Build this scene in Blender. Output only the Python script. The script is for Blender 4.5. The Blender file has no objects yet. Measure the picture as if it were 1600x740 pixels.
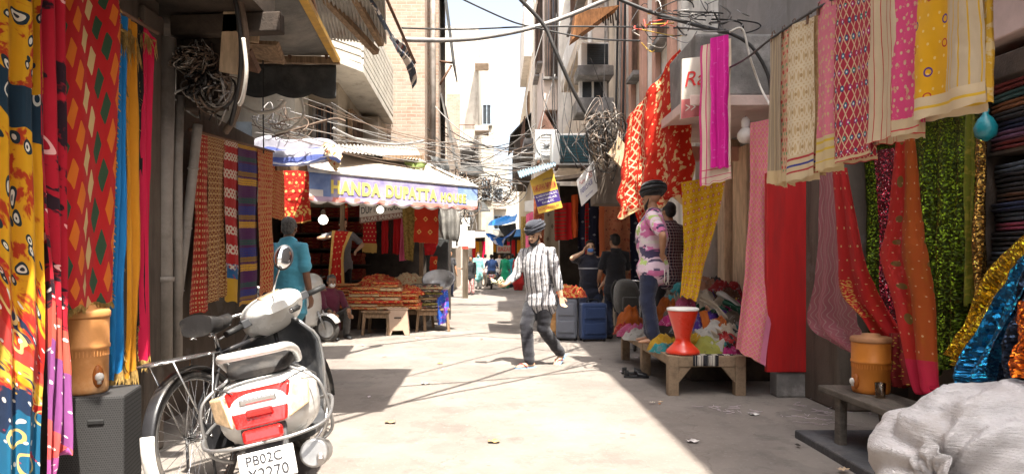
import bpy, bmesh, math, random
from mathutils import Vector as V, Matrix, noise as mnoise
R = math.radians
random.seed(11)
scene = bpy.context.scene
col = scene.collection

# ---------------------------------------------------------------- camera, sky, sun, exposure
CAMH, FPX, VX, VY = 1.25, 1067.0, 775.0, 410.0      # eye height, focal length and vanishing point in photo pixels
cam_d = bpy.data.cameras.new('camera'); cam = bpy.data.objects.new('camera', cam_d); col.objects.link(cam)
cam.location = (0, 0, CAMH); cam.rotation_euler = (R(90), 0, 0)
cam_d.sensor_width = 36.0; cam_d.lens = 36.0*FPX/1600.0
cam_d.shift_x = (800-VX)/1600.0; cam_d.shift_y = (VY-370)/1600.0
cam_d.clip_start = 0.05; cam_d.clip_end = 400
scene.camera = cam
SUN_D = V((-0.19, 0.43, -1.0)).normalized()           # direction the light travels
world = bpy.data.worlds.new('World'); scene.world = world; world.use_nodes = True
wn = world.node_tree; bgn = wn.nodes['Background']
sky = wn.nodes.new('ShaderNodeTexSky'); sky.sky_type = 'NISHITA'; sky.sun_disc = False
sky.sun_elevation = math.asin(-SUN_D.z); sky.sun_rotation = math.atan2(-SUN_D.x, -SUN_D.y)
sky.air_density = 1.0; sky.dust_density = 6.0; sky.ozone_density = 1.0; sky.altitude = 200
bw = wn.nodes.new('ShaderNodeRGBToBW'); hz = wn.nodes.new('ShaderNodeMix'); hz.data_type = 'RGBA'; hz.inputs[0].default_value = .5   # hazy, nearly white sky
tint = wn.nodes.new('ShaderNodeMix'); tint.data_type = 'RGBA'; tint.blend_type = 'MULTIPLY'; tint.inputs[0].default_value = 1.0; tint.inputs[7].default_value = (1.12, 1.10, 1.07, 1)
wn.links.new(sky.outputs[0], bw.inputs[0]); wn.links.new(sky.outputs[0], hz.inputs[6]); wn.links.new(bw.outputs[0], tint.inputs[6]); wn.links.new(tint.outputs[2], hz.inputs[7])
wn.links.new(hz.outputs[2], bgn.inputs[0]); bgn.inputs[1].default_value = 0.15
sun_d = bpy.data.lights.new('sun', 'SUN'); sun = bpy.data.objects.new('sun', sun_d); col.objects.link(sun)
sun_d.energy = 4.8; sun_d.angle = R(0.5); sun_d.color = (1.0, 0.93, 0.83)
sun.rotation_euler = SUN_D.to_track_quat('-Z', 'Y').to_euler(); sun.location = (6, -6, 14)
scene.view_settings.view_transform = 'Standard'; scene.view_settings.look = 'None'
scene.view_settings.gamma = 1.0; scene.view_settings.use_curve_mapping = False
scene.view_settings.exposure = 1.8
scene.render.engine = 'CYCLES'
try:
    scene.cycles.max_bounces = 8; scene.cycles.diffuse_bounces = 5; scene.cycles.transparent_max_bounces = 12
    scene.cycles.use_denoising = True
except Exception: pass

def P(px, py, Y):
    "a point on the sight line of a photo pixel, Y metres down the street"
    return V(((px-VX)/FPX*Y, Y, CAMH-(py-VY)/FPX*Y))
def XZ(px, py, X):
    "the same, X metres to the side"
    Y = X*FPX/(px-VX); return P(px, py, Y)
def G(px, py, z=0.0):
    Y = (CAMH-z)*FPX/(py-VY); return P(px, py, Y)

# ---------------------------------------------------------------- bookkeeping
OFF = {}
def tag(o, label=None, cat=None, group=None, kind=None):
    if label: o['label'] = label
    if cat: o['category'] = cat
    if group: o['group'] = group
    if kind: o['kind'] = kind
    return o
def thing(name, label, cat, loc=(0,0,0), rz=0, group=None, rot=None, world_coords=False):
    o = bpy.data.objects.new(name, None); col.objects.link(o); o.empty_display_size = 0.1
    o.location = loc; o.rotation_euler = rot if rot else (0, 0, rz)
    tag(o, label, cat, group)
    OFF[o.name] = V(loc) if world_coords else V((0,0,0))
    return o
def kids(o): return [c for c in bpy.data.objects if c.parent == o]
def copy_tree(o, parent=None):
    c = o.copy(); col.objects.link(c); c.parent = parent; OFF[c.name] = OFF.get(o.name, V((0,0,0)))
    for ch in kids(o): copy_tree(ch, c)
    return c

class MB:
    "collects shapes, then becomes one mesh object"
    def __init__(s): s.v = []; s.f = []; s.uv = {}; s.mi = []; s.sm = []; s.m = 0
    def _f(s, idx, smooth=False, uv=None):
        if uv: s.uv[len(s.f)] = uv
        s.f.append(idx); s.mi.append(s.m); s.sm.append(smooth)
    def box(s, c, d, rot=None, taper=1.0):
        b = len(s.v); c = V(c); M = rot if rot is not None else Matrix.Identity(3)
        for z in (-.5, .5):
            t = taper if z > 0 else 1
            for x, y in ((-.5,-.5),(.5,-.5),(.5,.5),(-.5,.5)):
                s.v.append(c + M @ V((x*d[0]*t, y*d[1]*t, z*d[2])))
        for q in ((0,3,2,1),(4,5,6,7),(0,1,5,4),(1,2,6,5),(2,3,7,6),(3,0,4,7)): s._f([b+i for i in q])
        return s
    def span(s, x0, x1, y0, y1, z0, z1):
        return s.box(((x0+x1)/2,(y0+y1)/2,(z0+z1)/2), (abs(x1-x0),abs(y1-y0),abs(z1-z0)))
    def beam(s, a, b, w, h, up=V((0,0,1))):
        "rectangular bar from a to b"
        a, b = V(a), V(b); t = (b-a).normalized()
        if abs(t.dot(up)) > .98: up = V((0,1,0))
        x = t.cross(up).normalized(); z = x.cross(t)
        M = Matrix((x, t, z)).transposed()
        return s.box((a+b)/2, (w, (b-a).length, h), M)
    def ring_strip(s, rings, closed=True, smooth=True, cap=True):
        b = len(s.v); n = len(rings[0])
        for r in rings: s.v.extend(V(p) for p in r)
        for i in range(len(rings)-1):
            for j in range(n if closed else n-1):
                k = (j+1) % n
                s._f([b+i*n+j, b+i*n+k, b+(i+1)*n+k, b+(i+1)*n+j], smooth)
        if cap and closed:
            s._f([b+j for j in range(n)][::-1], False); e = b+(len(rings)-1)*n
            s._f([e+j for j in range(n)], False)
        return s
    def tube(s, pts, r, n=8, cap=True, side=None, round_ends=False):
        "pts: points; r: one radius, a list of radii or of (side, other) pairs"
        pts = [V(p) for p in pts]; m = len(pts)
        rr = r if isinstance(r, (list, tuple)) else [r]*m
        rr = [(q, q) if not isinstance(q, (list, tuple)) else q for q in rr]
        if round_ends:
            t0 = (pts[0]-pts[1]).normalized(); t1 = (pts[-1]-pts[-2]).normalized()
            a, b = min(rr[0]), min(rr[-1]); p0, p1 = pts[0], pts[-1]
            pts = [p0+t0*a*.95, p0+t0*a*.7] + pts + [p1+t1*b*.7, p1+t1*b*.95]
            sc = lambda q, k: (q[0]*k, q[1]*k)
            rr = [sc(rr[0],.3), sc(rr[0],.7)] + list(rr) + [sc(rr[-1],.7), sc(rr[-1],.3)]; m += 4
        ref = V(side) if side is not None else None
        rings = []; prev = None
        for i in range(m):
            t = (pts[min(i+1,m-1)]-pts[max(i-1,0)])
            t = t.normalized() if t.length > 1e-9 else V((0,0,1))
            if ref is not None: x = ref
            elif prev is not None: x = prev
            else: x = V((1,0,0)) if abs(t.x) < .8 else V((0,1,0))
            x = x - t*x.dot(t)
            if x.length < 1e-6: x = t.orthogonal()
            x.normalize(); y = t.cross(x); prev = x
            rings.append([pts[i] + x*rr[i][0]*math.cos(2*math.pi*k/n) + y*rr[i][1]*math.sin(2*math.pi*k/n) for k in range(n)])
        return s.ring_strip(rings, True, True, cap)
    def lathe(s, prof, n=24, c=(0,0,0), M=None, smooth=True, cap=True):
        "prof: (radius, height) pairs about the local z axis"
        c = V(c); M = M if M is not None else Matrix.Identity(3)
        rings = [[c + M @ V((r*math.cos(2*math.pi*k/n), r*math.sin(2*math.pi*k/n), z)) for k in range(n)] for r, z in prof]
        return s.ring_strip(rings, True, smooth, cap)
    def ball(s, c, r, n=12, M=None):
        r = r if isinstance(r, (list, tuple)) else (r, r, r); c = V(c); M = M if M is not None else Matrix.Identity(3)
        rings = []
        for i in range(n//2+1):
            a = -math.pi/2 + math.pi*i/(n//2); a = max(-1.53, min(1.53, a))
            rings.append([c + M @ V((r[0]*math.cos(a)*math.cos(2*math.pi*k/n), r[1]*math.cos(a)*math.sin(2*math.pi*k/n), r[2]*math.sin(a))) for k in range(n)])
        return s.ring_strip(rings)
    def torus(s, c, Rr, r, M=None, n=32, m=8, a0=0, a1=2*math.pi, rz=None):
        c = V(c); M = M if M is not None else Matrix.Identity(3); full = abs(a1-a0-2*math.pi) < 1e-4
        rings = []; cnt = n if full else n+1
        for i in range(cnt):
            a = a0+(a1-a0)*i/n
            rings.append([c + M @ V(((Rr+r*math.cos(b))*math.cos(a), (Rr+r*math.cos(b))*math.sin(a), (rz or r)*math.sin(b))) for b in (2*math.pi*k/m for k in range(m))])
        if full: rings.append(rings[0])
        return s.ring_strip(rings, True, True, not full)
    def prism(s, poly, vec):
        "polygon (3D points) pushed along vec"
        b = len(s.v); n = len(poly); vec = V(vec)
        s.v.extend(V(p) for p in poly); s.v.extend(V(p)+vec for p in poly)
        s._f(list(range(b, b+n))[::-1]); s._f(list(range(b+n, b+2*n)))
        for i in range(n):
            j = (i+1) % n; s._f([b+i, b+j, b+n+j, b+n+i])
        return s
    def grid(s, rows, uvs=None, smooth=True):
        b = len(s.v); n = len(rows[0])
        for r in rows: s.v.extend(r)
        for i in range(len(rows)-1):
            for j in range(n-1):
                q = [(i,j),(i,j+1),(i+1,j+1),(i+1,j)]
                s._f([b+a*n+c for a, c in q], smooth, [uvs[a][c] for a, c in q] if uvs else None)
        return s
    def build(s, name, mat, parent=None, bevel=0, loc=None, recentre=True, solid=0, segs=2):
        mats = mat if isinstance(mat, (list, tuple)) else [mat]
        vs = s.v
        if parent is not None:
            off = OFF.get(parent.name, V((0,0,0))); vs = [p-off for p in vs]; base = None
        elif loc is not None: base = V(loc)
        else:
            n = max(1, len(vs)); xs = [p.x for p in vs]; ys = [p.y for p in vs]
            base = V(((min(xs)+max(xs))/2, (min(ys)+max(ys))/2, min(p.z for p in vs)))
            vs = [p-base for p in vs]
        me = bpy.data.meshes.new(name); me.from_pydata([tuple(p) for p in vs], [], s.f)
        for m in mats: me.materials.append(m)
        me.polygons.foreach_set('material_index', s.mi); me.polygons.foreach_set('use_smooth', s.sm)
        if s.uv:
            lay = me.uv_layers.new(name='UVMap')
            for k, u in s.uv.items():
                st = me.polygons[k].loop_start
                for q in range(len(u)): lay.data[st+q].uv = u[q]
        me.update()
        o = bpy.data.objects.new(name, me); col.objects.link(o)
        if base is not None: o.location = base; OFF[o.name] = V(base)
        if parent is not None: o.parent = parent; OFF[o.name] = OFF.get(parent.name, V((0,0,0)))
        if bevel:
            md = o.modifiers.new('bevel', 'BEVEL'); md.width = bevel; md.segments = segs; md.limit_method = 'ANGLE'; md.angle_limit = R(40)
        if solid:
            md = o.modifiers.new('thick', 'SOLIDIFY'); md.thickness = solid; md.offset = 0
        return o

def smooth_path(pts, n=6):
    pts = [V(p) for p in pts]
    if len(pts) < 3: return [pts[0].lerp(pts[-1], i/(n*1.0)) for i in range(n+1)]
    out = []
    for i in range(len(pts)-1):
        p0 = pts[max(i-1,0)]; p1 = pts[i]; p2 = pts[i+1]; p3 = pts[min(i+2,len(pts)-1)]
        for k in range(n):
            t = k/n
            out.append(.5*((2*p1)+(-p0+p2)*t+(2*p0-5*p1+4*p2-p3)*t*t+(-p0+3*p1-3*p2+p3)*t**3))
    out.append(pts[-1]); return out
def along(path, t):
    x = t*(len(path)-1); i = min(int(x), len(path)-2); return path[i].lerp(path[i+1], x-i)
def plen(path): return sum((path[i+1]-path[i]).length for i in range(len(path)-1))
def nz(x, y=0, z=0): return mnoise.noise(V((x, y, z)))

# ---------------------------------------------------------------- node helpers
class NG:
    def __init__(s, name):
        s.mat = bpy.data.materials.new(name); s.mat.use_nodes = True
        s.t = s.mat.node_tree; s.t.nodes.clear()
        s.out = s.t.nodes.new('ShaderNodeOutputMaterial')
    def n(s, typ, **kw):
        nd = s.t.nodes.new(typ)
        for k, v in kw.items(): setattr(nd, k, v)
        return nd
    def put(s, sock, val):
        if isinstance(val, bpy.types.NodeSocket): s.t.links.new(val, sock)
        elif val is not None:
            if sock.type == 'RGBA' and len(val) == 3: val = (*val, 1)
            sock.default_value = val
    def m(s, op, a, b=None, c=None, clamp=False):
        nd = s.n('ShaderNodeMath', operation=op, use_clamp=clamp)
        s.put(nd.inputs[0], a)
        if b is not None: s.put(nd.inputs[1], b)
        if c is not None: s.put(nd.inputs[2], c)
        return nd.outputs[0]
    def vm(s, op, a, b=None, scale=None):
        nd = s.n('ShaderNodeVectorMath', operation=op); s.put(nd.inputs[0], a)
        if b is not None: s.put(nd.inputs[1], b)
        if scale is not None: s.put(nd.inputs['Scale'], scale)
        return nd.outputs[0]
    def mix(s, f, a, b, mode='MIX'):
        nd = s.n('ShaderNodeMix', data_type='RGBA', blend_type=mode)
        s.put(nd.inputs[0], f); s.put(nd.inputs[6], a); s.put(nd.inputs[7], b); return nd.outputs[2]
    def obj(s): return s.n('ShaderNodeTexCoord').outputs['Object']
    def uv(s): return s.n('ShaderNodeTexCoord').outputs['UV']
    def sep(s, v):
        nd = s.n('ShaderNodeSeparateXYZ'); s.put(nd.inputs[0], v); return nd.outputs
    def comb(s, x, y, z=0.0):
        nd = s.n('ShaderNodeCombineXYZ'); s.put(nd.inputs[0], x); s.put(nd.inputs[1], y); s.put(nd.inputs[2], z); return nd.outputs[0]
    def noise(s, v, scale, detail=3, rough=.55, out=0):
        nd = s.n('ShaderNodeTexNoise'); s.put(nd.inputs['Vector'], v); nd.inputs['Scale'].default_value = scale
        nd.inputs['Detail'].default_value = detail; nd.inputs['Roughness'].default_value = rough; return nd.outputs[out]
    def vor(s, v, scale, feature='F1', rand=1.0):
        nd = s.n('ShaderNodeTexVoronoi', feature=feature); s.put(nd.inputs['Vector'], v); nd.inputs['Scale'].default_value = scale
        nd.inputs['Randomness'].default_value = rand; return nd.outputs
    def ss(s, x, lo, hi):
        nd = s.n('ShaderNodeMapRange', interpolation_type='SMOOTHSTEP'); s.put(nd.inputs[0], x)
        nd.inputs[1].default_value = lo; nd.inputs[2].default_value = hi; return nd.outputs[0]
    def bump(s, h, strength=.3, dist=.01):
        nd = s.n('ShaderNodeBump'); s.put(nd.inputs['Height'], h); nd.inputs['Strength'].default_value = strength
        nd.inputs['Distance'].default_value = dist; return nd.outputs[0]
    def pbsdf(s, color, rough=.7, metal=0.0, normal=None, spec=.4, **kw):
        b = s.n('ShaderNodeBsdfPrincipled'); s.put(b.inputs['Base Color'], color); s.put(b.inputs['Roughness'], rough)
        s.put(b.inputs['Metallic'], metal); s.put(b.inputs['Specular IOR Level'], spec)
        if normal is not None: s.put(b.inputs['Normal'], normal)
        for k, v in kw.items(): s.put(b.inputs[k.replace('_', ' ')], v)
        return b.outputs[0]
    def fin(s, sh): s.t.links.new(sh, s.out.inputs[0]); return s.mat

def C(h):
    "sRGB hex to linear"
    h = h.lstrip('#'); o = []
    for i in (0, 2, 4):
        c = int(h[i:i+2], 16)/255; o.append(c/12.92 if c <= .04045 else ((c+.055)/1.055)**2.4)
    return tuple(o)

def surf(name, color, rough=.7, metal=0.0, var=.25, scale=4.0, bump=.15, dirt=None, dirt_amt=.5, dirt_scale=1.3, fine=60.0, spec=.35, coat=0.0, stretch=None):
    "worn everyday surface: base colour, blotchy wear and a fine relief"
    g = NG(name); o = g.obj()
    if stretch: 
        mp = g.n('ShaderNodeMapping'); g.put(mp.inputs[0], o); mp.inputs['Scale'].default_value = stretch; o = mp.outputs[0]
    c = color if len(color) == 3 else color[:3]
    lo = tuple(max(0, x*(1-var)) for x in c); hi = tuple(min(1, x*(1+var*.8)) for x in c)
    n1 = g.noise(o, scale, 5, .65); cc = g.mix(g.ss(n1, .3, .7), lo, hi)
    if dirt is not None:
        n2 = g.noise(o, dirt_scale, 8, .72)
        cc = g.mix(g.m('MULTIPLY', g.ss(n2, .48, .66), dirt_amt), cc, dirt)
    nf = g.noise(o, fine, 3, .6)
    ro = g.m('ADD', g.m('MULTIPLY', n1, .25), rough-.12, clamp=True)
    return g.fin(g.pbsdf(cc, ro, metal, g.bump(g.m('ADD', nf, n1), bump, .01), spec, Coat_Weight=coat))

# ---------------------------------------------------------------- fabric patterns (u, v in metres, v runs down the cloth)
def cell(g, u, v, p, q, stagger=.5, du=0, dv=0):
    uu = g.m('ADD', g.m('DIVIDE', u, p), 100.0+du); vv = g.m('ADD', g.m('DIVIDE', v, q), 100.0+dv)
    row = g.m('FLOOR', vv)
    if stagger: uu = g.m('ADD', uu, g.m('MULTIPLY', g.m('MODULO', row, 2.0), stagger))
    return g.m('MULTIPLY', g.m('SUBTRACT', g.m('FRACT', uu), .5), p), g.m('MULTIPLY', g.m('SUBTRACT', g.m('FRACT', vv), .5), q), g.m('FLOOR', uu), row
def hyp(g, x, y): return g.m('SQRT', g.m('ADD', g.m('MULTIPLY', x, x), g.m('MULTIPLY', y, y)))
def lt(g, a, b): return g.m('LESS_THAN', a, b)
def k_dots(p, q, r, stagger=.5, du=0, dv=0): return lambda g, u, v: lt(g, hyp(g, *cell(g, u, v, p, q, stagger, du, dv)[:2]), r)
def k_ring(p, q, r0, r1, stagger=.5, du=0, dv=0):
    def f(g, u, v):
        d = hyp(g, *cell(g, u, v, p, q, stagger, du, dv)[:2]); return g.m('MULTIPLY', lt(g, d, r1), g.m('GREATER_THAN', d, r0))
    return f
def k_dia(p, q, a, b, sel=None, stagger=.5, du=0, dv=0, irr=0.0):
    def f(g, u, v):
        x, y, cx, cy = cell(g, u, v, p, q, stagger, du, dv)
        d = g.m('ADD', g.m('DIVIDE', g.m('ABSOLUTE', x), a), g.m('DIVIDE', g.m('ABSOLUTE', y), b))
        k = lt(g, d, 1.0)
        if sel:
            w = g.m('MODULO', g.m('ADD', g.m('MULTIPLY', cx, float(sel[2])), g.m('MULTIPLY', cy, float(sel[3]))), float(sel[1]))
            k = g.m('MULTIPLY', k, lt(g, g.m('ABSOLUTE', g.m('SUBTRACT', w, float(sel[0]))), .25))
        return k
    return f
def k_su(p, w, o=0.0): return lambda g, u, v: lt(g, g.m('FRACT', g.m('ADD', g.m('DIVIDE', u, p), 50+o)), w)
def k_sv(p, w, o=0.0): return lambda g, u, v: lt(g, g.m('FRACT', g.m('ADD', g.m('DIVIDE', v, p), 50+o)), w)
def k_bu(a, b): return lambda g, u, v: g.m('MULTIPLY', g.m('GREATER_THAN', u, a), lt(g, u, b))
def k_bv(a, b): return lambda g, u, v: g.m('MULTIPLY', g.m('GREATER_THAN', v, a), lt(g, v, b))
def k_noise(sc, lo, hi, sy=1.0): return lambda g, u, v: g.ss(g.noise(g.comb(u, g.m('MULTIPLY', v, sy)), sc, 4, .6), lo, hi)
def k_vor(sc, r, sy=1.0): return lambda g, u, v: lt(g, g.vor(g.comb(u, g.m('MULTIPLY', v, sy)), sc)[0], r)
def k_vring(sc, r0, r1):
    def f(g, u, v):
        d = g.vor(g.comb(u, v), sc)[0]; return g.m('MULTIPLY', lt(g, d, r1), g.m('GREATER_THAN', d, r0))
    return f
def k_lat(p, w, q=None):
    q = q or p
    def f(g, u, v):
        a = g.m('ADD', g.m('DIVIDE', u, p), g.m('DIVIDE', v, q)); b = g.m('SUBTRACT', g.m('DIVIDE', u, p), g.m('DIVIDE', v, q))
        f1 = lt(g, g.m('FRACT', g.m('ADD', a, 50.0)), w); f2 = lt(g, g.m('FRACT', g.m('ADD', b, 50.0)), w)
        return g.m('MAXIMUM', f1, f2)
    return f
def k_and(a, b): return lambda g, u, v: g.m('MULTIPLY', a(g, u, v), b(g, u, v))
def k_not(a): return lambda g, u, v: g.m('SUBTRACT', 1.0, a(g, u, v))
def k_wave(p, amp, per, w):
    "wavy stripes running down the cloth"
    return lambda g, u, v: lt(g, g.m('FRACT', g.m('ADD', g.m('DIVIDE', g.m('ADD', u, g.m('MULTIPLY', g.m('SINE', g.m('MULTIPLY', v, 2*math.pi/per)), amp)), p), 50.0)), w)

def fab(name, base, layers=(), rough=.8, warp=0.0, wscale=9.0, weave=420.0, sheen=.05, through=.10, sequin=0.0, seq_scale=160.0, metal=0.0, sheer=0.0, var=.18, bump=.3, crease=0.7):
    g = NG(name); u, v, _ = g.sep(g.uv()); 
    if warp:
        nn = g.sep(g.noise(g.comb(u, v), wscale, 2, .5, 1))
        u = g.m('ADD', u, g.m('MULTIPLY', g.m('SUBTRACT', nn[0], .5), warp)); v = g.m('ADD', v, g.m('MULTIPLY', g.m('SUBTRACT', nn[1], .5), warp))
    c = base
    for k, cc in layers: c = g.mix(k(g, u, v), c, cc)
    uvc = g.comb(u, v)
    nb = g.noise(uvc, 7.0, 4, .6)
    c = g.mix(1.0, c, g.mix(nb, (1-var,)*3, (1+var*.5,)*3), 'MULTIPLY')
    h = g.m('ADD', g.m('SINE', g.m('MULTIPLY', u, weave*6.28)), g.m('SINE', g.m('MULTIPLY', v, weave*6.28)))
    h = g.m('ADD', g.m('MULTIPLY', h, .2), g.noise(uvc, 55.0, 3, .6))
    if crease: h = g.m('ADD', h, g.m('MULTIPLY', g.noise(g.comb(g.m('MULTIPLY', u, 1.0), g.m('MULTIPLY', v, 2.2)), 11.0, 4, .7), crease))
    nrm = g.bump(h, bump, .006)
    if sequin:
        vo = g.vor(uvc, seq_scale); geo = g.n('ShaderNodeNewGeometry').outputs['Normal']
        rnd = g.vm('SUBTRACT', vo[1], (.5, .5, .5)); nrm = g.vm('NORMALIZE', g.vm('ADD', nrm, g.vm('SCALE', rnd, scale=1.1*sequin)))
        k = g.m('POWER', g.sep(vo[1])[0], 5.0); f = g.mix(k, (.32,.32,.32), (5.5,5.2,4.2)); mx_ = g.n('ShaderNodeMix', data_type='RGBA', blend_type='MULTIPLY'); mx_.inputs[0].default_value = 1.0; g.put(mx_.inputs[6], c); g.put(mx_.inputs[7], f); c = mx_.outputs[2]  # sparkle painted into the colour: a few sequin cells far brighter, most darkened
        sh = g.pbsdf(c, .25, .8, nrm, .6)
    else:
        sh = g.pbsdf(c, rough, metal, nrm, .25, Sheen_Weight=sheen, Sheen_Roughness=.5)
    if through:
        tr = g.n('ShaderNodeBsdfTranslucent'); g.put(tr.inputs[0], c)
        mx = g.n('ShaderNodeMixShader'); mx.inputs[0].default_value = through; g.t.links.new(sh, mx.inputs[1]); g.t.links.new(tr.outputs[0], mx.inputs[2]); sh = mx.outputs[0]
    if sheer:
        tp = g.n('ShaderNodeBsdfTransparent'); g.put(tp.inputs[0], (1,1,1))
        mx = g.n('ShaderNodeMixShader'); mx.inputs[0].default_value = sheer; g.t.links.new(sh, mx.inputs[1]); g.t.links.new(tp.outputs[0], mx.inputs[2]); sh = mx.outputs[0]
    return g.fin(sh)

def drape_mesh(left, right, nu=28, nv=40, folds=4.0, amp=.03, seed=0, spread=1.0, top_amp=.35, lean=0.0, uvw=None, edge=.012, flip=1, sq=.35, twist=.7):
    "cloth between two edge lines (top to bottom), with folds running down it"
    rnd = random.Random(seed); L = smooth_path(left, 8); Rr = smooth_path(right, 8)
    ph = rnd.random()*6.28; ph2 = rnd.random()*6.28
    W = uvw or ((L[0]-Rr[0]).length + (along(L,.5)-along(Rr,.5)).length)/2 or .1; Hh = (plen(L)+plen(Rr))/2
    rows, uvs = [], []
    for i in range(nv+1):
        t = i/nv; a = along(L, t); b = along(Rr, t)
        d = along(L, min(1, t+.03)) - along(L, max(0, t-.03)) + along(Rr, min(1, t+.03)) - along(Rr, max(0, t-.03))
        ac = b-a; nrm = ac.cross(d)
        nrm = nrm.normalized() if nrm.length > 1e-8 else V((0,-1,0)); dn = d.normalized()
        k = top_amp + (1-top_amp)*min(1.0, t*1.6)
        r, q = [], []
        for j in range(nu+1):
            s = j/nu
            wv = math.sin(2*math.pi*folds*s + ph + twist*nz(t*1.7+seed, 3.1)*1.6)
            wv = math.copysign(abs(wv)**(1-sq*.5), wv)
            off = amp*k*(wv*.75 + .35*math.sin(2*math.pi*folds*2.3*s+ph2+t*1.2)*nz(seed+s*3, t*2)) + amp*.9*k*nz(s*2.3+seed*7.7, t*2.6, 1.7)
            off += amp*.18*nz(s*9+seed, t*14, 5.0)
            p = a.lerp(b, s) + nrm*off*flip
            p = p + dn*(edge*nz(s*5+seed, 9.0)*(1 if t > .97 else 0)*2)
            p = p + ac.normalized()*(edge*1.1*nz(t*5.0+seed, 2.0, s*1.5)) if ac.length > 1e-6 else p
            r.append(p); q.append((s*W, t*Hh))
        rows.append(r); uvs.append(q)
    return rows, uvs
def drape(name, label, left, right, mat, cat='fabric', group=None, parent=None, back=0.0, **kw):
    rows, uvs = drape_mesh(left, right, **kw); mb = MB(); mb.grid(rows, uvs)
    if back:                                            # the half of a folded cloth that hangs behind
        kw2 = dict(kw); kw2['seed'] = kw.get('seed', 0)+50
        o2 = V((.05, back, 0)); rows2, uvs2 = drape_mesh([p+o2 for p in left], [p+o2-V((0,0,.03)) for p in right], **kw2); mb.grid(rows2, uvs2)
    o = mb.build(name, mat, parent)
    if parent is None: tag(o, label, cat, group)
    return o, rows
def fringe(parent, pts, mat, length=.07, n=60, seed=0, jut=.015):
    "loose gold threads along an edge"
    rnd = random.Random(seed); mb = MB(); path = [V(p) for p in pts]
    for i in range(n):
        p = along(path, (i+rnd.random()*.6)/n); l = length*(.6+.6*rnd.random()); w = .0035
        d = V((rnd.uniform(-jut, jut), rnd.uniform(-jut, jut), -l))
        b = len(mb.v); mb.v += [p+V((-w,0,0.004)), p+V((w,0,0.004)), p+d*.6+V((w*1.2+rnd.uniform(-.003,.003),0,0)), p+d, p+d*.6+V((-w*1.2,.002,0))]
        mb._f([b,b+1,b+2,b+3,b+4])
    return mb.build('fringe', mat, parent)

def text_mb(body, origin, xdir, up, width=None, height=None, extrude=.002, align='LEFT', bold=0.0, proud=.003):
    cu = bpy.data.curves.new('lettering', 'FONT'); cu.body = body; cu.size = 1; cu.extrude = 0; cu.offset = bold; cu.space_character = 1.0+bold*3.0
    ob = bpy.data.objects.new('lettering', cu); col.objects.link(ob)
    dg = bpy.context.evaluated_depsgraph_get(); me = bpy.data.meshes.new_from_object(ob.evaluated_get(dg))
    vs = [v.co.copy() for v in me.vertices]; fs = [list(p.vertices) for p in me.polygons]
    bpy.data.objects.remove(ob); bpy.data.curves.remove(cu); bpy.data.meshes.remove(me)
    x0 = min(v.x for v in vs); x1 = max(v.x for v in vs); y0 = min(v.y for v in vs); y1 = max(v.y for v in vs)
    sx = width/(x1-x0) if width else None; sy = height/(y1-y0) if height else None
    sx = sx or sy; sy = sy or sx
    xd = V(xdir).normalized(); u = V(up).normalized(); nrm = xd.cross(u).normalized()
    mb = MB(); o = V(origin) + nrm*proud
    mb.v = [o + xd*((v.x-x0)*sx) + u*((v.y-y0)*sy) for v in vs]; mb.f = fs; mb.mi = [0]*len(fs); mb.sm = [False]*len(fs)
    return mb
# ================================================================ materials of the place
M = {}
def brickmat(name, c1, c2, mortar, sc=1.0, axis='XZ'):
    g = NG(name); s = g.sep(g.obj())
    vec = g.comb(s[0] if axis[0] == 'X' else s[1], s[2], 0.0)
    b = g.n('ShaderNodeTexBrick'); g.put(b.inputs['Vector'], vec); b.inputs['Scale'].default_value = 1.0
    b.inputs['Brick Width'].default_value = .24*sc; b.inputs['Row Height'].default_value = .085*sc; b.inputs['Mortar Size'].default_value = .011*sc
    b.inputs['Color1'].default_value = (*c1, 1); b.inputs['Color2'].default_value = (*c2, 1); b.inputs['Mortar'].default_value = (*mortar, 1)
    n1 = g.noise(g.obj(), 1.2, 6, .7); c = g.mix(g.m('MULTIPLY', g.ss(n1, .38, .68), .75), b.outputs[0], mortar)
    n2 = g.noise(g.obj(), 9, 4, .6); c = g.mix(1.0, c, g.mix(n2, (.7,.7,.7), (1.15,1.15,1.15)), 'MULTIPLY')
    h = g.m('ADD', g.m('MULTIPLY', b.outputs[1], -1.0), g.m('MULTIPLY', n2, .5))
    return g.fin(g.pbsdf(c, .9, 0, g.bump(h, .7, .015), .2))
def plaster(name, color, stain=(.12,.1,.08), amt=.45, streak=True):
    g = NG(name); o = g.obj(); n1 = g.noise(o, 2.2, 6, .65); c = g.mix(g.ss(n1, .3, .7), tuple(x*.82 for x in color), tuple(min(1, x*1.08) for x in color))
    mp = g.n('ShaderNodeMapping'); g.put(mp.inputs[0], o); mp.inputs['Scale'].default_value = (2.6, 2.6, .28)
    n2 = g.noise(mp.outputs[0], 1.3, 7, .7); c = g.mix(g.m('MULTIPLY', g.ss(n2, .5, .72), amt), c, stain)
    n3 = g.noise(o, 1.1, 9, .75); c = g.mix(g.m('MULTIPLY', g.ss(n3, .58, .62), amt*.6), c, tuple(x*.55+.1 for x in color))
    return g.fin(g.pbsdf(c, .88, 0, g.bump(g.m('ADD', g.noise(o, 38, 4, .65), g.m('MULTIPLY', g.ss(n3, .58, .62), -.8)), .3, .012), .2))
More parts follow.
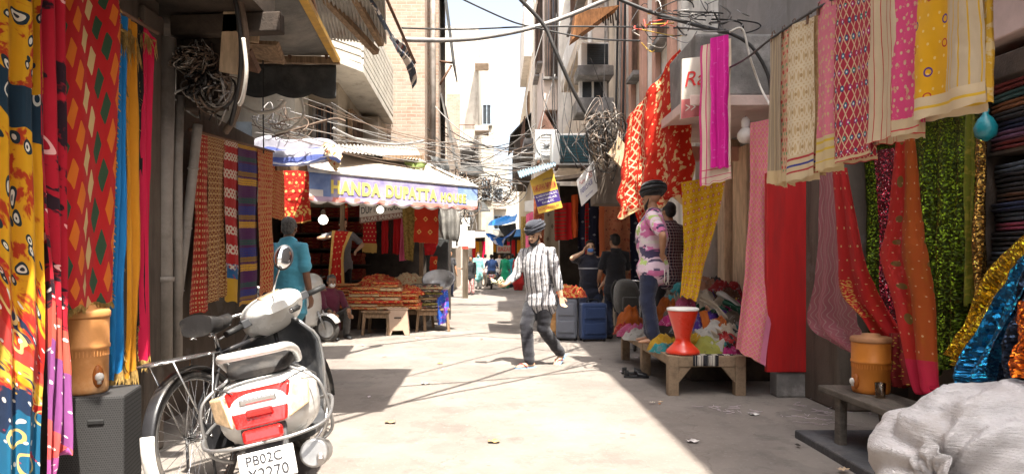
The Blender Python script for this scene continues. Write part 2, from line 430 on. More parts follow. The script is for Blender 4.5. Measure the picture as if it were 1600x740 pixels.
def road_mat():
    g = NG('dusty_road'); o = g.obj(); n1 = g.noise(o, .55, 8, .68); c = g.mix(g.ss(n1, .35, .66), (.175,.152,.135), (.235,.21,.186))
    n2 = g.noise(o, 3.2, 7, .72); c = g.mix(g.m('MULTIPLY', g.ss(n2, .5, .68), .5), c, (.125,.11,.10))
    n3 = g.noise(o, 26, 5, .7); c = g.mix(g.m('MULTIPLY', g.ss(n3, .56, .7), .55), c, (.29,.27,.245))
    # cracks and patches where the concrete was relaid
    cr = g.vor(g.vm('ADD', o, g.vm('SCALE', g.noise(o, 1.7, 4, .6, 1), scale=.9)), .42, 'DISTANCE_TO_EDGE')[0]
    ck = g.m('SUBTRACT', 1.0, g.ss(cr, .0, .005)); c = g.mix(g.m('MULTIPLY', ck, .22), c, (.07,.06,.055))
    spots = g.vor(o, 5.5)[0]; sp = g.m('MULTIPLY', lt(g, spots, .13), g.ss(g.noise(o, 1.1, 2), .52, .6)); c = g.mix(g.m('MULTIPLY', sp, .6), c, (.12,.1,.09))
    n5 = g.noise(o, 1.3, 9, .75); c = g.mix(g.m('MULTIPLY', g.ss(n5, .56, .60), .30), c, (.105,.094,.087)); n6 = g.noise(o, .8, 3, .5); c = g.mix(g.m('MULTIPLY', g.ss(n6, .57, .575), .18), c, (.11,.105,.10))
    n4 = g.noise(o, 140, 3, .7)
    h = g.m('ADD', g.m('MULTIPLY', n3, 1.0), g.m('ADD', g.m('MULTIPLY', n4, .6), g.m('MULTIPLY', ck, -.5)))
    return g.fin(g.pbsdf(c, .9, 0, g.bump(h, .45, .012), .2))
M['road'] = road_mat()
M['earth'] = surf('packed_earth', (.2,.175,.15), .95, var=.3)
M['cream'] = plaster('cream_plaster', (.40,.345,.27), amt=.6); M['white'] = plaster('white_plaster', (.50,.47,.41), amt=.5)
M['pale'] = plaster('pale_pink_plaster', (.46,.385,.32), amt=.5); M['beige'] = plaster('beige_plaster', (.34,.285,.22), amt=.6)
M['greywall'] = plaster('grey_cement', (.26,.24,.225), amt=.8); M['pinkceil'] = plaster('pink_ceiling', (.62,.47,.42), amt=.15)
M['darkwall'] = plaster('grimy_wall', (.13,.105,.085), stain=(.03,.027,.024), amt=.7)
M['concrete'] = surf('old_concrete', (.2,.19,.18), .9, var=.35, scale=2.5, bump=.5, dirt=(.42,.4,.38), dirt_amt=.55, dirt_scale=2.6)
M['salmon'] = plaster('salmon_paint', (.56,.33,.25), amt=.3); M['cream_r'] = plaster('cream_plaster_shade_lift', (.66,.58,.48), amt=.45); M['white_r'] = plaster('white_plaster_shade_lift', (.68,.64,.58), amt=.45); M['pale_r'] = plaster('pink_plaster_shade_lift', (.66,.55,.47), amt=.45)  # the _r plasters are lighter copies, colour raised to offset right-hand shade
M['brick'] = brickmat('pale_brick', (.29,.185,.135), (.38,.27,.20), (.36,.31,.26)); M['brick_side'] = brickmat('pale_brick_side', (.28,.175,.13), (.36,.25,.19), (.34,.29,.24), axis='YZ')
M['wood'] = surf('weathered_wood', (.26,.17,.1), .8, var=.4, scale=3, stretch=(8,8,1), bump=.4, dirt=(.09,.06,.04), dirt_amt=.5)
M['wood_along'] = surf('weathered_timber', (.3,.2,.12), .8, var=.4, scale=3, stretch=(1.5,1.5,9), bump=.4, dirt=(.1,.07,.045), dirt_amt=.5)
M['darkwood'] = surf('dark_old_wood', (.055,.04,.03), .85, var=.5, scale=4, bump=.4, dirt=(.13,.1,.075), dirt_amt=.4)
M['palewood'] = surf('pale_board', (.55,.4,.26), .8, var=.25, scale=4, stretch=(5,5,1))
M['steel'] = surf('dull_steel', (.42,.42,.42), .45, .8, var=.25, dirt=(.18,.12,.08), dirt_amt=.4)
M['rust'] = surf('rusty_steel', (.16,.09,.06), .8, .3, var=.4)
M['greypipe'] = surf('grey_pipe', (.3,.27,.24), .6, .2, var=.25, dirt=(.1,.08,.06), dirt_amt=.6)
M['whitepaint'] = surf('white_paint', (.72,.7,.66), .5, var=.1, dirt=(.3,.25,.2), dirt_amt=.4)
M['black'] = surf('black_rubber', (.018,.018,.018), .6, var=.3); M['cable'] = surf('black_cable', (.03,.028,.027), .55, var=.3)
M['greycable'] = surf('grey_cable', (.24,.23,.22), .55, var=.25); M['whitecable'] = surf('pale_cable', (.6,.56,.5), .6, var=.2)
M['brown_cable'] = surf('dusty_brown_cable', (.13,.09,.065), .8, var=.4)
M['tarp_grey'] = surf('grey_tarpaulin', (.14,.135,.125), .7, var=.35, bump=.4, dirt=(.3,.27,.23), dirt_amt=.5)
M['tarp_dark'] = surf('dark_tarpaulin', (.04,.042,.042), .6, var=.4, bump=.4, dirt=(.13,.12,.11), dirt_amt=.5)
M['tarp_blue'] = surf('blue_tarpaulin', (.02,.19,.5), .5, var=.2, bump=.3); M['tarp_cream'] = surf('cream_canvas', (.42,.36,.30), .85, var=.15, bump=.3, dirt=(.4,.32,.24), dirt_amt=.35)
M['yellow_paint'] = surf('yellow_painted_steel', (.62,.36,.06), .5, var=.25, dirt=(.2,.12,.06), dirt_amt=.4)
M['glass'] = surf('dark_window_glass', (.03,.035,.04), .12, var=.2, bump=.02, spec=.6)
M['blue_door'] = surf('faded_blue_paint', (.36,.44,.52), .7, var=.2, dirt=(.5,.46,.4), dirt_amt=.4)
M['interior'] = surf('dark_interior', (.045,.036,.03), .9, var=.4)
M['slate'] = surf('dark_stone', (.075,.075,.08), .8, var=.35, bump=.5, dirt=(.2,.18,.16), dirt_amt=.4)
def corr_mat(name, color, axis=0):
    g = NG(name); o = g.obj(); n = g.noise(o, 2.5, 6, .7); c = g.mix(g.ss(n, .35, .65), tuple(x*.6 for x in color), color)
    c = g.mix(g.m('MULTIPLY', g.ss(g.noise(o, 5, 5), .55, .7), .5), c, (.2,.1,.05))
    return g.fin(g.pbsdf(c, .6, .3, g.bump(n, .2, .01)))
M['corr'] = corr_mat('corrugated_sheet', (.45,.42,.38)); M['corr_blue'] = corr_mat('blue_corrugated_sheet', (.3,.42,.5))

# ================================================================ ground
def sheet(name, x0, x1, y0, y1, z, mat, nx=2, ny=2, rough=0.0):
    mb = MB(); rows = []
    for i in range(ny+1):
        rows.append([V((x0+(x1-x0)*j/nx, y0+(y1-y0)*i/ny, z + rough*nz((x0+(x1-x0)*j/nx)*.9, (y0+(y1-y0)*i/ny)*.9))) for j in range(nx+1)])
    mb.grid(rows); o = mb.build(name, mat, loc=(0,0,0)); o['kind'] = 'structure'; return o
sheet('ground', -160, 160, -60, 260, -.03, M['earth'])
sheet('road', -3.6, 4.2, -8, 75, 0.0, M['road'], 78, 300, .012)
mb = MB(); mb.span(2.14, 3.2, 2.2, 4.9, -.02, .055); o = mb.build('stone_step', M['slate'], bevel=.012); o['kind'] = 'structure'

# ================================================================ building helpers
def win(parent, c, w, h, face='Y', frame=None, pane=None, bars=0, sill=True, depth=.08, name='window', fr=.06):
    "window on a wall; face 'Y' looks back up the street, 'X-' and 'X+' look across it"
    c = V(c); frame = frame or M['wood']; pane = pane or M['glass']
    def put(mb, a0, a1, z0, z1, d0, d1):
        if face == 'Y': mb.span(c.x+a0, c.x+a1, c.y-d1, c.y-d0, c.z+z0, c.z+z1)
        elif face == 'X-': mb.span(c.x-d1, c.x-d0, c.y+a0, c.y+a1, c.z+z0, c.z+z1)
        else: mb.span(c.x+d0, c.x+d1, c.y+a0, c.y+a1, c.z+z0, c.z+z1)
    m_ = MB(); W, Hh = w/2, h/2
    put(m_, -W-fr, -W, -Hh, Hh, -.02, depth); put(m_, W, W+fr, -Hh, Hh, -.02, depth)
    put(m_, -W-fr, W+fr, Hh, Hh+fr, -.02, depth); put(m_, -W-fr, W+fr, -Hh-fr, -Hh, -.02, depth)
    put(m_, -fr*.3, fr*.3, -Hh, Hh, 0, depth*.8)
    f = m_.build(name, frame, parent)
    p = MB(); put(p, -W, W, -Hh, Hh, -.03, .018); p.build('pane', pane, f)
    if bars:
        b = MB()
        for i in range(bars):
            a = -W + (i+.5)*w/bars; put(b, a-.008, a+.008, -Hh, Hh, depth, depth+.016)
        b.build('grille', M['rust'], f)
    if sill:
        q = MB(); put(q, -W-fr-.05, W+fr+.05, -Hh-fr-.07, -Hh-fr, 0, depth+.1); q.build('sill', M['concrete'], f)
    return f
def part(name, mat, parent, fn, bevel=.01):
    mb = MB(); fn(mb); return mb.build(name, mat, parent, bevel=bevel)
def building(name, label, base, group=None): return thing(name, label, 'building', base, group=group, world_coords=True)

# ---------------------------------------------------------------- right-hand row
b = building('shop_building', 'near right-hand building with two open shop bays and a grimy pillar between them', (2.9, 3, 0))
part('wall', M['greywall'], b, lambda m: (m.span(2.9, 6.5, -7, 8.9, 2.86, 8.6), m.span(2.9, 6.5, -7, 2.6, 0, 2.858), m.span(4.2, 6.5, 2.6, 8.9, 0, 2.858)), 0)
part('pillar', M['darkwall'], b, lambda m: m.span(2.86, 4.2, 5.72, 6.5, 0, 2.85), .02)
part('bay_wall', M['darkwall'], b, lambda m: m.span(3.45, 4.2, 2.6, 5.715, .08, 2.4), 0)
part('ceiling', M['pinkceil'], b, lambda m: m.span(2.93, 4.2, 2.6, 5.715, 2.55, 2.855), .01)
part('lintel', M['darkwood'], b, lambda m: m.beam((2.98, 2.4, 2.34), (2.98, 5.7, 2.44), .1, .14), .01)
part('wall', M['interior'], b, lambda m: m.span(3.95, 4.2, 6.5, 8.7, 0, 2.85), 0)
part('pillar', M['palewood'], b, lambda m: m.span(2.78, 2.98, 8.32, 8.58, 0, 2.75), .015)
part('balcony', M['concrete'], b, lambda m: m.span(1.93, 2.895, 6.62, 8.55, 2.86, 3.47), .03)
part('balcony_soffit', M['pinkceil'], b, lambda m: m.span(1.86, 2.897, 6.55, 8.6, 2.755, 2.857), .01)
part('door_header', M['salmon'], b, lambda m: m.span(2.3, 2.892, 8.05, 8.15, 2.45, 2.62), .008)
win(b, (2.9, 5.0, 5.2), 1.2, 1.4, 'X-', bars=8)

b = building('striped_building', 'salmon and white striped upper storeys rising behind the hanging red dupatta', (2.4, 10.5, 0))
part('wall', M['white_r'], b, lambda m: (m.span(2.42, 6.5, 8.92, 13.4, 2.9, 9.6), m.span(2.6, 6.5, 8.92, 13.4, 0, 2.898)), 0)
for y in (9.1, 10.0, 10.9, 11.8, 12.7):
    part('pilaster', M['salmon'], b, lambda m, y=y: m.span(2.33, 2.418, y, y+.22, 2.95, 9.3), .01)
for y in (9.55, 11.35):
    win(b, (2.42, y+.12, 5.2), .42, 1.5, 'X-', bars=5)
part('cornice', M['cream_r'], b, lambda m: m.span(2.2, 2.6, 8.9, 13.42, 9.302, 9.6), .02)
part('ledge', M['concrete'], b, lambda m: m.span(2.12, 2.6, 8.95, 13.38, 3.3, 3.42), .02)

b = building('beige_house', 'beige house with boxed balcony windows and an upstairs cooler on the right side', (2.3, 17, 0))
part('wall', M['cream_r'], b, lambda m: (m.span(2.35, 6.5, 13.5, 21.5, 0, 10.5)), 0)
part('bay', M['pale_r'], b, lambda m: m.span(1.98, 2.348, 14.6, 17.9, 6.0, 10.2), .02)
part('balcony', M['cream_r'], b, lambda m: (m.span(1.72, 2.346, 14.5, 18.0, 5.72, 5.98), ), .02)
part('parapet', M['whitepaint'], b, lambda m: m.span(1.72, 1.8, 14.5, 18.0, 5.985, 6.55), .01)
part('balcony', M['cream_r'], b, lambda m: m.span(1.78, 2.346, 14.3, 20.8, 3.9, 4.12), .02)
part('parapet', M['cream_r'], b, lambda m: (m.span(1.78, 1.88, 14.3, 20.8, 4.125, 4.7), m.span(1.885, 2.346, 14.3, 14.4, 4.125, 4.7)), .01)
for y in (15.3, 16.9): win(b, (1.98, y, 8.0), 1.0, 1.7, 'X-', bars=6)
win(b, (2.16, 14.6, 7.6), .24, 1.5, 'Y', sill=False)
for y in (15.2, 17.2, 19.4): win(b, (2.35, y, 5.0), 1.0, 1.0, 'X-', bars=7)
part('downpipe', M['whitepaint'], b, lambda m: m.tube([(1.9, 13.8, 2.6), (1.9, 13.8, 10)], .05), 0)
part('downpipe', M['greypipe'], b, lambda m: m.tube([(2.2, 13.6, 2.6), (2.2, 13.6, 10)], .045), 0)
part('canopy', M['salmon'], b, lambda m: m.prism([(1.5, 14.2, 7.6), (1.5, 16, 7.6), (2.3, 16, 8.1), (2.3, 14.2, 8.1)], (0, 0, .07)), 0)

b = building('box_window_house', 'tall cream house with a jutting box window and slanted sunshade farther down on the right', (2.2, 26, 0))
part('wall', M['white_r'], b, lambda m: m.span(2.0, 6.5, 21.6, 33, 0, 13.8), 0)
part('bay', M['pale_r'], b, lambda m: m.span(1.55, 1.998, 22.2, 25.8, 6.2, 11.2), .02)
part('bay_floor', M['salmon'], b, lambda m: m.prism([(1.52, 22.1, 6.0), (1.52, 25.9, 6.0), (1.99, 25.9, 5.2), (1.99, 22.1, 5.2)], (0, 0, .19)), .01)
win(b, (1.55, 23.3, 9.2), 1.0, 2.4, 'X-', frame=M['darkwood'], bars=8); win(b, (1.55, 24.9, 9.2), 1.0, 2.4, 'X-', frame=M['darkwood'], bars=8)
part('sunshade', M['cream_r'], b, lambda m: m.prism([(1.0, 22.0, 10.9), (1.0, 25.9, 10.9), (1.56, 25.9, 11.7), (1.56, 22.0, 11.7)], (0, 0, .16)), .01)
win(b, (1.78, 22.2, 8.6), .28, 2.6, 'Y', frame=M['darkwood'], bars=4)
for z in (4.2, 7.5, 11.8): win(b, (2.0, 28.5, z), 1.2, 1.5, 'X-', bars=6); win(b, (2.0, 31.2, z), 1.2, 1.5, 'X-', bars=6)
part('shaft', M['cream_r'], b, lambda m: m.span(1.5, 1.99, 26.6, 27.6, 3.2, 13.0), .02)
part('balcony', M['concrete'], b, lambda m: m.span(1.15, 1.99, 28, 32.6, 6.1, 6.35), .02)
part('railing', M['rust'], b, lambda m: [m.span(1.16, 1.19, y*.24+28, y*.24+28.03, 6.352, 7.2) for y in range(19)] + [m.span(1.15, 1.2, 28, 32.6, 7.2, 7.25)], 0)

b = building('distant_right_house', 'pale distant house closing the right side of the lane under the sky gap', (1.9, 40, 0))
part('wall', M['cream_r'], b, lambda m: m.span(1.75, 6.5, 33.2, 52, 0, 11.5), 0)
part('balcony', M['darkwood'], b, lambda m: m.span(.95, 1.74, 34, 40, 5.4, 7.4), .02)
part('roof', M['tarp_dark'], b, lambda m: m.prism([(.7, 33.8, 7.5), (.7, 40.2, 7.5), (1.74, 40.2, 8.6), (1.74, 33.8, 8.6)], (0, 0, .08)), 0)
part('roof_room', M['white_r'], b, lambda m: m.span(1.4, 5, 34, 40, 11.5, 14.2), .02)
for y in (36, 43, 47): win(b, (1.75, y, 9.3), 1.2, 1.5, 'X-', bars=6)

# ---------------------------------------------------------------- the lane's far end
b = building('end_building', 'pale building closing the far end of the lane behind the crowd', (0, 66, 0))
part('wall', M['white'], b, lambda m: (m.span(-6, 1.2, 64, 74, 3.2, 10.6), m.span(1.2, 7, 66, 74, 3.2, 8.4), m.span(-6, -1.6, 64, 74, 0, 3.198), m.span(2.6, 7, 64, 74, 0, 3.198)), 0)
part('gateway', M['interior'], b, lambda m: m.span(-1.6, 2.6, 68, 68.3, 0, 3.198), 0)
for x in (-1.2, .2): 
    for z in (5, 7.6): win(b, (x, 64, z), .7, 1.2, 'Y', frame=M['blue_door'])
part('balcony', M['pale'], b, lambda m: m.span(-1.8, 1.0, 63.2, 63.99, 6.2, 6.9), .02)

# ---------------------------------------------------------------- left-hand row, far to near
b = building('corner_house', 'pale plastered house with a bare brick patch, small balcony and arched blue door', (-2, 40, 0))
Yc = 38.0
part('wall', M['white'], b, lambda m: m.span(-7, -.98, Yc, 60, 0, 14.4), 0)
part('stair_tower', M['white'], b, lambda m: m.span(-1.05, -.2, Yc+8, 60, 0, 16.5), 0)
part('brick_patch', M['brick'], b, lambda m: m.span(-2.75, -2.0, Yc-.03, Yc+.1, 8.1, 10.6), 0)
part('balcony', M['concrete'], b, lambda m: (m.span(-2.0, -1.15, Yc-.9, Yc-.002, 7.4, 7.62), m.prism([(-1.95, Yc-.8, 7.4), (-1.2, Yc-.8, 7.4), (-1.3, Yc-.02, 6.8), (-1.85, Yc-.02, 6.8)], (0, .01, -.1))), 0)
part('railing', M['rust'], b, lambda m: [m.span(-2+i*.105, -1.985+i*.105, Yc-.9, Yc-.88, 7.62, 8.7) for i in range(9)] + [m.span(-2, -1.15, Yc-.9, Yc-.87, 8.7, 8.75)], 0)
part('ledge', M['pale'], b, lambda m: m.span(-1.15, -.4, Yc-1.4, Yc-.003, 11.9, 12.2), .02)
part('ledge', M['pale'], b, lambda m: m.span(-1.15, -.4, Yc-1.4, Yc-.003, 8.3, 8.6), .02)
dr = part('door', M['blue_door'], b, lambda m: m.span(-2.05, -1.35, Yc-.05, Yc+.05, 3.6, 5.6), .01)
part('arch', M['darkwood'], dr, lambda m: m.torus((-1.7, Yc-.04, 5.7), .32, .05, Matrix.Rotation(R(90), 3, 'X'), 16, 6, 0, math.pi), 0)
part('frame', M['whitepaint'], dr, lambda m: (m.span(-2.2, -2.05, Yc-.08, Yc, 3.5, 6.3), m.span(-1.35, -1.2, Yc-.08, Yc, 3.5, 6.3), m.span(-2.048, -1.352, Yc-.08, Yc, 6.12, 6.28)), 0)
part('sunshade', M['tarp_dark'], b, lambda m: m.prism([(-2.2, Yc-1.3, 6.0), (-.6, Yc-1.3, 6.0), (-.9, Yc-.01, 6.9), (-2.2, Yc-.01, 6.9)], (0, 0, .05)), 0)
part('sunshade', M['tarp_dark'], b, lambda m: m.prism([(-1.2, Yc-1.0, 4.0), (-.3, Yc-1.0, 4.0), (-.7, Yc-.01, 4.6), (-1.2, Yc-.01, 4.6)], (0, 0, .05)), 0)
win(b, (-.62, Yc+8, 11.2), .5, 1.3, 'Y', frame=M['blue_door'])
win(b, (-.62, Yc+8, 6.2), .5, 1.3, 'Y', frame=M['blue_door'])
win(b, (-4.2, Yc, 6), .8, 1.4, 'Y')

b = building('shuttered_house', 'narrow left-hand house with weathered shutters behind the electric pole', (-2.6, 28, 0))
part('wall', M['pale'], b, lambda m: m.span(-7, -1.95, 27, 37.9, 0, 7.2), 0)
part('shutter', M['greypipe'], b, lambda m: (m.span(-2.5, -2.05, 26.95, 27.0, 0, 2.7), m.span(-1.95, -1.9, 28, 31, 0, 2.6)), 0)
part('canopy', M['tarp_grey'], b, lambda m: m.prism([(-3.2, 26.0, 3.0), (-1.3, 26.0, 2.8), (-1.3, 27, 3.4), (-3.2, 27, 3.6)], (0, 0, .05)), 0)
part('awning', M['tarp_dark'], b, lambda m: m.prism([(-1.95, 28, 4.9), (-1.95, 32, 4.9), (-1.1, 32, 3.9), (-1.1, 28, 3.9)], (0, 0, .05)), 0)
win(b, (-2.6, 27, 5.0), .6, 1.2, 'Y')

b = building('brick_tower_house', 'tall pale brick tower house with a drainpipe on its corner above the stall', (-3, 18, 0))
part('wall', M['brick'], b, lambda m: m.span(-6, -1.72, 16.5, 19.6, 0, 11.5), 0)
part('corner_strip', M['brick'], b, lambda m: (m.span(-1.715, -1.45, 17.2, 19.6, 0, 11.5)), 0)
part('drainpipe', M['greypipe'], b, lambda m: m.tube([(-1.57, 16.95, 2.5), (-1.57, 16.95, 11)], .075), 0)
part('awning', M['tarp_dark'], b, lambda m: (m.prism([(-1.44, 17.4, 8.9), (-1.44, 19.4, 8.9), (-1.12, 19.4, 6.35), (-1.12, 17.4, 6.35)], (.03, 0, .03))), 0)
part('bracket', M['rust'], b, lambda m: (m.tube([(-1.44, 17.5, 6.4), (-1.12, 17.5, 6.36)], .03), m.tube([(-1.44, 17.5, 5.8), (-1.14, 17.5, 6.3)], .03)), 0)
part('awning', M['tarp_grey'], b, lambda m: m.prism([(-1.44, 17.6, 5.6), (-1.44, 19.4, 5.6), (-1.05, 19.4, 3.7), (-1.05, 17.6, 3.7)], (.03, 0, .03)), 0)
part('canopy', M['corr'], b, lambda m: m.prism([(-1.44, 17.5, 3.9), (-1.0, 17.5, 3.3), (-1.0, 18.6, 3.3), (-1.44, 18.6, 3.9)], (.02, 0, .03)), 0)
win(b, (-3.6, 16.5, 6.0), .8, 1.4, 'Y', bars=6)

b = building('balcony_house', 'beige left-hand house with slatted balcony and barred window above the stall roof', (-4, 13, 0))
part('wall', M['cream'], b, lambda m: (m.span(-7, -3.05, 13.2, 16.4, 2.4, 8.5), m.span(-7, -3.0, 15.6, 16.45, 0, 2.398)), 0)
part('balcony', M['white'], b, lambda m: (m.prism([(-3.9, 10.6, 4.9), (-3.9, 16.3, 4.55), (-2.45, 16.3, 4.55), (-2.45, 12.6, 4.75)], (0, 0, .14))), .01)
part('parapet', M['white'], b, lambda m: [m.beam((-2.47, 12.6, 4.95+.13*i), (-2.47, 16.3, 4.78+.13*i), .05, .1) for i in range(9)] + [m.beam((-3.9, 10.65, 5.0+.13*i), (-2.5, 12.6, 4.97+.13*i), .05, .1) for i in range(9)], 0)
win(b, (-2.99, 14.4, 3.7), 1.0, 1.2, 'X+', bars=7)
win(b, (-3.3, 13.2, 3.75), .34, 1.0, 'Y', frame=M['greypipe'], bars=4)
part('shaft', M['beige'], b, lambda m: m.span(-3.04, -2.62, 15.2, 16.38, 2.4, 4.5), .01)
part('upper_wall', M['beige'], b, lambda m: m.span(-7, -3.05, 10.0, 13.18, 5.2, 9), 0)

b = building('white_house', 'white plastered house wall showing between the awnings on the left', (-5, 10, 0))
part('wall', M['white'], b, lambda m: (m.span(-7, -3.6, 12.2, 13.1, 2.4, 5.1), m.span(-7, -5.0, 9.0, 12.19, 0, 5.1)), 0)
part('window_band', M['blue_door'], b, lambda m: m.span(-4.62, -4.36, 12.14, 12.2, 3.3, 3.75), 0)

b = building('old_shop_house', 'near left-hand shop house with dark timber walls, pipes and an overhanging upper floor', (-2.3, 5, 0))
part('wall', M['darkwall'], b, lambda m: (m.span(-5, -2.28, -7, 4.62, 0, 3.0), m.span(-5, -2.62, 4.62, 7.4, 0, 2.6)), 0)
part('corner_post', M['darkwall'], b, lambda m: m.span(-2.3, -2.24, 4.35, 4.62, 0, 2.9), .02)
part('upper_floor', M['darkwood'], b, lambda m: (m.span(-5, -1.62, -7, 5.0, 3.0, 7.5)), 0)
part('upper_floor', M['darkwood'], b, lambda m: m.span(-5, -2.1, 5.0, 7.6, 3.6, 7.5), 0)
for y in (1.6, 2.4, 3.2, 4.0, 4.8): part('floor_joist', M['darkwood'], b, lambda m: m.beam((-2.27, y, 2.9), (-1.5, y, 2.93), .1, .14), .01)
part('board', M['palewood'], b, lambda m: m.prism([(-1.93, 4.75, 2.58), (-1.80, 4.75, 2.56), (-1.80, 4.75, 2.995), (-1.90, 4.75, 2.995)], (0, .03, 0)), .005)
part('board', M['palewood'], b, lambda m: m.prism([(-2.25, 5.6, 3.1), (-1.95, 5.6, 3.05), (-1.95, 5.6, 4.4), (-2.25, 5.6, 4.4)], (0, .04, 0)), .005)
part('board', M['darkwood'], b, lambda m: m.span(-2.3, -1.94, 4.9, 4.98, 2.35, 3.0), .01)
for k, (y, z0, x1) in enumerate(((5.25, 2.55, -1.86), (5.7, 2.75, -1.80), (6.1, 2.95, -1.95), (5.45, 3.1, -1.7))): part('ragged_eave', [M['rust'], M['wood'], M['darkwood'], M['corr']][k], b, lambda m: m.prism([(-2.6, y, z0+.35), (x1, y-.1, z0+.28), (x1-.05, y+.25, z0+.22), (-2.6, y+.3, z0+.4)], (.02, 0, .03)), 0)
# ================================================================ left shop: hanging dupattas
RED = (.52,.012,.014); GOLD = (.62,.38,.10); CREAM = (.72,.56,.32)
M['gold_thread'] = surf('gold_thread', (.5,.33,.11), .5, .35, var=.4, scale=30)
f_tie = fab('tie_dye_yellow', (.72,.36,.01), [
    (k_noise(9, .52, .58), (.45,.04,.01)), (k_vor(13, .30), (.015,.03,.045)), (k_vring(13, .10, .19), (.75,.7,.6)), (k_vor(13, .10), (.03,.03,.04)),
    (k_bv(.50, .66), (.012,.035,.06)), (k_and(k_bv(.5,.66), k_vring(11, .2, .3)), (.7,.68,.6)),
    (k_and(k_bv(1.18, 9), k_noise(5, .42, .5)), (.5,.02,.015)), (k_bv(1.42, 1.56), (.55,.05,.04)),
    (k_and(k_bv(1.5, 1.75), k_noise(8, .45, .55)), (.75,.5,.06)), (k_bv(1.75, 2.12), (.01,.14,.27)), (k_bv(2.12, 9), (.05,.02,.16)), (k_and(k_bv(1.3, 9), k_noise(3.2, .55, .57)), (.012,.03,.08)), (k_and(k_bv(1.35, 9), k_noise(4.4, .60, .615)), (.5,.03,.05)), (k_and(k_bv(1.3, 9), k_vring(7, .28, .36)), (.75,.55,.2)),
    (k_and(k_bv(2.2, 9), k_noise(4, .5, .55)), (.02,.25,.6)), (k_and(k_bv(1.2, 9), k_dots(.075, .085, .008)), (.85,.8,.72))], warp=.22, wscale=3.6, crease=1.2, bump=.4)
f_crim = fab('tie_dye_crimson', (.46,.008,.025), [(k_noise(8, .52, .56), (.025,.008,.015)), (k_vring(11, .12, .2), (.85,.45,.42)),
    (k_bv(1.25, 1.42), (.6,.09,.06)), (k_bv(1.42, 1.8), (.24,.06,.22)), (k_bv(1.8, 2.0), (.7,.1,.09)), (k_bv(2.0, 9), (.42,.09,.3)),
    (k_and(k_bv(1.1, 9), k_dots(.06, .07, .007)), (.9,.8,.75))], warp=.09, wscale=6, crease=1.4, bump=.4)
f_dia = fab('red_diamond_print', (.50,.010,.012), [
    (k_dia(.125, .135, .042, .074, (0,3,1,0), .5), (.70,.50,.22)), (k_dia(.125, .135, .042, .074, (1,3,1,0), .5), (.03,.075,.035)), (k_dia(.125, .135, .042, .074, (2,3,1,0), .5), (.74,.17,.012))],
    warp=.012, bump=.3)
f_blue = fab('plain_blue_voile', (.012,.20,.50), rough=.6); f_must = fab('plain_mustard_voile', (.66,.27,.015)); f_blk = fab('black_voile', (.015,.013,.012))
f_mag = fab('plain_crimson_silk', (.62,.008,.06), rough=.45); f_blue2 = fab('blue_ringed_voile', (.02,.24,.55), [(k_vring(9, .1, .15), (.8,.8,.8))])
def hang(name, label, L, R_, mat, **kw): return drape(name, label, [P(*q) for q in L], [P(*q) for q in R_], mat, **kw)
GL = 'dupattas hanging at the near left shop'
hang('hanging_dupatta', 'yellow, navy and red tie dyed dupatta with ring spots, nearest at the left edge', [(-60,-60,2.75),(-55,300,2.75),(-40,800,2.72)], [(62,-50,3.02),(66,200,3.02),(72,520,2.95),(66,640,2.92),(60,800,2.9)], f_tie, group=GL, folds=3.2, amp=.05, seed=3, nu=40, nv=80, top_amp=.6)
hang('hanging_dupatta', 'blue tie dyed dupatta seen as a narrow strip beside the yellow one', [(46,-50,3.06),(50,300,3.06)], [(66,-40,3.1),(64,330,3.1)], f_blue2, group=GL, folds=1.2, amp=.02, seed=4, nu=10)
hang('hanging_dupatta', 'crimson tie dyed dupatta whose lower half turns purple and pink', [(58,-50,3.0),(62,300,3.0),(70,560,2.98),(66,790,2.93)], [(96,-45,3.16),(92,300,3.16),(95,480,3.12),(106,690,3.04),(98,700,3.02)], f_crim, group=GL, folds=2.2, amp=.04, seed=5, nu=26, nv=70, top_amp=.7)
o, rows = hang('hanging_dupatta', 'red dupatta printed with cream, green and orange diamonds and a gold hem', [(84,-40,3.2),(90,240,3.2),(94,486,3.18)], [(176,-60,3.62),(183,40,3.65),(180,250,3.65),(172,472,3.62)], f_dia, group=GL, folds=1.6, amp=.016, seed=8, nu=30, nv=60, top_amp=.8)
fringe(o, rows[-1], M['gold_thread'], .035, 110, 1)
fringe(o, [r[-1] for r in rows], M['gold_thread'], .012, 90, 2)
o, rows = hang('hanging_dupatta', 'plain blue dupatta with gold tasselled ends between red and mustard ones', [(184,20,3.72),(180,250,3.7),(168,600,3.68)], [(201,30,3.8),(196,240,3.78),(192,420,3.78),(194,575,3.76)], f_blue, group=GL, folds=1.8, amp=.03, seed=9, nu=16, nv=50)
fringe(o, rows[-1], M['gold_thread'], .07, 50, 3); fringe(o, [r[-1] for r in rows[8:]], M['gold_thread'], .05, 160, 4, .03); fringe(o, rows[3], M['gold_thread'], .16, 60, 6, .03)
o, rows = hang('hanging_dupatta', 'plain mustard dupatta with a gold fringe beside the blue one', [(198,25,3.84),(196,240,3.82),(194,590,3.8)], [(214,40,3.92),(214,300,3.92),(213,575,3.9)], f_must, group=GL, folds=1.5, amp=.03, seed=10, nu=14, nv=40)
fringe(o, rows[-1], M['gold_thread'], .09, 50, 5); fringe(o, rows[3], M['gold_thread'], .16, 50, 7, .03)
hang('hanging_dupatta', 'black dupatta hanging in a thin strip beside the mustard one', [(211,35,3.94),(212,510,3.94)], [(223,35,4.0),(222,500,4.0)], f_blk, group=GL, folds=1.1, amp=.02, seed=12, nu=10)
o, rows = hang('hanging_dupatta', 'crimson silk dupatta with gold tassels, last of the near left row', [(219,28,3.98),(221,250,3.98),(219,565,3.96)], [(243,62,4.1),(236,100,4.08),(232,300,4.08),(231,555,4.06)], f_mag, group=GL, folds=1.4, amp=.025, seed=13, nu=14, nv=40)
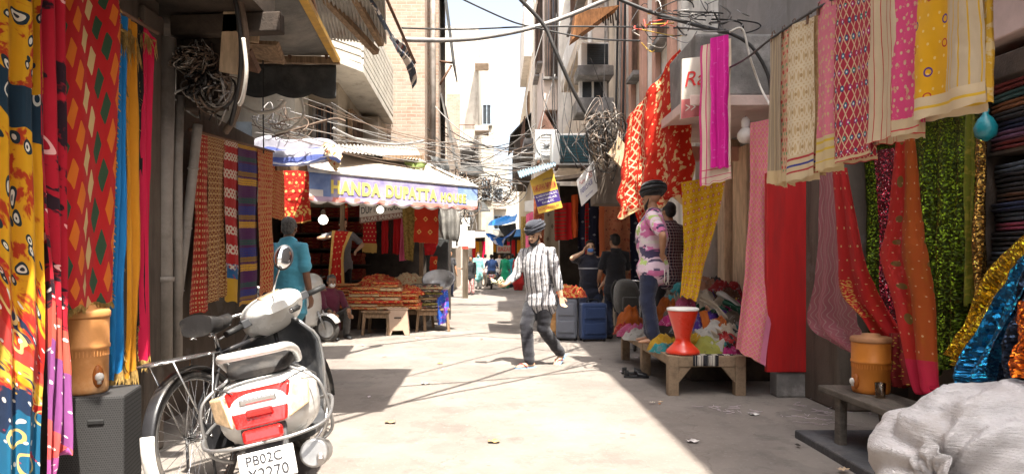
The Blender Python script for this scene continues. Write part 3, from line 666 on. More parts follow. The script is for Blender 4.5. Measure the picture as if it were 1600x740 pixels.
fringe(o, rows[-1], M['gold_thread'], .06, 40, 8); fringe(o, rows[3], M['gold_thread'], .12, 70, 9, .03); fringe(o, [r[0] for r in rows], M['gold_thread'], .02, 120, 10, .02)
mb = MB(); mb.tube([P(-60,-70,2.8), P(80,-55,3.15), P(190,18,3.75), P(246,52,4.12)], .012); tag(mb.build('hanging_rail', M['rust']), 'thin rail the near left dupattas hang from', 'rail')

# second row of cloths
f_w1 = fab('red_gold_weave', (.42,.02,.015), [(k_and(k_sv(.045,.45), k_su(.03,.5)), (.62,.42,.2)), (k_noise(40,.55,.62), (.55,.12,.05)), (k_and(k_sv(.09,.3,.2), k_su(.05,.4)), (.3,.06,.02))], warp=.012, wscale=40)
f_w2 = fab('brown_gold_weave', (.2,.04,.02), [(k_lat(.05,.35,.035), (.45,.25,.09)), (k_and(k_sv(.04,.5), k_dots(.03,.04,.012)), (.62,.42,.2))], warp=.01, wscale=40)
f_w3 = fab('red_white_ikat', (.45,.02,.02), [(k_and(k_sv(.15,.5), k_lat(.06,.42,.05)), (.72,.62,.5)), (k_and(k_bv(1.05,1.2), k_noise(10,.4,.5)), (.02,.12,.3)), (k_bv(1.17,9), (.6,.35,.03))], warp=.012, wscale=30)
f_w4 = fab('striped_purple_weave', (.09,.015,.11), [(k_sv(.36,.16,.0), (.72,.40,.03)), (k_sv(.36,.12,.16), (.32,.18,.03)), (k_sv(.36,.2,.36), (.02,.04,.25)), (k_sv(.36,.14,.56), (.02,.09,.08)), (k_and(k_sv(.02,.45), k_su(.016,.5)), (.11,.04,.09))], warp=.012, wscale=50)
f_w5 = fab('rust_gold_weave', (.45,.05,.015), [(k_lat(.045,.4,.06), (.62,.34,.12)), (k_and(k_sv(.05,.5), k_su(.04,.5)), (.5,.04,.02))], warp=.012, wscale=40)
GW = 'woven dupattas on the second left rail'
for k, (x0, x1, ya, yb, b0, b1, lab, m_) in enumerate([
        (302,327,205,212,492,485,'red and gold woven dupatta nearest the leaning bamboo pole',f_w1), (325,352,211,219,474,462,'brown and gold woven dupatta with a narrow cream hem',f_w2),
        (350,374,218,225,468,474,'red dupatta with rows of cream zigzag motifs',f_w3), (371,405,224,232,478,470,'purple dupatta with yellow, blue and green cross stripes',f_w4), (401,426,230,238,466,450,'rust and gold woven dupatta at the far end of the left rail',f_w5)]):
    Y0 = -2.36*FPX/(x0-VX); Y1 = -2.36*FPX/(x1-VX)
    hang('woven_dupatta', lab, [(x0,ya,Y0),(x0+1,(ya+b0)/2,Y0),(x0+ (-8 if k==0 else 2),b0,Y0)], [(x1,yb,Y1),(x1,(yb+b1)/2,Y1),(x1,b1,Y1)], m_, group=GW, folds=1.3, amp=.022, seed=20+k, nu=18, nv=40)
mb = MB(); mb.tube([P(296,202,5.15), P(428,237,7.2)], .012); tag(mb.build('hanging_rail', M['rust']), 'thin rail carrying the woven dupattas past the bamboo pole', 'rail')

# pipes, bamboo
mb = MB(); mb.tube([P(256,560,4.62), P(256,300,4.62), P(262,60,4.62)], .055, 12); mb.tube([P(256,440,4.62), P(256,432,4.62)], .066, 12); tag(mb.build('drain_pipe', M['greypipe']), 'thick grey drain pipe standing beside the near left dupattas', 'pipe')
mb = MB(); mb.tube([P(277,560,4.8), P(277,260,4.8), P(280,150,4.8)], .035, 10); tag(mb.build('drain_pipe', M['greypipe']), 'thinner grey drain pipe just behind the leaning bamboo pole', 'pipe')
mb = MB(); pb = [P(270,520,4.95), P(286,400,4.95), P(300,280,4.97), P(309,195,5.0)]
mb.tube(smooth_path(pb,6), .034, 10)
for t in (.2,.45,.72): mb.torus(along(smooth_path(pb,6), t), .034, .008, n=12, m=5)
tag(mb.build('bamboo_pole', M['greypipe']), 'grey bamboo pole leaning against the left shop front', 'pole')

# water cooler on the dark box
def cooler(label, loc, r, h, mat, lid_mat, rz):
    t = thing('water_cooler', label, 'cooler', loc, rz)
    mb = MB(); mb.lathe([(r*.90,0),(r*.94,.008),(r*.965,h*.08),(r*.97,h*.50),(r*1.03,h*.515),(r*1.03,h*.55),(r*.99,h*.565),(r*1.0,h*.84),(r*1.0,h*.86),(r*.6,h*.861)], 40)
    for k in range(44):
        a = 2*math.pi*k/44; mb.box((r*.972*math.cos(a), r*.972*math.sin(a), h*.46), (.004,.004,h*.07), Matrix.Rotation(a,3,'Z'))
    mb.build('body', mat, t)
    mb = MB(); mb.lathe([(r*1.03,h*.862),(r*1.05,h*.88),(r*1.05,h*.93),(r*.98,h*.95),(r*.5,h*.965),(r*.45,h*1.0),(r*.1,h*1.0)], 36); mb.build('lid', lid_mat, t)
    mb = MB(); mb.ball((0.3*r,-r*.93,h*.2),(r*.24,.02,h*.13),14); mb.build('tap_recess', surf('orange_recess', (.30,.09,.015), .5), t)
    tp = MB(); tp.tube([(.3*r,-r*.94,h*.2),(.3*r,-r*1.12,h*.2)], .013, 10); tp.ball((.3*r,-r*1.14,h*.2),(.022,.015,.022),10); tp.tube([(.3*r,-r*1.1,h*.2),(.3*r,-r*1.1,h*.12)], .01, 8); tp.build('tap', M['whitepaint'], t)
    return t
M['orange_plastic'] = surf('aged_orange_plastic', (.66,.30,.10), .5, var=.18, scale=3, bump=.08, dirt=(.75,.5,.28), dirt_amt=.6, dirt_scale=3)
M['orange_deep'] = surf('orange_plastic', (.58,.20,.03), .42, var=.15, scale=3, bump=.08, dirt=(.35,.12,.03), dirt_amt=.4, dirt_scale=3)
cooler('faded orange ribbed water cooler on the dark box under the diamond dupatta', P(131,612,3.46), .115, .44, M['orange_plastic'], M['orange_plastic'], R(46))
g = NG('speaker_mesh_cloth'); o_ = g.obj(); dd = hyp(g, *cell(g, g.sep(o_)[0], g.sep(o_)[2], .011, .011)[:2])
M['speaker'] = g.fin(g.pbsdf(g.mix(lt(g, dd, .0032), (.034,.033,.033), (.010,.010,.010)), .85, 0, g.bump(g.noise(o_, 60), .2)))
t = thing('speaker_box', 'dark speaker box with a slot handle, carrying the faded orange cooler', 'box', (-2.04, 3.5, 0), R(14))
mb = MB(); mb.box((0,0,.297),(.33,.34,.594)); mb.build('cabinet', M['speaker'], t, bevel=.012)
mb = MB(); mb.box((.04,-.172,.47),(.075,.012,.026)); mb.build('handle', M['black'], t, bevel=.006)

# ================================================================ bicycle
M['chrome'] = surf('worn_chrome', (.6,.6,.6), .22, .95, var=.15, bump=.05, dirt=(.25,.17,.1), dirt_amt=.4, dirt_scale=8)
M['tyre'] = surf('dusty_tyre', (.05,.047,.044), .85, var=.4, bump=.3, dirt=(.22,.19,.16), dirt_amt=.5, dirt_scale=5)
M['blackpaint'] = surf('black_enamel', (.02,.02,.022), .35, var=.3, bump=.08, dirt=(.12,.1,.08), dirt_amt=.4, dirt_scale=5)
M['cream_paint'] = surf('white_mudguard', (.78,.76,.72), .4, var=.08, bump=.05, dirt=(.35,.28,.2), dirt_amt=.3, dirt_scale=5)
M['leather'] = surf('black_saddle', (.016,.015,.015), .6, var=.4, bump=.15, dirt=(.09,.08,.07), dirt_amt=.3, dirt_scale=9, spec=.25)
YZ = Matrix.Rotation(R(90), 3, 'Y')                       # wheels: axis along x
def wheel_parts(t, c, r, name='wheel', spokes=36, tyre_r=.021):
    w = MB(); w.torus(c, r-tyre_r-.014, .012, YZ, 48, 8, rz=.014); wo = w.build(name, M['chrome'], t)
    q = MB(); q.torus(c, r-tyre_r, tyre_r, YZ, 56, 10); q.build('tyre', M['tyre'], wo)
    h = MB(); h.tube([V(c)+V((-.05,0,0)), V(c)+V((.05,0,0))], .022, 10); h.tube([V(c)+V((-.085,0,0)), V(c)+V((.085,0,0))], .007, 8); h.build('hub', M['chrome'], wo)
    s = MB()
    for k in range(spokes):
        a = 2*math.pi*k/spokes; a2 = a+(.55 if k%4 < 2 else -.55); x = .035 if k%2 else -.035
        s.tube([V(c)+V((x, .022*math.cos(a2), .022*math.sin(a2))), V(c)+V((0,(r-tyre_r-.024)*math.cos(a),(r-tyre_r-.024)*math.sin(a)))], .0016, 4, False)
    s.build('spoke_set', M['chrome'], wo)
    return wo
def bicycle(label, loc, rot, group=None):
    t = thing('bicycle', label, 'bicycle', loc, rot=rot, group=group); r = .345
    rc, fc = V((0,0,r)), V((0,1.12,r))
    wheel_parts(t, rc, r, 'rear_wheel'); wheel_parts(t, fc, r, 'front_wheel')
    for c, a0, a1, nm in ((rc, R(35), R(208), 'mudguard'), (fc, R(-10), R(170), 'mudguard')):
        mg = MB(); rows = []
        for i in range(25):
            a = a0+(a1-a0)*i/24
            rows.append([c+V((.036*math.sin(b), (r+.012+.016*math.cos(b))*math.cos(a), (r+.012+.016*math.cos(b))*math.sin(a))) for b in (-1.5,-1.1,-.6,0,.6,1.1,1.5)])
        mg.grid(rows)
        mo = mg.build(nm, M['blackpaint'], t, solid=.003)
        if c is rc:
            tl = MB(); rows = []
            for i in range(9):
                a = R(166)+(R(210)-R(166))*i/8
                rows.append([c+V((.0385*math.sin(b), (r+.0165+.016*math.cos(b))*math.cos(a), (r+.0165+.016*math.cos(b))*math.sin(a))) for b in (-1.5,-1.1,-.6,0,.6,1.1,1.5)])
            tl.grid(rows); tl.build('white_tail', M['cream_paint'], mo, solid=.003)
    f = MB(); bb = V((0,.46,.28)); sc = V((0,.26,.78)); hd = V((0,.86,.82)); hb = V((0,.90,.66))
    for a, b_, q in ((bb, sc, .015), (sc+V((0,.01,-.03)), hd, .014), (bb, hb, .016), (hd, hb, .018)): f.tube([a, b_], q, 10)
    for x in (-.055, .055):
        f.tube([rc+V((x,0,0)), bb+V((x*.6,0,0))], .010, 8); f.tube([rc+V((x,0,0)), sc+V((x*.35,-.01,-.04))], .009, 8)
        f.tube([hb+V((x*.7,.0,-.02)), V((x,1.0,.5)), fc+V((x,0,0))], .010, 8)
    f.build('frame', M['blackpaint'], t)
    p = MB(); p.tube([sc, sc+V((0,-.03,.14))], .0125, 10); p.build('seat_post', M['chrome'], t)
    s = MB(); rows = []
    for i in range(11):
        q = i/10; w = .115*(1-q)**.6+.022 if q > .12 else .10; y = .10+.29*q
        rows.append([V((w*math.cos(a), y, .945+.035*math.sin(a)*(1-.3*q)-(.05 if math.sin(a) < -.3 else 0)*(1-q) - .02*math.sin(q*3.14))) for a in (2*math.pi*k/16 for k in range(16))])
    s.ring_strip(rows); so = s.build('saddle', M['leather'], t)
    sp = MB()
    for x in (-.06, .06):
        sp.tube([(x+.02*math.cos(a*6), .14+.02*math.sin(a*6), .85+a*.01) for a in (k*.25 for k in range(32))], .004, 5)
        sp.tube([(x,.14,.86),(x*.5,.36,.90)], .005, 6)
    sp.build('spring', M['chrome'], so)
    c = MB()
    for x in (-.065, -.02, .02, .065): c.tube([(x,-.27,.76),(x,.18,.76)], .006, 6)
    for y in (-.26, -.1, .1): c.tube([(-.07,y,.762),(.07,y,.762)], .006, 6)
    c.tube([(-.07,-.27,.76),(-.05,-.30,.76),(.05,-.30,.76),(.07,-.27,.76)], .007, 6)
    for x in (-.07, .07): c.tube([(x,-.2,.76),(x*1.1,-.01,r)], .006, 6); c.tube([(x,.12,.76),(x*1.1,.0,r)], .006, 6)
    c.box((0,-.05,.768),(.115,.42,.006)); c.build('carrier', M['chrome'], t)
    k = MB(); k.prism([(.06,-.05,r-.07),(.06,.5,.2),(.06,.56,.28),(.06,.5,.37),(.06,-.05,r+.07)], (.02,0,0)); k.build('chain_case', M['blackpaint'], t, bevel=.008)
    k = MB(); k.tube([bb+V((.09,0,0)), bb+V((.1,.05,-.16))], .009, 8); k.box(bb+V((.14,.05,-.16)),(.08,.06,.02)); k.tube([bb+V((-.07,0,0)), bb+V((-.08,-.05,.16))], .009, 8); k.box(bb+V((-.12,-.05,.16)),(.08,.06,.02)); k.build('pedal', M['blackpaint'], t)
    hdl = MB(); hdl.tube([hd, hd+V((0,-.02,.14))], .013, 8); hdl.tube(smooth_path([(-.27,.62,.93),(-.24,.78,.95),(-.1,.86,.97),(.1,.86,.97),(.24,.78,.95),(.27,.62,.93)], 5), .011, 8); ho = hdl.build('handlebar', M['chrome'], t)
    for x in (-1, 1): gm = MB(); gm.tube([(x*.27,.63,.93),(x*.262,.73,.944)], .017, 8); gm.build('grip', M['black'], ho)
    st = MB(); st.tube([rc+V((-.07,0,0)), V((-.09,-.02,.02)), V((.09,-.02,.02)), rc+V((.07,0,0))], .008, 6); st.build('stand', M['blackpaint'], t)
    return t
bike = bicycle('black bicycle with a white mudguard tail beside the white scooter', (-1.50, 3.55, 0), (0, R(-9), R(-13)))

# ================================================================ scooter
M['scooter_white'] = surf('white_scooter_paint', (.60,.60,.58), .28, var=.06, bump=.03, dirt=(.42,.36,.28), dirt_amt=.35, dirt_scale=4, spec=.5, coat=.4)
M['red_lens'] = surf('red_lens', (.55,.012,.01), .15, var=.25, scale=20, bump=.1, spec=.6, coat=.6); M['amber_lens'] = surf('clear_amber_lens', (.72,.52,.32), .15, var=.3, scale=18, bump=.1, spec=.6, coat=.6)
M['dark_plastic'] = surf('dark_grey_plastic', (.05,.052,.056), .5, var=.25, bump=.1, dirt=(.2,.19,.18), dirt_amt=.4, dirt_scale=4)
M['alu'] = surf('dull_aluminium', (.36,.36,.36), .45, .8, var=.2, bump=.1, dirt=(.2,.15,.1), dirt_amt=.4, dirt_scale=8)
M['plate_white'] = surf('plate_white', (.8,.79,.76), .45, var=.05, dirt=(.4,.35,.3), dirt_amt=.25); M['ink'] = surf('dark_ink', (.03,.03,.035), .6)
M['mirror'] = surf('mirror_glass', (.8,.8,.82), .06, 1.0, var=.03, bump=.01)
def superring(y, w, z0, z1, n=28, e=2.6, cx=0.0):
    zc, h = (z0+z1)/2, (z1-z0)/2; out = []
    for k in range(n):
        a = 2*math.pi*k/n; c, s = math.cos(a), math.sin(a)
        out.append(V((cx+w*math.copysign(abs(c)**(2/e), c), y, zc+h*math.copysign(abs(s)**(2/e), s))))
    return out
def loft(mb, secs, n=28, e=2.6, sub=4):
    "sections (y, half width, z low, z high), smoothed"
    ys = smooth_path([V((s[0], s[1], 0)) for s in secs], sub); zs = smooth_path([V((s[2], s[3], 0)) for s in secs], sub)
    return mb.ring_strip([superring(a.x, a.y, b.x, b.y, n, e) for a, b in zip(ys, zs)])
def scooter(label, loc, rot, steer=R(30), group=None, plate=True):
    t = thing('scooter', label, 'scooter', loc, rot=rot, group=group)
    b = MB(); loft(b, [(-.37,.115,.55,.64),(-.345,.15,.50,.68),(-.27,.19,.45,.715),(-.12,.225,.40,.735),(.08,.235,.37,.73),(.3,.22,.35,.70),(.48,.17,.33,.62),(.56,.12,.30,.5)], 32, 2.7); bo = b.build('body_panel', M['scooter_white'], t)
    for s in (-1, 1):
        x = s*.2365; tm = text_mb('Activa', (x, .17*s*-1+.0, .60), (0, s, 0), (0, 0, 1), .15, .035, proud=.004) if False else None
    tm = text_mb('Activa', (.236, -.02, .585), (0,1,0), (-.08,0,1), .15, .036, proud=.004); tm.build('lettering', M['ink'], bo)
    # tail lamp cluster
    q = MB(); q.prism([(-.145,-.33,.70),(.145,-.33,.70),(.11,-.398,.545),(-.11,-.398,.545)], (0,.07,.0)); q.build('tail_light', M['red_lens'], t, bevel=.012, segs=3)
    q = MB(); q.box((0,-.385,.605),(.115,.03,.03)); q.build('reflector', M['red_lens'], t, bevel=.008)
    q = MB(); q.box((0,-.352,.655),(.16,.045,.026)); q.build('badge_strip', M['chrome'], t, bevel=.006)
    for s in (-1, 1):
        q = MB(); q.prism([(s*.152,-.352,.695),(s*.222,-.268,.68),(s*.208,-.292,.575),(s*.118,-.405,.548)], (0,.06,0)); q.build('indicator', M['amber_lens'], t, bevel=.012, segs=3)
    m_ = MB(); m_.prism([(-.10,-.36,.545),(.10,-.36,.545),(.085,-.43,.30),(-.085,-.43,.30)], (0,.05,0)); m_.box((0,-.30,.42),(.1,.16,.12)); m_.build('rear_mudguard', M['dark_plastic'], t, bevel=.012)
    q = MB(); q.box((0,-.40,.505),(.17,.07,.06), Matrix.Rotation(R(-14),3,'X')); q.build('rear_light', M['red_lens'], t, bevel=.015, segs=3)
    if plate:
        Mx = Matrix.Rotation(R(-12), 3, 'X'); pc = V((0,-.458,.385))
        q = MB(); q.box(pc, (.235,.008,.13), Mx); po = q.build('number_plate', M['plate_white'], t, bevel=.004)
        up = Mx @ V((0,0,1)); f0 = pc + Mx @ V((0,-.0045,0))
        w_ = text_mb('PB02C', f0+V((-.085,0,0))+up*.009, (1,0,0), up, .15, .042, bold=.012, proud=.002); w2 = text_mb('Y2270', f0+V((-.085,0,0))-up*.054, (1,0,0), up, .17, .048, bold=.012, proud=.002)
        k = len(w_.v); w_.v += w2.v; w_.f += [[i+k for i in f] for f in w2.f]; w_.mi += w2.mi; w_.sm += w2.sm
        w_.build('lettering', M['ink'], po)
    s_ = MB(); loft(s_, [(-.20,.09,.735,.765),(-.16,.14,.725,.80),(.0,.155,.72,.82),(.2,.15,.71,.80),(.34,.15,.69,.775),(.52,.12,.66,.75),(.60,.07,.64,.70)], 24, 3.0); s_.build('seat', M['leather'], t)
    g_ = MB(); g_.tube(smooth_path([(-.165,.12,.74),(-.17,-.02,.80),(-.15,-.2,.845),(-.09,-.29,.855),(.09,-.29,.855),(.15,-.2,.845),(.17,-.02,.80),(.165,.12,.74)], 6), (.021), 12); g_.build('grab_rail', M['scooter_white'], t)
    # guard bars
    k = MB()
    for s in (-1, 1):
        k.tube(smooth_path([(s*.14,-.15,.74),(s*.26,-.22,.66),(s*.285,-.2,.50),(s*.275,-.15,.40),(s*.2,-.1,.34)], 6), .008, 8)
        k.tube(smooth_path([(0,-.425,.475),(s*.14,-.43,.478),(s*.26,-.34,.485),(s*.295,-.1,.50),(s*.28,.25,.49),(s*.2,.45,.45)], 6), .0085, 8)
    k.build('guard_bar', M['alu'], t)
    # wheels
    for y, nm in ((0, 'rear_wheel'), (1.24, 'front_wheel')):
        c = V((0,y,.21)); r_ = MB(); r_.lathe([(.03,-.05),(.12,-.045),(.135,-.05),(.14,-.03),(.14,.03),(.135,.05),(.12,.045),(.03,.05)], 28, c, YZ); ro = r_.build(nm, M['alu'], t)
        q = MB(); q.torus(c, .165, .047, YZ, 36, 12); q.build('tyre', M['tyre'], ro)
    e = MB(); e.box((-.1,.2,.26),(.11,.5,.18)); e.build('engine', M['dark_plastic'], t, bevel=.03)
    e = MB(); e.tube([(-.135,-.03,.2),(-.15,-.1,.55)], .012, 8); e.tube([(-.15+.032*math.cos(a), -.07+.032*math.sin(a)-.0*a, .27+a*.0045) for a in (x_*.5 for x_ in range(100))], .007, 6); e.build('shock_absorber', M['alu'], t)
    for s in (-1, 1): sm = MB(); sm.tube(smooth_path([(s*.10,-.355,.70),(s*.20,-.20,.715),(s*.232,.05,.66),(s*.225,.3,.60),(s*.18,.47,.52)], 6), .0035, 5); sm.build('panel_seam', M['dark_plastic'], bo)
    x_ = MB(); x_.tube(smooth_path([(.15,.36,.20),(.16,.18,.22),(.185,.05,.26),(.19,-.28,.34),(.19,-.36,.36)], 5), [.025]*5+[.03]*3+[.056]*2+[.066]*9+[.062,.056], 20); xo = x_.build('exhaust', M['alu'], t)
    x2 = MB(); x2.tube([(.21,-.33,.345),(.215,-.42,.33)], .016, 10); x2.build('tail_pipe', M['steel'], xo)
    # floor, leg shield
    f = MB(); loft(f, [(.42,.16,.25,.33),(.6,.2,.24,.30),(.85,.2,.24,.30),(.95,.17,.26,.36)], 20, 4); f.build('floorboard', M['dark_plastic'], t)
    rows, rows2 = [], []
    for i in range(13):
        q = i/12; z = .27+.62*q; w = .17+.075*math.sin(math.pi*min(1, q*1.15)*.62+.2); w = w if q < .8 else w*(1-(q-.8)*2.2)
        y = .93+.10*math.sin(q*1.6)-.10*q
        rows.append([V((w*s, y+.16*(1-s*s)**.8+.0, z)) for s in (x/8 for x in range(-8, 9))])
        rows2.append([p+V((0,-.022-.02*(1-abs(s_2)),0)) for p, s_2 in zip(rows[-1], (x/8*.97 for x in range(-8, 9)))])
    a = MB(); a.grid(rows); ao = a.build('front_apron', M['scooter_white'], t, solid=.022)
    a = MB(); a.grid([[V((p.x*.965,p.y,p.z)) for p in r_] for r_ in rows2]); a.build('inner_leg_shield', M['dark_plastic'], t, solid=.006)
    a = MB(); a.box((0,.90,.62),(.2,.1,.16)); a.build('glove_box', M['dark_plastic'], t, bevel=.03)
    ed = MB()
    for s in (-1, 1): ed.tube([r_[0 if s < 0 else -1]+V((s*.004,-.004,0)) for r_ in rows], .010, 8)
    ed.build('edge_trim', M['alu'], ao)
    m_ = MB(); rw = []
    for i in range(13):
        an = R(25)+R(150)*i/12; rw.append([V((.075*math.sin(b), 1.24+(.215+.03*math.cos(b))*math.cos(an), .21+(.225+.03*math.cos(b))*math.sin(an))) for b in (-1.4,-.8,0,.8,1.4)])
    m_.grid(rw); m_.build('front_mudguard', M['scooter_white'], t, solid=.006)
    m_ = MB()
    for s in (-1, 1): m_.tube([(s*.065,1.24,.21),(s*.06,1.13,.5)], .018, 8)
    m_.build('fork', M['alu'], t)
    # steered headset
    piv = V((0,.98,.92)); ax = V((0,-.42,.91)).normalized(); Ms = Matrix.Rotation(steer, 3, ax)
    tr = lambda p: piv + Ms @ (V(p)-piv)
    h = MB(); loft(h, [(.80,.11,.96,1.01),(.845,.17,.93,1.05),(.94,.20,.85,1.075),(1.03,.19,.82,1.06),(1.12,.14,.83,1.02),(1.16,.07,.86,.98)], 26, 2.6); h.v = [tr(p) for p in h.v]; ho = h.build('headset', M['scooter_white'], t)
    d = MB(); d.box((0,.885,1.062),(.15,.075,.02), Matrix.Rotation(R(18),3,'X')); d.v = [tr(p) for p in d.v]; d.build('instrument_panel', M['amber_lens'], ho, bevel=.012)
    d = MB(); d.ball((0,1.115,.935),(.09,.03,.05),14); d.v = [tr(p) for p in d.v]; d.build('headlamp', M['mirror'], ho)
    for s in (-1, 1):
        q = MB(); q.tube([tr((s*.15,.93,.96)), tr((s*.24,.90,.965))], .014, 8); q.box(tr((s*.2,.905,.97)),(.07,.05,.05), Ms); q.build('switch_gear', M['dark_plastic'], ho, bevel=.008)
        q = MB(); q.tube([tr((s*.235,.90,.965)), tr((s*.355,.865,.965))], .0185, 12); q.build('grip', M['black'], ho)
        q = MB(); q.tube(smooth_path([tr((s*.2,.96,.965)), tr((s*.25,.965,.96)), tr((s*.38,.93,.95))],4), .006, 8); q.build('brake_lever', M['alu'], ho)
    return t, tr
Ls, Rs = (-1.02, 3.42, 0), (0, R(-11), R(13))
sc1, tr1 = scooter('white scooter parked beside the bicycle, its tail toward the viewer', Ls, Rs, R(32))
Minv = (Matrix.Translation(V(Ls)) @ __import__('mathutils').Euler(Rs).to_matrix().to_4x4()).inverted()
a = Minv @ P(430,440,4.12); c = Minv @ P(443,402,4.05)
q = MB(); q.tube(smooth_path([tr1((.0,.93,1.0)), a, c], 5), .006, 8); mo = q.build('mirror_stem', M['chrome'], sc1)
q = MB(); Mm = Matrix.Rotation(R(12),3,'Z') @ Matrix.Rotation(R(24),3,'Y'); q.ball(c,(.058,.018,.078),18,Mm); mh = q.build('mirror_housing', M['dark_plastic'], sc1)
q = MB(); q.ball(c+V((0,-.006,0)),(.050,.0165,.069),18,Mm); q.build('mirror_glass', M['mirror'], mh)
sc2, _ = scooter('second white scooter standing nose out at the edge of the dupatta stall', (-3.83, 11.15, 0), (0, R(6), R(-108)), R(-15), plate=False)
# ================================================================ the dupatta stall
rnd = random.Random(5)
A = P(483, 266, 9.6); B = P(746, 292, 12.0)              # front edge of the awning, its lower rail
Ab, Bb = P(480, 236, 11.4), P(655, 250, 14.2)            # where it meets the building
aw = thing('awning', 'cream canvas awning with a scalloped blue lettered valance over the dupatta stall', 'awning', (-1.5, 11, 2.3), world_coords=True)
rows, uvs = [], []
for i in range(13):
    q = i/12; r_, u_ = [], []
    for j in range(33):
        s = j/32; p = Ab.lerp(Bb, s).lerp(A.lerp(B, s), q); p.z -= .06*math.sin(q*3.14)*(1+.8*math.sin(s*9.4)); r_.append(p+V((0,0,.012))); u_.append((s*3, q))
    rows.append(r_); uvs.append(u_)
mb = MB(); mb.grid(rows, uvs); mb.build('canopy', M['tarp_cream'], aw, solid=.006)
mb = MB(); mb.tube([A, B], .025, 10); mb.tube([A, Ab], .02, 8); mb.tube([B, Bb], .02, 8); mb.build('rail', M['whitepaint'], aw)
g = NG('valance_print'); u, v, _ = g.sep(g.uv()); c = g.mix(g.ss(g.noise(g.comb(u, v), 2.4, 4, .6), .35, .62), (.20,.17,.34), (.36,.33,.45))
e_ = g.m('MAXIMUM', lt(g, u, .38), g.m('GREATER_THAN', u, 3.05)); c = g.mix(e_, c, g.mix(g.noise(g.comb(u, v), 7, 3), (.05,.13,.42), (.35,.45,.68)))
c = g.mix(g.m('MULTIPLY', g.m('MAXIMUM', lt(g, u, .24), g.m('GREATER_THAN', u, 3.28)), g.m('GREATER_THAN', v, .24)), c, (.72,.68,.66))
c = g.mix(g.m('GREATER_THAN', v, .335), c, g.mix(g.ss(g.noise(g.comb(u, v), 4, 3), .45, .55), (.52,.40,.55), (.62,.22,.18))); c = g.mix(g.m('GREATER_THAN', v, .405), c, (.75,.7,.66))
M['valance'] = g.fin(g.pbsdf(c, .6, 0, g.bump(g.noise(g.comb(u, v), 30, 3), .15), .3))
xd = (B-A); Lv = xd.length; xdn = xd.normalized(); nrm = V((xd.y, -xd.x, 0)).normalized()
rows, uvs = [], []
for i in range(9):
    q = i/8; r_, u_ = [], []
    for j in range(181):
        s = j/180; sc_ = abs(math.sin(s*math.pi*11)); d = (.405 if True else 0)*(1-.06*s) + .045*sc_
        p = A.lerp(B, s) + V((0,0,-.02-d*q)) + nrm*(.03*max(0,q-.8)*math.sin(s*69)); r_.append(p); u_.append((s*3.55, q*(.405+.045*sc_)))
    rows.append(r_); uvs.append(u_)
mb = MB(); mb.grid(rows, uvs); vo = mb.build('valance', M['valance'], aw, solid=.004)
M['sign_yellow'] = surf('sign_yellow', (.78,.62,.14), .6, var=.1)
upv = V((0,0,1))
def on_val(s, dz): return A.lerp(B, s) + V((0,0,-.02-dz)) + nrm*.008
tm = text_mb('HANDA', on_val(.105, .285), xdn, upv, Lv*.265, .20, bold=.046); t2 = text_mb('DUPATTA', on_val(.40, .285), xdn, upv, Lv*.315, .195, bold=.046); t3 = text_mb('HOUSE', on_val(.74, .285), xdn, upv, Lv*.175, .155, bold=.046)
for q in (t2, t3):
    k = len(tm.v); tm.v += q.v; tm.f += [[i+k for i in f] for f in q.f]; tm.mi += q.mi; tm.sm += q.sm
tm.build('lettering', M['sign_yellow'], vo)
# stall structure
st = thing('stall_booth', 'dark timber booth of the dupatta stall with shelf boards behind the folded cloth', 'stall', (-2, 13.5, 0), world_coords=True)
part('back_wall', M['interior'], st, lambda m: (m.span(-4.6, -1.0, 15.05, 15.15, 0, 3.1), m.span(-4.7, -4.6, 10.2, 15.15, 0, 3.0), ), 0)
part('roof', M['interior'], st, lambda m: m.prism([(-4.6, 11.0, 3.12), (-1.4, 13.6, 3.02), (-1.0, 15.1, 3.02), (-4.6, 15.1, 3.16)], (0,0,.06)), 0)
part('platform', M['darkwood'], st, lambda m: m.span(-4.55, -1.45, 12.9, 15.0, 0, .42), .02)
for x, y in ((-1.5, 13.7), (-2.9, 12.9)): part('post', M['wood'], st, lambda m, x=x, y=y: m.span(x-.04, x+.04, y-.04, y+.04, 0, 3.0), .01)
for k in range(6): part('shelf_board', M['darkwood'], st, lambda m, k=k: m.span(-4.55, -2.75, 14.3, 15.0, .86+.33*k, .885+.33*k), 0)
# shelf cloths: one kind copied
M['fold_red'] = fab('folded_red_gold', (.30,.015,.012), [(k_noise(18,.52,.6), (.42,.2,.05)), (k_sv(.012,.25), (.1,.01,.01))], through=0)
def folded_mb(w, d, h, seed=0, n=3):
    mb = MB(); rr = random.Random(seed)
    for k in range(n):
        z0 = h*k/n; prof = []
        for i in range(14):
            a = 2*math.pi*i/14; c_, s_ = math.cos(a), math.sin(a)
            prof.append((d/2*math.copysign(abs(c_)**.35, c_)*(.95+.05*rr.random()), z0+h/n*.5+h/n*.47*math.copysign(abs(s_)**.6, s_)))
        rings = []; uv = []
        for j in range(9):
            q = j/8; x = -w/2+w*q; e_ = 1 if 0 < j < 8 else .9
            rings.append([V((x, y*e_, z+h*.10*nz(x*6+seed, k*3.1, y*4))) for y, z in prof])
        b0 = len(mb.f); mb.ring_strip(rings)
        for fi in range(b0, len(mb.f)):
            mb.uv[fi] = [(mb.v[i].x*1.0+seed*.37, mb.v[i].y+mb.v[i].z*2.0+seed*.11) for i in mb.f[fi]]
    return mb
fold_first = folded_mb(.40, .45, .075, 3, 2).build('folded_dupatta', M['fold_red'], loc=(-4.2, 14.55, .92))
tag(fold_first, 'folded dark red and gold dupatta stacked on the shelves at the back of the stall', 'fabric', 'folded dupattas on the stall shelves')
cnt = 0
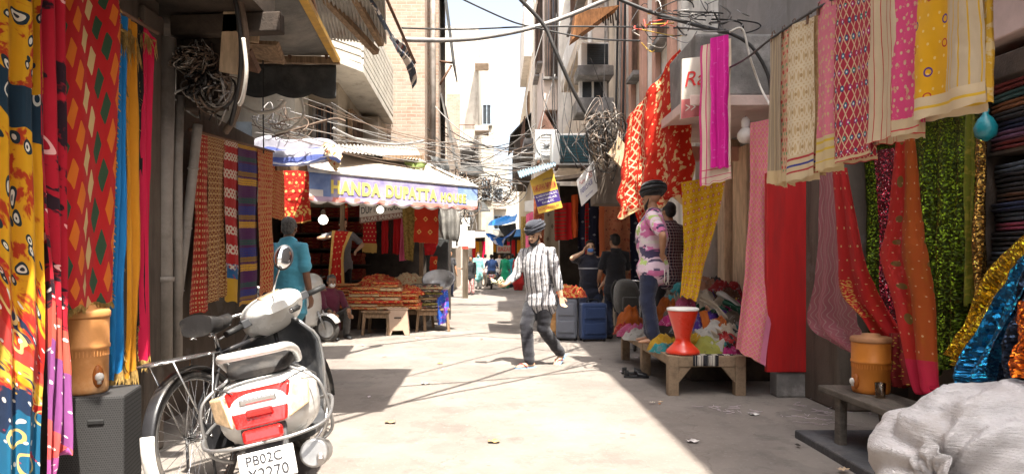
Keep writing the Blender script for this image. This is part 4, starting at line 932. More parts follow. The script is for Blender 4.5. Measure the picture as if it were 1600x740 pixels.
for k in range(6):
    for i in range(4):
        for h in range(3):
            o = fold_first if cnt == 0 else fold_first.copy()
            if cnt: col.objects.link(o)
            cnt += 1; o.location = (-4.32+.435*i+rnd.uniform(-.01,.01), 14.52+rnd.uniform(-.02,.02), .888+.33*k+.078*h); o.rotation_euler = (0,0,rnd.uniform(-.03,.03))
# tables of folded cloth out front
M['fold_bright'] = fab('folded_bright_red', (.50,.02,.012), [(k_noise(14,.5,.58), (.62,.30,.07)), (k_vor(40,.28), (.72,.5,.2))], through=0, crease=1)
M['fold_gold'] = fab('folded_gold_red', (.56,.27,.09), [(k_noise(16,.52,.58), (.5,.03,.02)), (k_vor(40,.25), (.78,.6,.3))], through=0, crease=1)
M['fold_cream'] = fab('folded_cream', (.62,.48,.28), [(k_noise(20,.55,.6), (.5,.12,.05))], through=0, crease=1); M['fold_dark'] = fab('folded_dark_mixed', (.06,.05,.045), [(k_noise(9,.5,.56), (.42,.35,.25)), (k_noise(13,.58,.62), (.3,.04,.05))], through=0, crease=1)
M['fold_green'] = fab('folded_olive', (.13,.12,.03), [(k_noise(12,.5,.58), (.4,.3,.1))], through=0, crease=1)
def table(label, px, Y, w, d, h, group='low tables of the dupatta stall'):
    c = P(px, 400, Y); t = thing('low_table', label, 'table', (c.x, Y, 0), R(rnd.uniform(-8, 8)), group=group)
    mb = MB(); mb.box((0,0,h-.02),(w,d,.04)); mb.build('top', M['wood'], t, bevel=.006)
    for sx in (-1,1):
        for sy in (-1,1):
            q = MB(); q.beam((sx*(w/2-.05), sy*(d/2-.05), h-.04), (sx*(w/2-.02), sy*(d/2-.02), 0), .05, .05); q.build('leg', M['wood'], t, bevel=.005)
    for sy in (-1,1): q = MB(); q.box((0, sy*(d/2-.05), h-.09),(w-.12,.025,.07)); q.build('apron', M['wood'], t)
    return c
def stack(px, Y, h0, n, mats, labs, w=.40, d=.36, th=.05, group=None, messy=.03):
    c = P(px, 400, Y); z = h0
    for k in range(n):
        m_ = mats[k % len(mats)]; o = folded_mb(w*rnd.uniform(.9,1.05), d*rnd.uniform(.9,1.05), th, rnd.randint(0,99), 1).build('folded_dupatta', m_, loc=(c.x+rnd.uniform(-messy,messy), Y+rnd.uniform(-messy,messy), z))
        o.rotation_euler = (rnd.uniform(-.03,.03), rnd.uniform(-.03,.03), rnd.uniform(-.12,.12)); z += th*.93
        tag(o, labs[k % len(labs)], 'fabric', group)
    return z
table('wooden low table under the gold stack, left of the plastic stool', 592, 12.0, .5, .5, .42)
table('wooden low table carrying the mixed dark cloth stack', 676, 12.6, .62, .5, .42)
table('wooden low table mostly hidden behind the red dupatta heap', 620, 12.9, 1.3, .7, .42)
stack(571, 12.05, .42, 7, [M['fold_gold'], M['fold_cream'], M['fold_bright']], ['gold, cream or red folded dupatta in the stack on the front left stall table'], .52, .42, .062, 'stack on the front left table')
stack(606, 12.1, .42, 9, [M['fold_cream'], M['fold_gold'], M['fold_bright']], ['folded gold patterned dupatta in the tallest stack just behind the plastic stool'], .50, .42, .06, 'stack behind the plastic stool')
stack(640, 12.25, .42, 6, [M['fold_gold'], M['fold_bright']], ['folded red gold dupatta in the leaning stack right of the plastic stool'], .36, .42, .06, 'stack right of the plastic stool')
stack(668, 12.6, .42, 9, [M['fold_dark'], M['fold_green'], M['fold_dark'], M['fold_cream']], ['dark or olive folded cloth in the mixed stack at the right of the stall'], .56, .42, .052, 'mixed dark stack at the right of the stall', .04)
stack(545, 12.6, .42, 8, [M['fold_bright'], M['fold_gold']], ['folded red dupatta in the stack behind the seated person'], .5, .42, .06, 'stack behind the seated person')
stack(500, 12.6, .30, 7, [M['fold_bright'], M['fold_gold']], ['folded red dupatta in the low stack at the far left of the stall'], .5, .42, .06, 'low stack at the far left of the stall')
def heap_cloth(c, rx, ry, h, mat, seed, label, cat='fabric', group=None, name='crumpled_cloth', nx=22):
    "a cloth thrown down in a crumpled heap: ridged, with a ragged rim that rests on what is below"
    rr = random.Random(seed); ph = rr.random()*9; rows, uvs = [], []; nx = max(nx, 44); fk = rr.randint(4, 7); tw_ = rr.uniform(-2, 2)
    for i in range(nx+1):
        a = 2*math.pi*i/nx; r_, u_ = [], []
        for j in range(19):
            q = j/18; rim = 1+.28*nz(math.cos(a)*1.3+ph, math.sin(a)*1.3, 2)
            x, y = rx*q*rim*math.cos(a), ry*q*rim*math.sin(a)
            ridge = 1-abs(nz(x*7/ (rx+.1)*.5+ph, y*7/(ry+.1)*.5, ph))*2.2; ridge2 = nz(x*16+ph, y*16, 4+ph)
            pl = math.sin(fk*a+tw_*q*3+3*nz(x*5+ph, y*5)); fq = min(1, .30/max(rx, ry)); z = h*(1-q**2.4)*(.66+.34*ridge) + .022*ridge2*(.4+q)*fq + .020*pl*q**.7*fq + min(.03, h*.22)*nz(x*9, y*9, ph) + .014*nz(x*34, y*34, ph) - .04*max(0, q-.75)*4; x += .03*nz(y*14+ph, z*14, 1); y += .03*nz(x*14+ph, z*14, 5)
            r_.append(V(c)+V((x, y, max(z, -.03)))); u_.append((x*1.3+ph, y*1.3+z))
        rows.append(r_); uvs.append(u_)
    mb = MB(); mb.grid(rows, uvs); o = mb.build(name, mat); return tag(o, label, cat, group)
c = P(590, 452, 12.6); heap_cloth((c.x, 12.7, .80), .44, .34, .24, M['fold_bright'], 4, 'big heap of bright red and gold dupattas on top of the stall tables', nx=40)
c = P(640, 470, 12.2); heap_cloth((c.x, 12.3, .70), .26, .22, .16, M['fold_bright'], 5, 'crumpled red and gold dupatta slipping off the stack right of the plastic stool')
c = P(640, 430, 13.2); heap_cloth((c.x, 13.1, .86), .34, .22, .20, M['fold_cream'], 6, 'pale draped cloth on the pile at the back right of the stall')
c = P(505, 470, 12.3); heap_cloth((c.x, 12.4, .62), .3, .25, .2, M['fold_bright'], 7, 'red dupatta heap between the second scooter and the seated person')
M['fold_blue'] = fab('shiny_blue_cloth', (.02,.09,.45), [(k_noise(9,.5,.56),(.2,.05,.35)),(k_vor(30,.2),(.3,.4,.6))], through=0, rough=.4, crease=1)
c = G(690, 500, .1); rows = []
o, _ = drape('draped_cloth', 'shiny blue and violet cloth hanging off the right end of the stall', [P(682,455,12.5), P(680,480,12.4), P(684,508,12.4)], [P(699,452,12.5), P(702,480,12.4), P(698,503,12.4)], M['fold_blue'], folds=2, amp=.05, seed=3, nu=14, nv=18)
# metal basin & plastic stool
M['tan_plastic'] = surf('tan_plastic', (.42,.30,.22), .5, var=.12, dirt=(.25,.17,.12), dirt_amt=.3)
cs = G(620, 523); t = thing('plastic_stool', 'tan moulded plastic stool standing in front of the dupatta stacks', 'stool', (cs.x, cs.y+.16, 0), R(6))
mb = MB()
for s in range(4):
    Mz = Matrix.Rotation(R(90*s), 3, 'Z'); mb.prism([Mz@V((-.205,-.205,0)), Mz@V((-.12,-.205,0)), Mz@V((-.09,-.19,.08)), Mz@V((.09,-.19,.08)), Mz@V((.12,-.205,0)), Mz@V((.205,-.205,0)), Mz@V((.165,-.165,.44)), Mz@V((-.165,-.165,.44))], Mz@V((0,.012,0)))
mb.build('leg_panel', M['tan_plastic'], t)
mb = MB(); mb.box((0,0,.45),(.36,.36,.03)); mb.build('seat', M['tan_plastic'], t, bevel=.012)
mb = MB(); mb.box((0,-.187,.30),(.12,.01,.02)); mb.build('slot', M['interior'], t)
c = P(686, 440, 13.0); t = thing('steel_basin', 'grey steel basin turned up at the right end of the stall', 'basin', (c.x, 13.0, .80)); mb = MB(); mb.lathe([(.16,0),(.22,.02),(.30,.16),(.32,.17),(.30,.18),(.21,.04),(.1,.03)], 28, (0,0,0), Matrix.Rotation(R(35),3,'X')); mb.build('bowl', M['steel'], t)
# signs under the awning
M['sign_white'] = surf('grubby_sign_white', (.55,.50,.44), .6, var=.12, dirt=(.35,.28,.2), dirt_amt=.4)
M['sign_red'] = surf('sign_red', (.55,.03,.03), .6); M['sign_brown'] = surf('sign_brown', (.22,.12,.09), .6)
sg = thing('sign_board', 'white board lettered in black and red hanging under the awning', 'sign', (P(590,325,13)), world_coords=True)
p0, p1 = P(562, 343, 12.9), P(634, 334, 13.1); pu = V((-.02,0,1)).normalized()
mb = MB(); mb.prism([p0, p1, p1+V((0,0,.40)), p0+V((0,0,.42))], (0,.03,0)); mb.build('board', M['sign_white'], sg)
xs = (p1-p0).normalized(); tm = text_mb('DUPTTA HOUSE', p0+xs*.03+V((0,-.003,.10)), xs, pu, .80, .13, bold=.012); tm.build('lettering', M['ink'], sg)
tm = text_mb('DAI', p0+xs*.02+V((0,-.003,.30)), xs, pu, .26, .10, bold=.02); tm.build('lettering', M['sign_red'], sg)
mb = MB(); mb.prism([p0+V((0,-.006,-.075)), p1+V((0,-.006,-.075)), p1+V((0,-.006,.04)), p0+V((0,-.006,.04))], (0,.003,0)); mb.build('strip', M['sign_brown'], sg)
tm = text_mb('BAZAR SABUNIAN', p0+xs*.03+V((0,-.008,-.05)), xs, pu, .80, .075, bold=.012); tm.build('lettering', M['sign_white'], sg)
# bulbs
g = NG('lit_bulb'); em = g.n('ShaderNodeEmission'); em.inputs[0].default_value = (1,.93,.8,1); em.inputs[1].default_value = 2.2; M['bulb'] = g.fin(em.outputs[0])
def bulb(label, p, r=.055, drop=.3, lit=True):
    t = thing('hanging_lamp', label, 'lamp', p, world_coords=False)
    mb = MB(); mb.lathe([(.02,-r*1.25),(r*.7,-r*1.05),(r,-r*.5),(r*.95,0),(r*.7,r*.35),(r*.35,r*.7)], 20); mb.build('bulb', M['bulb'] if lit else M['whitepaint'], t)
    mb = MB(); mb.lathe([(r*.36,r*.6),(r*.5,r*.8),(r*.5,r*1.5),(r*.3,r*1.9)], 16); mb.build('holder', M['brown_cable'] if lit else M['whitepaint'], t)
    mb = MB(); mb.tube([(0,0,r*1.8),(0,0,r*1.8+drop)], .005, 6); mb.build('cord', M['cable'], t)
bulb('lit bulb hanging at the left of the dupatta stall', P(505,341,12.2), .085, .35); bulb('lit bulb hanging in front of the white board under the awning', P(594,326,12.4), .065, .2)
# dupattas hanging in the stall
f_s1 = fab('red_gold_border', (.50,.02,.012), [(k_noise(22,.6,.64), (.62,.35,.1)), (k_dots(.11,.13,.022), (.70,.45,.15)), (k_and(k_bv(.62,.70), k_wave(.08,.02,.1,.6)), (.66,.42,.12)), (k_bv(.82,9), (.62,.36,.1))])
f_s2 = fab('orange_red_medallion', (.55,.035,.012), [(k_dia(.22,.24,.05,.05), (.70,.42,.12)), (k_dia(.22,.24,.025,.025), (.55,.05,.02)), (k_bv(.80,9), (.7,.45,.12))])
f_s3 = fab('plain_red_crepe', (.48,.012,.015)); f_s4 = fab('olive_gold_net', (.33,.22,.06), [(k_noise(20,.5,.56),(.2,.13,.03))]); f_s5 = fab('pink_crepe', (.66,.12,.22)); f_s6 = fab('dark_brown_crepe', (.07,.03,.025))
f_s7 = fab('red_buti', (.48,.015,.02), [(k_dots(.07,.08,.012),(.72,.5,.2)),(k_bv(.42,9),(.62,.4,.12))])
GS = 'dupattas hanging in the stall'
for lab, L, R_, m_, kw in [
    ('red dupatta with gold wavy borders, hanging left of the awning', [(443,264,10.6),(440,354,10.6)], [(483,268,10.9),(487,345,10.9)], f_s1, dict(folds=1.5, amp=.03)),
    ('square orange red dupatta with gold medallions, hanging under the awning corner', [(649,312,12.6),(647,378,12.6)], [(685,312,12.9),(684,380,12.9)], f_s2, dict(folds=.8, amp=.02)),
    ('small red dupatta with gold spots hanging beside the man holding a cloth', [(568,346,13.2),(566,394,13.2)], [(588,346,13.3),(589,395,13.3)], f_s7, dict(folds=1, amp=.02)),
    ('plain red dupatta hanging right of the white board, left of a dark one', [(597,336,13.3),(596,396,13.3)], [(607,336,13.3),(607,396,13.3)], f_s3, dict(folds=2, amp=.03)),
    ('dark brown dupatta hanging between two plain red ones', [(607,336,13.35),(607,396,13.35)], [(615,336,13.35),(615,398,13.35)], f_s6, dict(folds=2, amp=.03)),
    ('plain red dupatta hanging between dark brown and pink ones', [(615,336,13.3),(614,396,13.3)], [(628,336,13.3),(627,398,13.3)], f_s3, dict(folds=2, amp=.03)),
    ('pink dupatta hanging below the olive one in the stall', [(627,334,13.2),(624,408,13.2)], [(640,338,13.2),(643,404,13.2)], f_s5, dict(folds=2, amp=.03)),
    ('olive gold net dupatta hanging beside the orange red medallion one', [(628,314,13.0),(632,405,13.0)], [(649,314,13.0),(646,408,13.0)], f_s4, dict(folds=2, amp=.03)),
    ('rust red cloth hanging below the medallion dupatta', [(662,378,13.2),(664,398,13.2)], [(684,380,13.2),(678,398,13.2)], f_s3, dict(folds=1, amp=.03)),
    ('short orange red cloth hanging lowest at the right post of the stall', [(672,400,13.2),(671,426,13.2)], [(683,400,13.2),(683,422,13.2)], f_s2, dict(folds=1, amp=.02)),
    ('narrow rust gold dupatta hanging at the left post inside the stall', [(536,318,13.2),(536,352,13.2)], [(543,318,13.2),(543,350,13.2)], f_s1, dict(folds=1, amp=.02)),
    ('red and gold dupatta hanging behind the man in the blue shirt', [(424,248,9.8),(424,340,9.8)], [(444,256,10.2),(444,345,10.2)], f_w5, dict(folds=1, amp=.02))]:
    hang('hanging_dupatta', lab, L, R_, m_, group=GS, nu=16, nv=20, seed=hash(lab) % 97 if False else len(lab), **kw)
# cloth bundle and sheet roof above
f_pale = fab('pale_blue_striped_sheet', (.42,.41,.47), [(k_and(k_bu(.15,.55), k_su(.13,.35)), (.12,.16,.42))], crease=2.5, bump=.7)
c = P(455, 240, 9.6); rows, uvs = [], []
o, _ = drape('draped_sheet', 'pale blue and white striped sheet bundled over the stall roof', [P(385,236,9.8), P(410,219,9.9), P(450,222,10), P(505,222,10.1), P(535,232,10.2)], [P(384,258,9.4), P(424,264,9.4), P(466,262,9.4), P(505,254,9.5), P(530,258,9.5)], f_pale, folds=2.3, amp=.10, seed=31, nu=22, nv=60, top_amp=1, uvw=.6)
o, _ = drape('draped_sheet', 'tan and brown cloth bundled at the end of the striped sheet', [P(505,222,9.9), P(524,228,9.9), P(533,238,9.9)], [P(510,240,9.5), P(521,262,9.5), P(527,268,9.5)], M['fold_cream'], folds=3, amp=.06, seed=32, nu=16, nv=20, top_amp=1)
def corrugated(name, label, a, b, c_, d, mat, n=60, h=.018, cat='roof sheet'):
    "corrugated sheet, corners a-b along the waves' end, d-c at the other end"
    mb = MB(); rows = []
    for i in range(3):
        r_ = []
        for j in range(n*4+1):
            s = j/(n*4); p = V(a).lerp(V(b), s).lerp(V(d).lerp(V(c_), s), i/2); r_.append(p+V((0,0,h*math.sin(s*n*2*math.pi))))
        rows.append(r_)
    mb.grid(rows); return tag(mb.build(name, mat, solid=.004), label, cat)
corrugated('roof_sheet', 'rusty corrugated roof sheet just above the cream awning', P(530,236,10.9), P(660,250,13.2), P(650,228,15.0), P(528,226,12.4), M['corr'], 24)
mb = MB()
for a, b in (((430,262,9.9),(655,262,13.9)), ((470,240,10.2),(540,236,13)), ((600,246,12),(660,246,13.4))): mb.beam(P(*a), P(*b), .06, .08)
tag(mb.build('roof_frame', M['wood']), 'rough timber frame carrying the corrugated sheet over the stall', 'frame')
o, _ = drape('tarpaulin', 'dark green tarpaulin scrap sagging below the corrugated roof sheet', [P(628,246,12.9), P(640,262,12.9)], [P(668,254,13.2), P(664,266,13.2)], surf('green_tarp', (.12,.16,.04), .7), cat='tarpaulin', folds=2, amp=.05, seed=3, nu=14, nv=10)
o, _ = drape('tarpaulin', 'dark torn tarpaulin hanging at the right corner of the stall roof', [P(672,243,13.5), P(684,262,13.4)], [P(700,250,13.6), P(702,275,13.5)], M['tarp_dark'], cat='tarpaulin', folds=1.5, amp=.05, seed=4, nu=14, nv=12)
o, _ = drape('tarpaulin', 'brown tarpaulin bundled below the right end of the awning', [P(688,318,13.5), P(684,345,13.4), P(690,372,13.4)], [P(712,316,13.6), P(720,350,13.5), P(716,378,13.5)], M['tarp_grey'], cat='tarpaulin', folds=2.5, amp=.07, seed=5, nu=18, nv=16)
mb = MB(); mb.span(-1.42, -.98, 13.9, 14.3, 1.05, 1.75); tag(mb.build('metal_cabinet', M['tarp_dark'], bevel=.02), 'dark metal cabinet on the wall past the right end of the stall', 'cabinet')

# ---------------------------------------------------------------- awnings and sheets overhead on the left
ya = thing('awning', 'grey tarpaulin awning on a yellow frame with a dark scalloped flap, above the woven dupattas', 'awning', (-2.2, 6.5, 3), world_coords=True)
p1, p2, p3, p4 = P(383,93,7.0), P(526,95,7.0), P(470,-5,5.0), P(330,-10,5.0)
mb = MB(); mb.beam(p2, P(466,-20,4.9), .07, .05); mb.beam(p1, P(340,-30,4.9), .07, .05); mb.build('side_bar', M['yellow_paint'], ya, bevel=.004)
mb = MB(); mb.beam(p1+V((-.05,0,0)), p2+V((.03,0,0)), .06, .07); mb.build('front_bar', M['wood'], ya, bevel=.004)
rows = [[p1.lerp(p4, q).lerp(p2.lerp(p3, q), s)+V((0,0,.05-.10*math.sin(q*3.14)*math.sin(s*3.14))) for s in (j/16 for j in range(17))] for q in (i/10 for i in range(11))]
mb = MB(); mb.grid(rows); mb.build('tarpaulin', M['tarp_grey'], ya, solid=.005)
rows, uvs = [], []
for i in range(9):
    q = i/8; rows.append([p1.lerp(p2, s)+V((0,-.02+.02*nz(s*5,q*3),-.05-(.30+.045*abs(math.sin(s*math.pi*2.6+.3)))*q)) for s in (j/60 for j in range(61))])
mb = MB(); mb.grid(rows); mb.build('flap', M['tarp_dark'], ya, solid=.005)
mb = MB()
for s in (.1,.5,.9): mb.tube([p1.lerp(p2, s), p1.lerp(p2, s)+V((0,-.9,.65))], .018, 6)
mb.build('strut', M['rust'], ya)
for k, (a, b) in enumerate([((380,60,6.4),(478,-8,6.2)), ((440,60,6.2),(492,42,6.3))]):
    mb = MB(); mb.beam(P(*a), P(*b), .07, .06); tag(mb.build('timber_beam', M['wood']), ['pale timber brace slanting up under the yellow framed awning', 'short dark timber wedged across the yellow framed awning'][k], 'beam')
corrugated('roof_sheet', 'corrugated sheet roof jutting over the lane above the slatted balcony', P(494,60,8.4), P(604,68,8.6), P(600,-60,7.0), P(455,-60,7.0), M['corr'], 22, .02)
mb = MB(); mb.beam(P(500,-10,7.6), P(588,82,8.5), .08, .07); tag(mb.build('timber_beam', M['wood']), 'long timber rafter under the jutting corrugated roof', 'beam')
mb = MB(); mb.beam(P(550,-10,7.6), P(596,70,8.3), .07, .06); tag(mb.build('timber_beam', M['wood']), 'second timber rafter near the outer edge of the jutting corrugated roof', 'beam')
f_tat = fab('tattered_flag_cloth', (.06,.07,.09), [(k_noise(6,.5,.53), (.66,.58,.5)), (k_noise(9,.6,.63), (.3,.07,.04)), (k_noise(7,.64,.66), (.03,.1,.3))], crease=2)
o, _ = drape('tattered_awning', 'tattered dark and white printed awning strip hanging along the lane side of the jutting roof', [P(572,-10,7.4), P(606,50,8.0), P(632,75,8.5), P(646,98,8.8)], [P(578,-2,7.4), P(616,66,8.0), P(638,104,8.5), P(649,138,8.8)], f_tat, cat='awning', folds=1.4, amp=.05, seed=8, nu=10, nv=40, edge=.04)
mb = MB(); mb.tube([P(596,-20,7.4), P(648,98,8.8)], .02, 8); tag(mb.build('awning_pole', M['rust']), 'thin pole along the outer edge of the tattered awning strip', 'pole')
# unseen tarp added higher up to throw the patch of shade on the road
o, _ = drape('tarpaulin', 'unseen grey tarpaulin added high over the left half of the lane for shade', [V((-1.25,3.7,4.35)), V((-1.25,6.25,4.3))], [V((-.15,3.9,4.25)), V((-.18,6.2,4.25))], M['tarp_grey'], cat='tarpaulin', folds=1, amp=.05, seed=9)
# ================================================================ right shop: upper row of folded dupattas
STR = (.66,.50,.30)
f_r1 = fab('grey_gold_tissue', (.36,.28,.19), [(k_su(.035,.25), (.55,.42,.26)), (k_bv(.92,9), (.66,.5,.28))], metal=.15, rough=.5)
f_r2 = fab('peach_booti', (.66,.36,.24), [(k_lat(.05,.2,.06), (.66,.46,.26)), (k_dots(.05,.06,.010), (.2,.35,.15)), (k_dots(.05,.06,.012,.5,.3,.4), (.55,.08,.06)), (k_bv(.95,9), (.66,.5,.28))], warp=.006)
f_r3 = fab('cream_petal_weave', (.66,.48,.26), [(k_ring(.105,.105,.040,.054), (.80,.68,.48)), (k_ring(.105,.105,.040,.054,.5,.5,.0), (.80,.68,.48)), (k_dots(.105,.105,.012), (.5,.33,.15)), (k_bv(.83,9), (.72,.58,.36)), (k_bv(.845,.86), (.5,.03,.04)), (k_bv(.89,.905), (.03,.04,.3)), (k_bv(.94,.955), (.5,.03,.04))])
f_r3b = fab('tan_striped_weave', (.52,.34,.16), [(k_noise(30,.5,.56), (.62,.45,.24)), (k_bv(.84,.855), (.5,.03,.04)), (k_bv(.89,.905), (.03,.04,.3)), (k_bv(.94,.955), (.5,.03,.04))])
f_r4 = fab('pink_gold_booti', (.74,.20,.28), [(k_noise(34,.56,.62), (.70,.42,.22)), (k_dots(.055,.06,.009), (.66,.5,.26)), (k_bv(.80,9), (.70,.55,.30)), (k_bv(.82,.835), (.72,.5,.05)), (k_bv(.87,.885), (.72,.5,.05)), (k_bv(.95,.96), (.72,.5,.05))])
f_r5 = fab('red_mirror_work', (.45,.02,.05), [(k_lat(.062,.16,.085), (.72,.5,.32)), (k_dots(.062,.085,.0165), (.12,.02,.16)), (k_ring(.062,.085,.006,.012), (.02,.2,.26)), (k_and(k_noise(6,.5,.52), k_dots(.062,.085,.0165)), (.45,.02,.16)), (k_and(k_noise(7,.55,.57), k_dots(.062,.085,.0165)), (.02,.22,.16)), (k_dots(.062,.085,.006), (.85,.85,.85)),
    (k_bv(.93,9), (.70,.54,.32)), (k_bv(.955,.968), (.5,.03,.04)), (k_bv(1.0,1.013), (.5,.03,.04))])
f_r6 = fab('cream_red_stripe', (.68,.54,.36), [(k_su(.055,.12), (.55,.06,.05)), (k_and(k_bv(.78,9), k_sv(.07,.14)), (.55,.06,.05))])
f_r7 = fab('hot_pink_booti', (.78,.08,.24), [(k_noise(24,.58,.62), (.72,.42,.25)), (k_dots(.045,.05,.008), (.74,.5,.32)), (k_bv(.72,9), (.68,.54,.34)), (k_bv(.78,.79), (.65,.04,.06)), (k_bv(.84,.85), (.65,.04,.06)), (k_bv(.92,9), (.70,.05,.08))])
f_r8 = fab('yellow_ring_booti', (.80,.42,.01), [(k_dots(.055,.06,.006), (.85,.6,.2)), (k_ring(.17,.2,.012,.019), (.12,.05,.25)), (k_ring(.17,.2,.012,.018,.5,.5,.5), (.5,.05,.03)), (k_bu(.19,9), (.62,.50,.34)), (k_and(k_bu(.19,9), k_su(.05,.15)), (.75,.45,.03)), (k_bv(.60,9), (.72,.58,.38)), (k_bv(.645,.66), (.78,.5,.04)), (k_bv(.72,.735), (.78,.5,.04))])
f_r9 = fab('yellow_fold_edge', (.62,.36,.03), [(k_noise(16,.5,.56), (.66,.5,.25)), (k_bv(.62,9), (.68,.54,.34))])
GR = 'folded dupattas pegged along the right shop front'
def YR(px, X=2.0): return X*FPX/(px-VX)
for lab, x0, x1, t0, t1, b0, b1, m_, kw in [
    ('sheer grey gold dupatta at the far end of the upper right row', 1204, 1222, 62, 52, 287, 286, f_r1, dict(folds=1.2, amp=.014)),
    ('peach dupatta with tiny green and red motifs beside the sheer grey one', 1220, 1233, 52, 46, 283, 283, f_r2, dict(folds=.8, amp=.012)),
    ('cream dupatta woven with overlapping petal circles and red and blue border lines', 1231, 1272, 42, 26, 285, 272, f_r3, dict(folds=1.0, amp=.016)),
    ('tan edge of a folded dupatta between the cream petal one and the pink one', 1266, 1281, 28, 22, 272, 266, f_r3b, dict(folds=.7, amp=.012)),
    ('pale pink dupatta with gold motifs and yellow border lines', 1276, 1311, 4, -14, 268, 258, f_r4, dict(folds=1.0, amp=.014)),
    ('red dupatta covered in coloured flower dots on a gold lattice', 1306, 1362, -12, -30, 256, 240, f_r5, dict(folds=1.2, amp=.014)),
    ('cream dupatta with long thin red stripes', 1358, 1404, -30, -46, 226, 210, f_r6, dict(folds=1.4, amp=.014)),
    ('hot pink dupatta with gold motifs and a cream striped end', 1397, 1441, -48, -66, 214, 204, f_r7, dict(folds=1.0, amp=.015)),
    ('yellow dupatta with purple rings and a broad cream striped border', 1436, 1534, -60, -100, 188, 160, f_r8, dict(folds=1.6, amp=.02)),
    ('narrow yellow and cream folded edge behind the yellow ringed dupatta', 1522, 1540, -60, -80, 150, 146, f_r9, dict(folds=.8, amp=.012))]:
    Y0, Y1 = YR(x0), YR(x1); bx = (x1-x0)*.08
    if x0 == 1522: Y0 += .05; Y1 += .05
    if x0 == 1266: Y0 += .06; Y1 += .06
    hang('folded_dupatta', lab, [(x0,t0,Y0),(x0-1,(t0+b0)/2,Y0),(x0-3,b0,Y0)], [(x1,t1,Y1),(x1,(t1+b1)/2,Y1),(x1+(2 if x1<1440 else 0),b1,Y1)], m_, group=GR, nu=26, nv=40, seed=x0 % 53, back=.035, top_amp=.6, edge=.006, **kw)
rope_pts = [P(1128,112,6.9), P(1165,92,5.6), P(1206,60,YR(1206)), P(1276,14,YR(1276)), P(1400,-50,YR(1400)), P(1560,-110,YR(1560))]
mb = MB(); mb.tube(smooth_path(rope_pts,6), .009, 8); tag(mb.build('hanging_rope', M['cable']), 'dark rope the upper right dupattas are pegged to', 'rope')
mb0 = MB(); mb0.tube([(0,0,.0),(0,-.01,.03),(.012,-.01,.045),(.02,-.01,.02)], .004, 6); mb0.box((0,.0,-.015),(.012,.02,.05))
peg = None
for k, (px, py) in enumerate([(1206,58),(1222,50),(1238,40),(1262,28),(1278,14),(1300,0)]):
    if peg is None: peg = o = mb0.build('clothes_peg', M['rust'], loc=P(px,py,YR(px)))
    else: o = peg.copy(); col.objects.link(o); o.location = P(px,py,YR(px))
    tag(o, 'small hook peg holding a dupatta on the upper right rope', 'peg', 'pegs on the upper right rope')

# ---------------------------------------------------------------- sequined and sheer cloths behind
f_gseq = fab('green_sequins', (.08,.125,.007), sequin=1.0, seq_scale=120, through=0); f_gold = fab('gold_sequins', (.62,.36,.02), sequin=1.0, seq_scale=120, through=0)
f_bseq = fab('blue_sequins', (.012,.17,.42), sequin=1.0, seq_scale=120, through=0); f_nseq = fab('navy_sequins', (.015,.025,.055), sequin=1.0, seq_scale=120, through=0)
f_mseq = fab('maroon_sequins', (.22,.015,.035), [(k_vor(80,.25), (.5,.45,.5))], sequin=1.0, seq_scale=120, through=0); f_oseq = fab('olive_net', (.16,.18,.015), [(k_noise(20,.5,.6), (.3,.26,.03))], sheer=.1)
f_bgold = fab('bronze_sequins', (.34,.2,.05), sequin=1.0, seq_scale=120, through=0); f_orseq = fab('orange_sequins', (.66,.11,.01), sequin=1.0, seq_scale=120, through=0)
f_psheer = fab('sheer_dusty_pink', (.62,.19,.25), [(k_wave(.05,.02,.16,.16), (.74,.42,.42))], sheer=.48, through=.3); f_rsheer = fab('red_gold_spray', (.52,.012,.012), [(k_and(k_bv(.55,1.05), k_and(k_bu(0,.13), k_vor(70,.42))), (.72,.42,.08)), (k_dots(.06,.07,.005), (.7,.5,.2))], through=.35, sheer=.12)
f_rdot = fab('sheer_red_orange', (.60,.03,.02), [(k_bu(.14,9), (.50,.09,.015)), (k_ring(.22,.17,.0,.022,.0,.1,.3), (.22,.13,.03)), (k_dots(.05,.06,.004), (.7,.4,.2)), (k_bv(1.2,9), (.66,.02,.07))], through=.35, sheer=.15)
GQ = 'sequined and sheer cloths hanging in the right bay'
def hangX(lab, pts_l, pts_r, m_, **kw): return drape('hanging_cloth', lab, [XZ(*q) for q in pts_l], [XZ(*q) for q in pts_r], m_, group=GQ, **kw)
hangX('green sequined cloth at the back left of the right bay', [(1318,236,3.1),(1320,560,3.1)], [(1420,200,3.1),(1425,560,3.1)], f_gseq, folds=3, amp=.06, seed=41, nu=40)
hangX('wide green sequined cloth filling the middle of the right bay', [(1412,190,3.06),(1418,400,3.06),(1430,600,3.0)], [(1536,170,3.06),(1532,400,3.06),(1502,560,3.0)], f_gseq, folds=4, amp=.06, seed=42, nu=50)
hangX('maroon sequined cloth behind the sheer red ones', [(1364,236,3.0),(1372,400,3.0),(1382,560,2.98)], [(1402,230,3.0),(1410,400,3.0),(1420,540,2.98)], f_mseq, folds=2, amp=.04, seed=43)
hangX('olive net cloth with a blue green knot, beside the fabric shelves', [(1508,165,2.98),(1508,480,2.98)], [(1526,165,2.98),(1524,470,2.98)], f_oseq, folds=1.4, amp=.03, seed=44, nu=14)
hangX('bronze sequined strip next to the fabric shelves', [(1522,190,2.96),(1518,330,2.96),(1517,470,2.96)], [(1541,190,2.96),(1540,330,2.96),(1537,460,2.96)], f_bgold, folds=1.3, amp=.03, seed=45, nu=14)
hangX('sheer dusty pink cloth with wavy lines, blowing outward at the pillar', [(1282,262,2.72),(1276,420,2.74),(1268,500,2.76),(1310,535,2.72),(1340,548,2.7)], [(1322,268,2.62),(1326,420,2.62),(1330,500,2.62),(1345,530,2.62),(1352,540,2.62)], f_psheer, folds=2.2, amp=.05, seed=46, nu=26, nv=50)
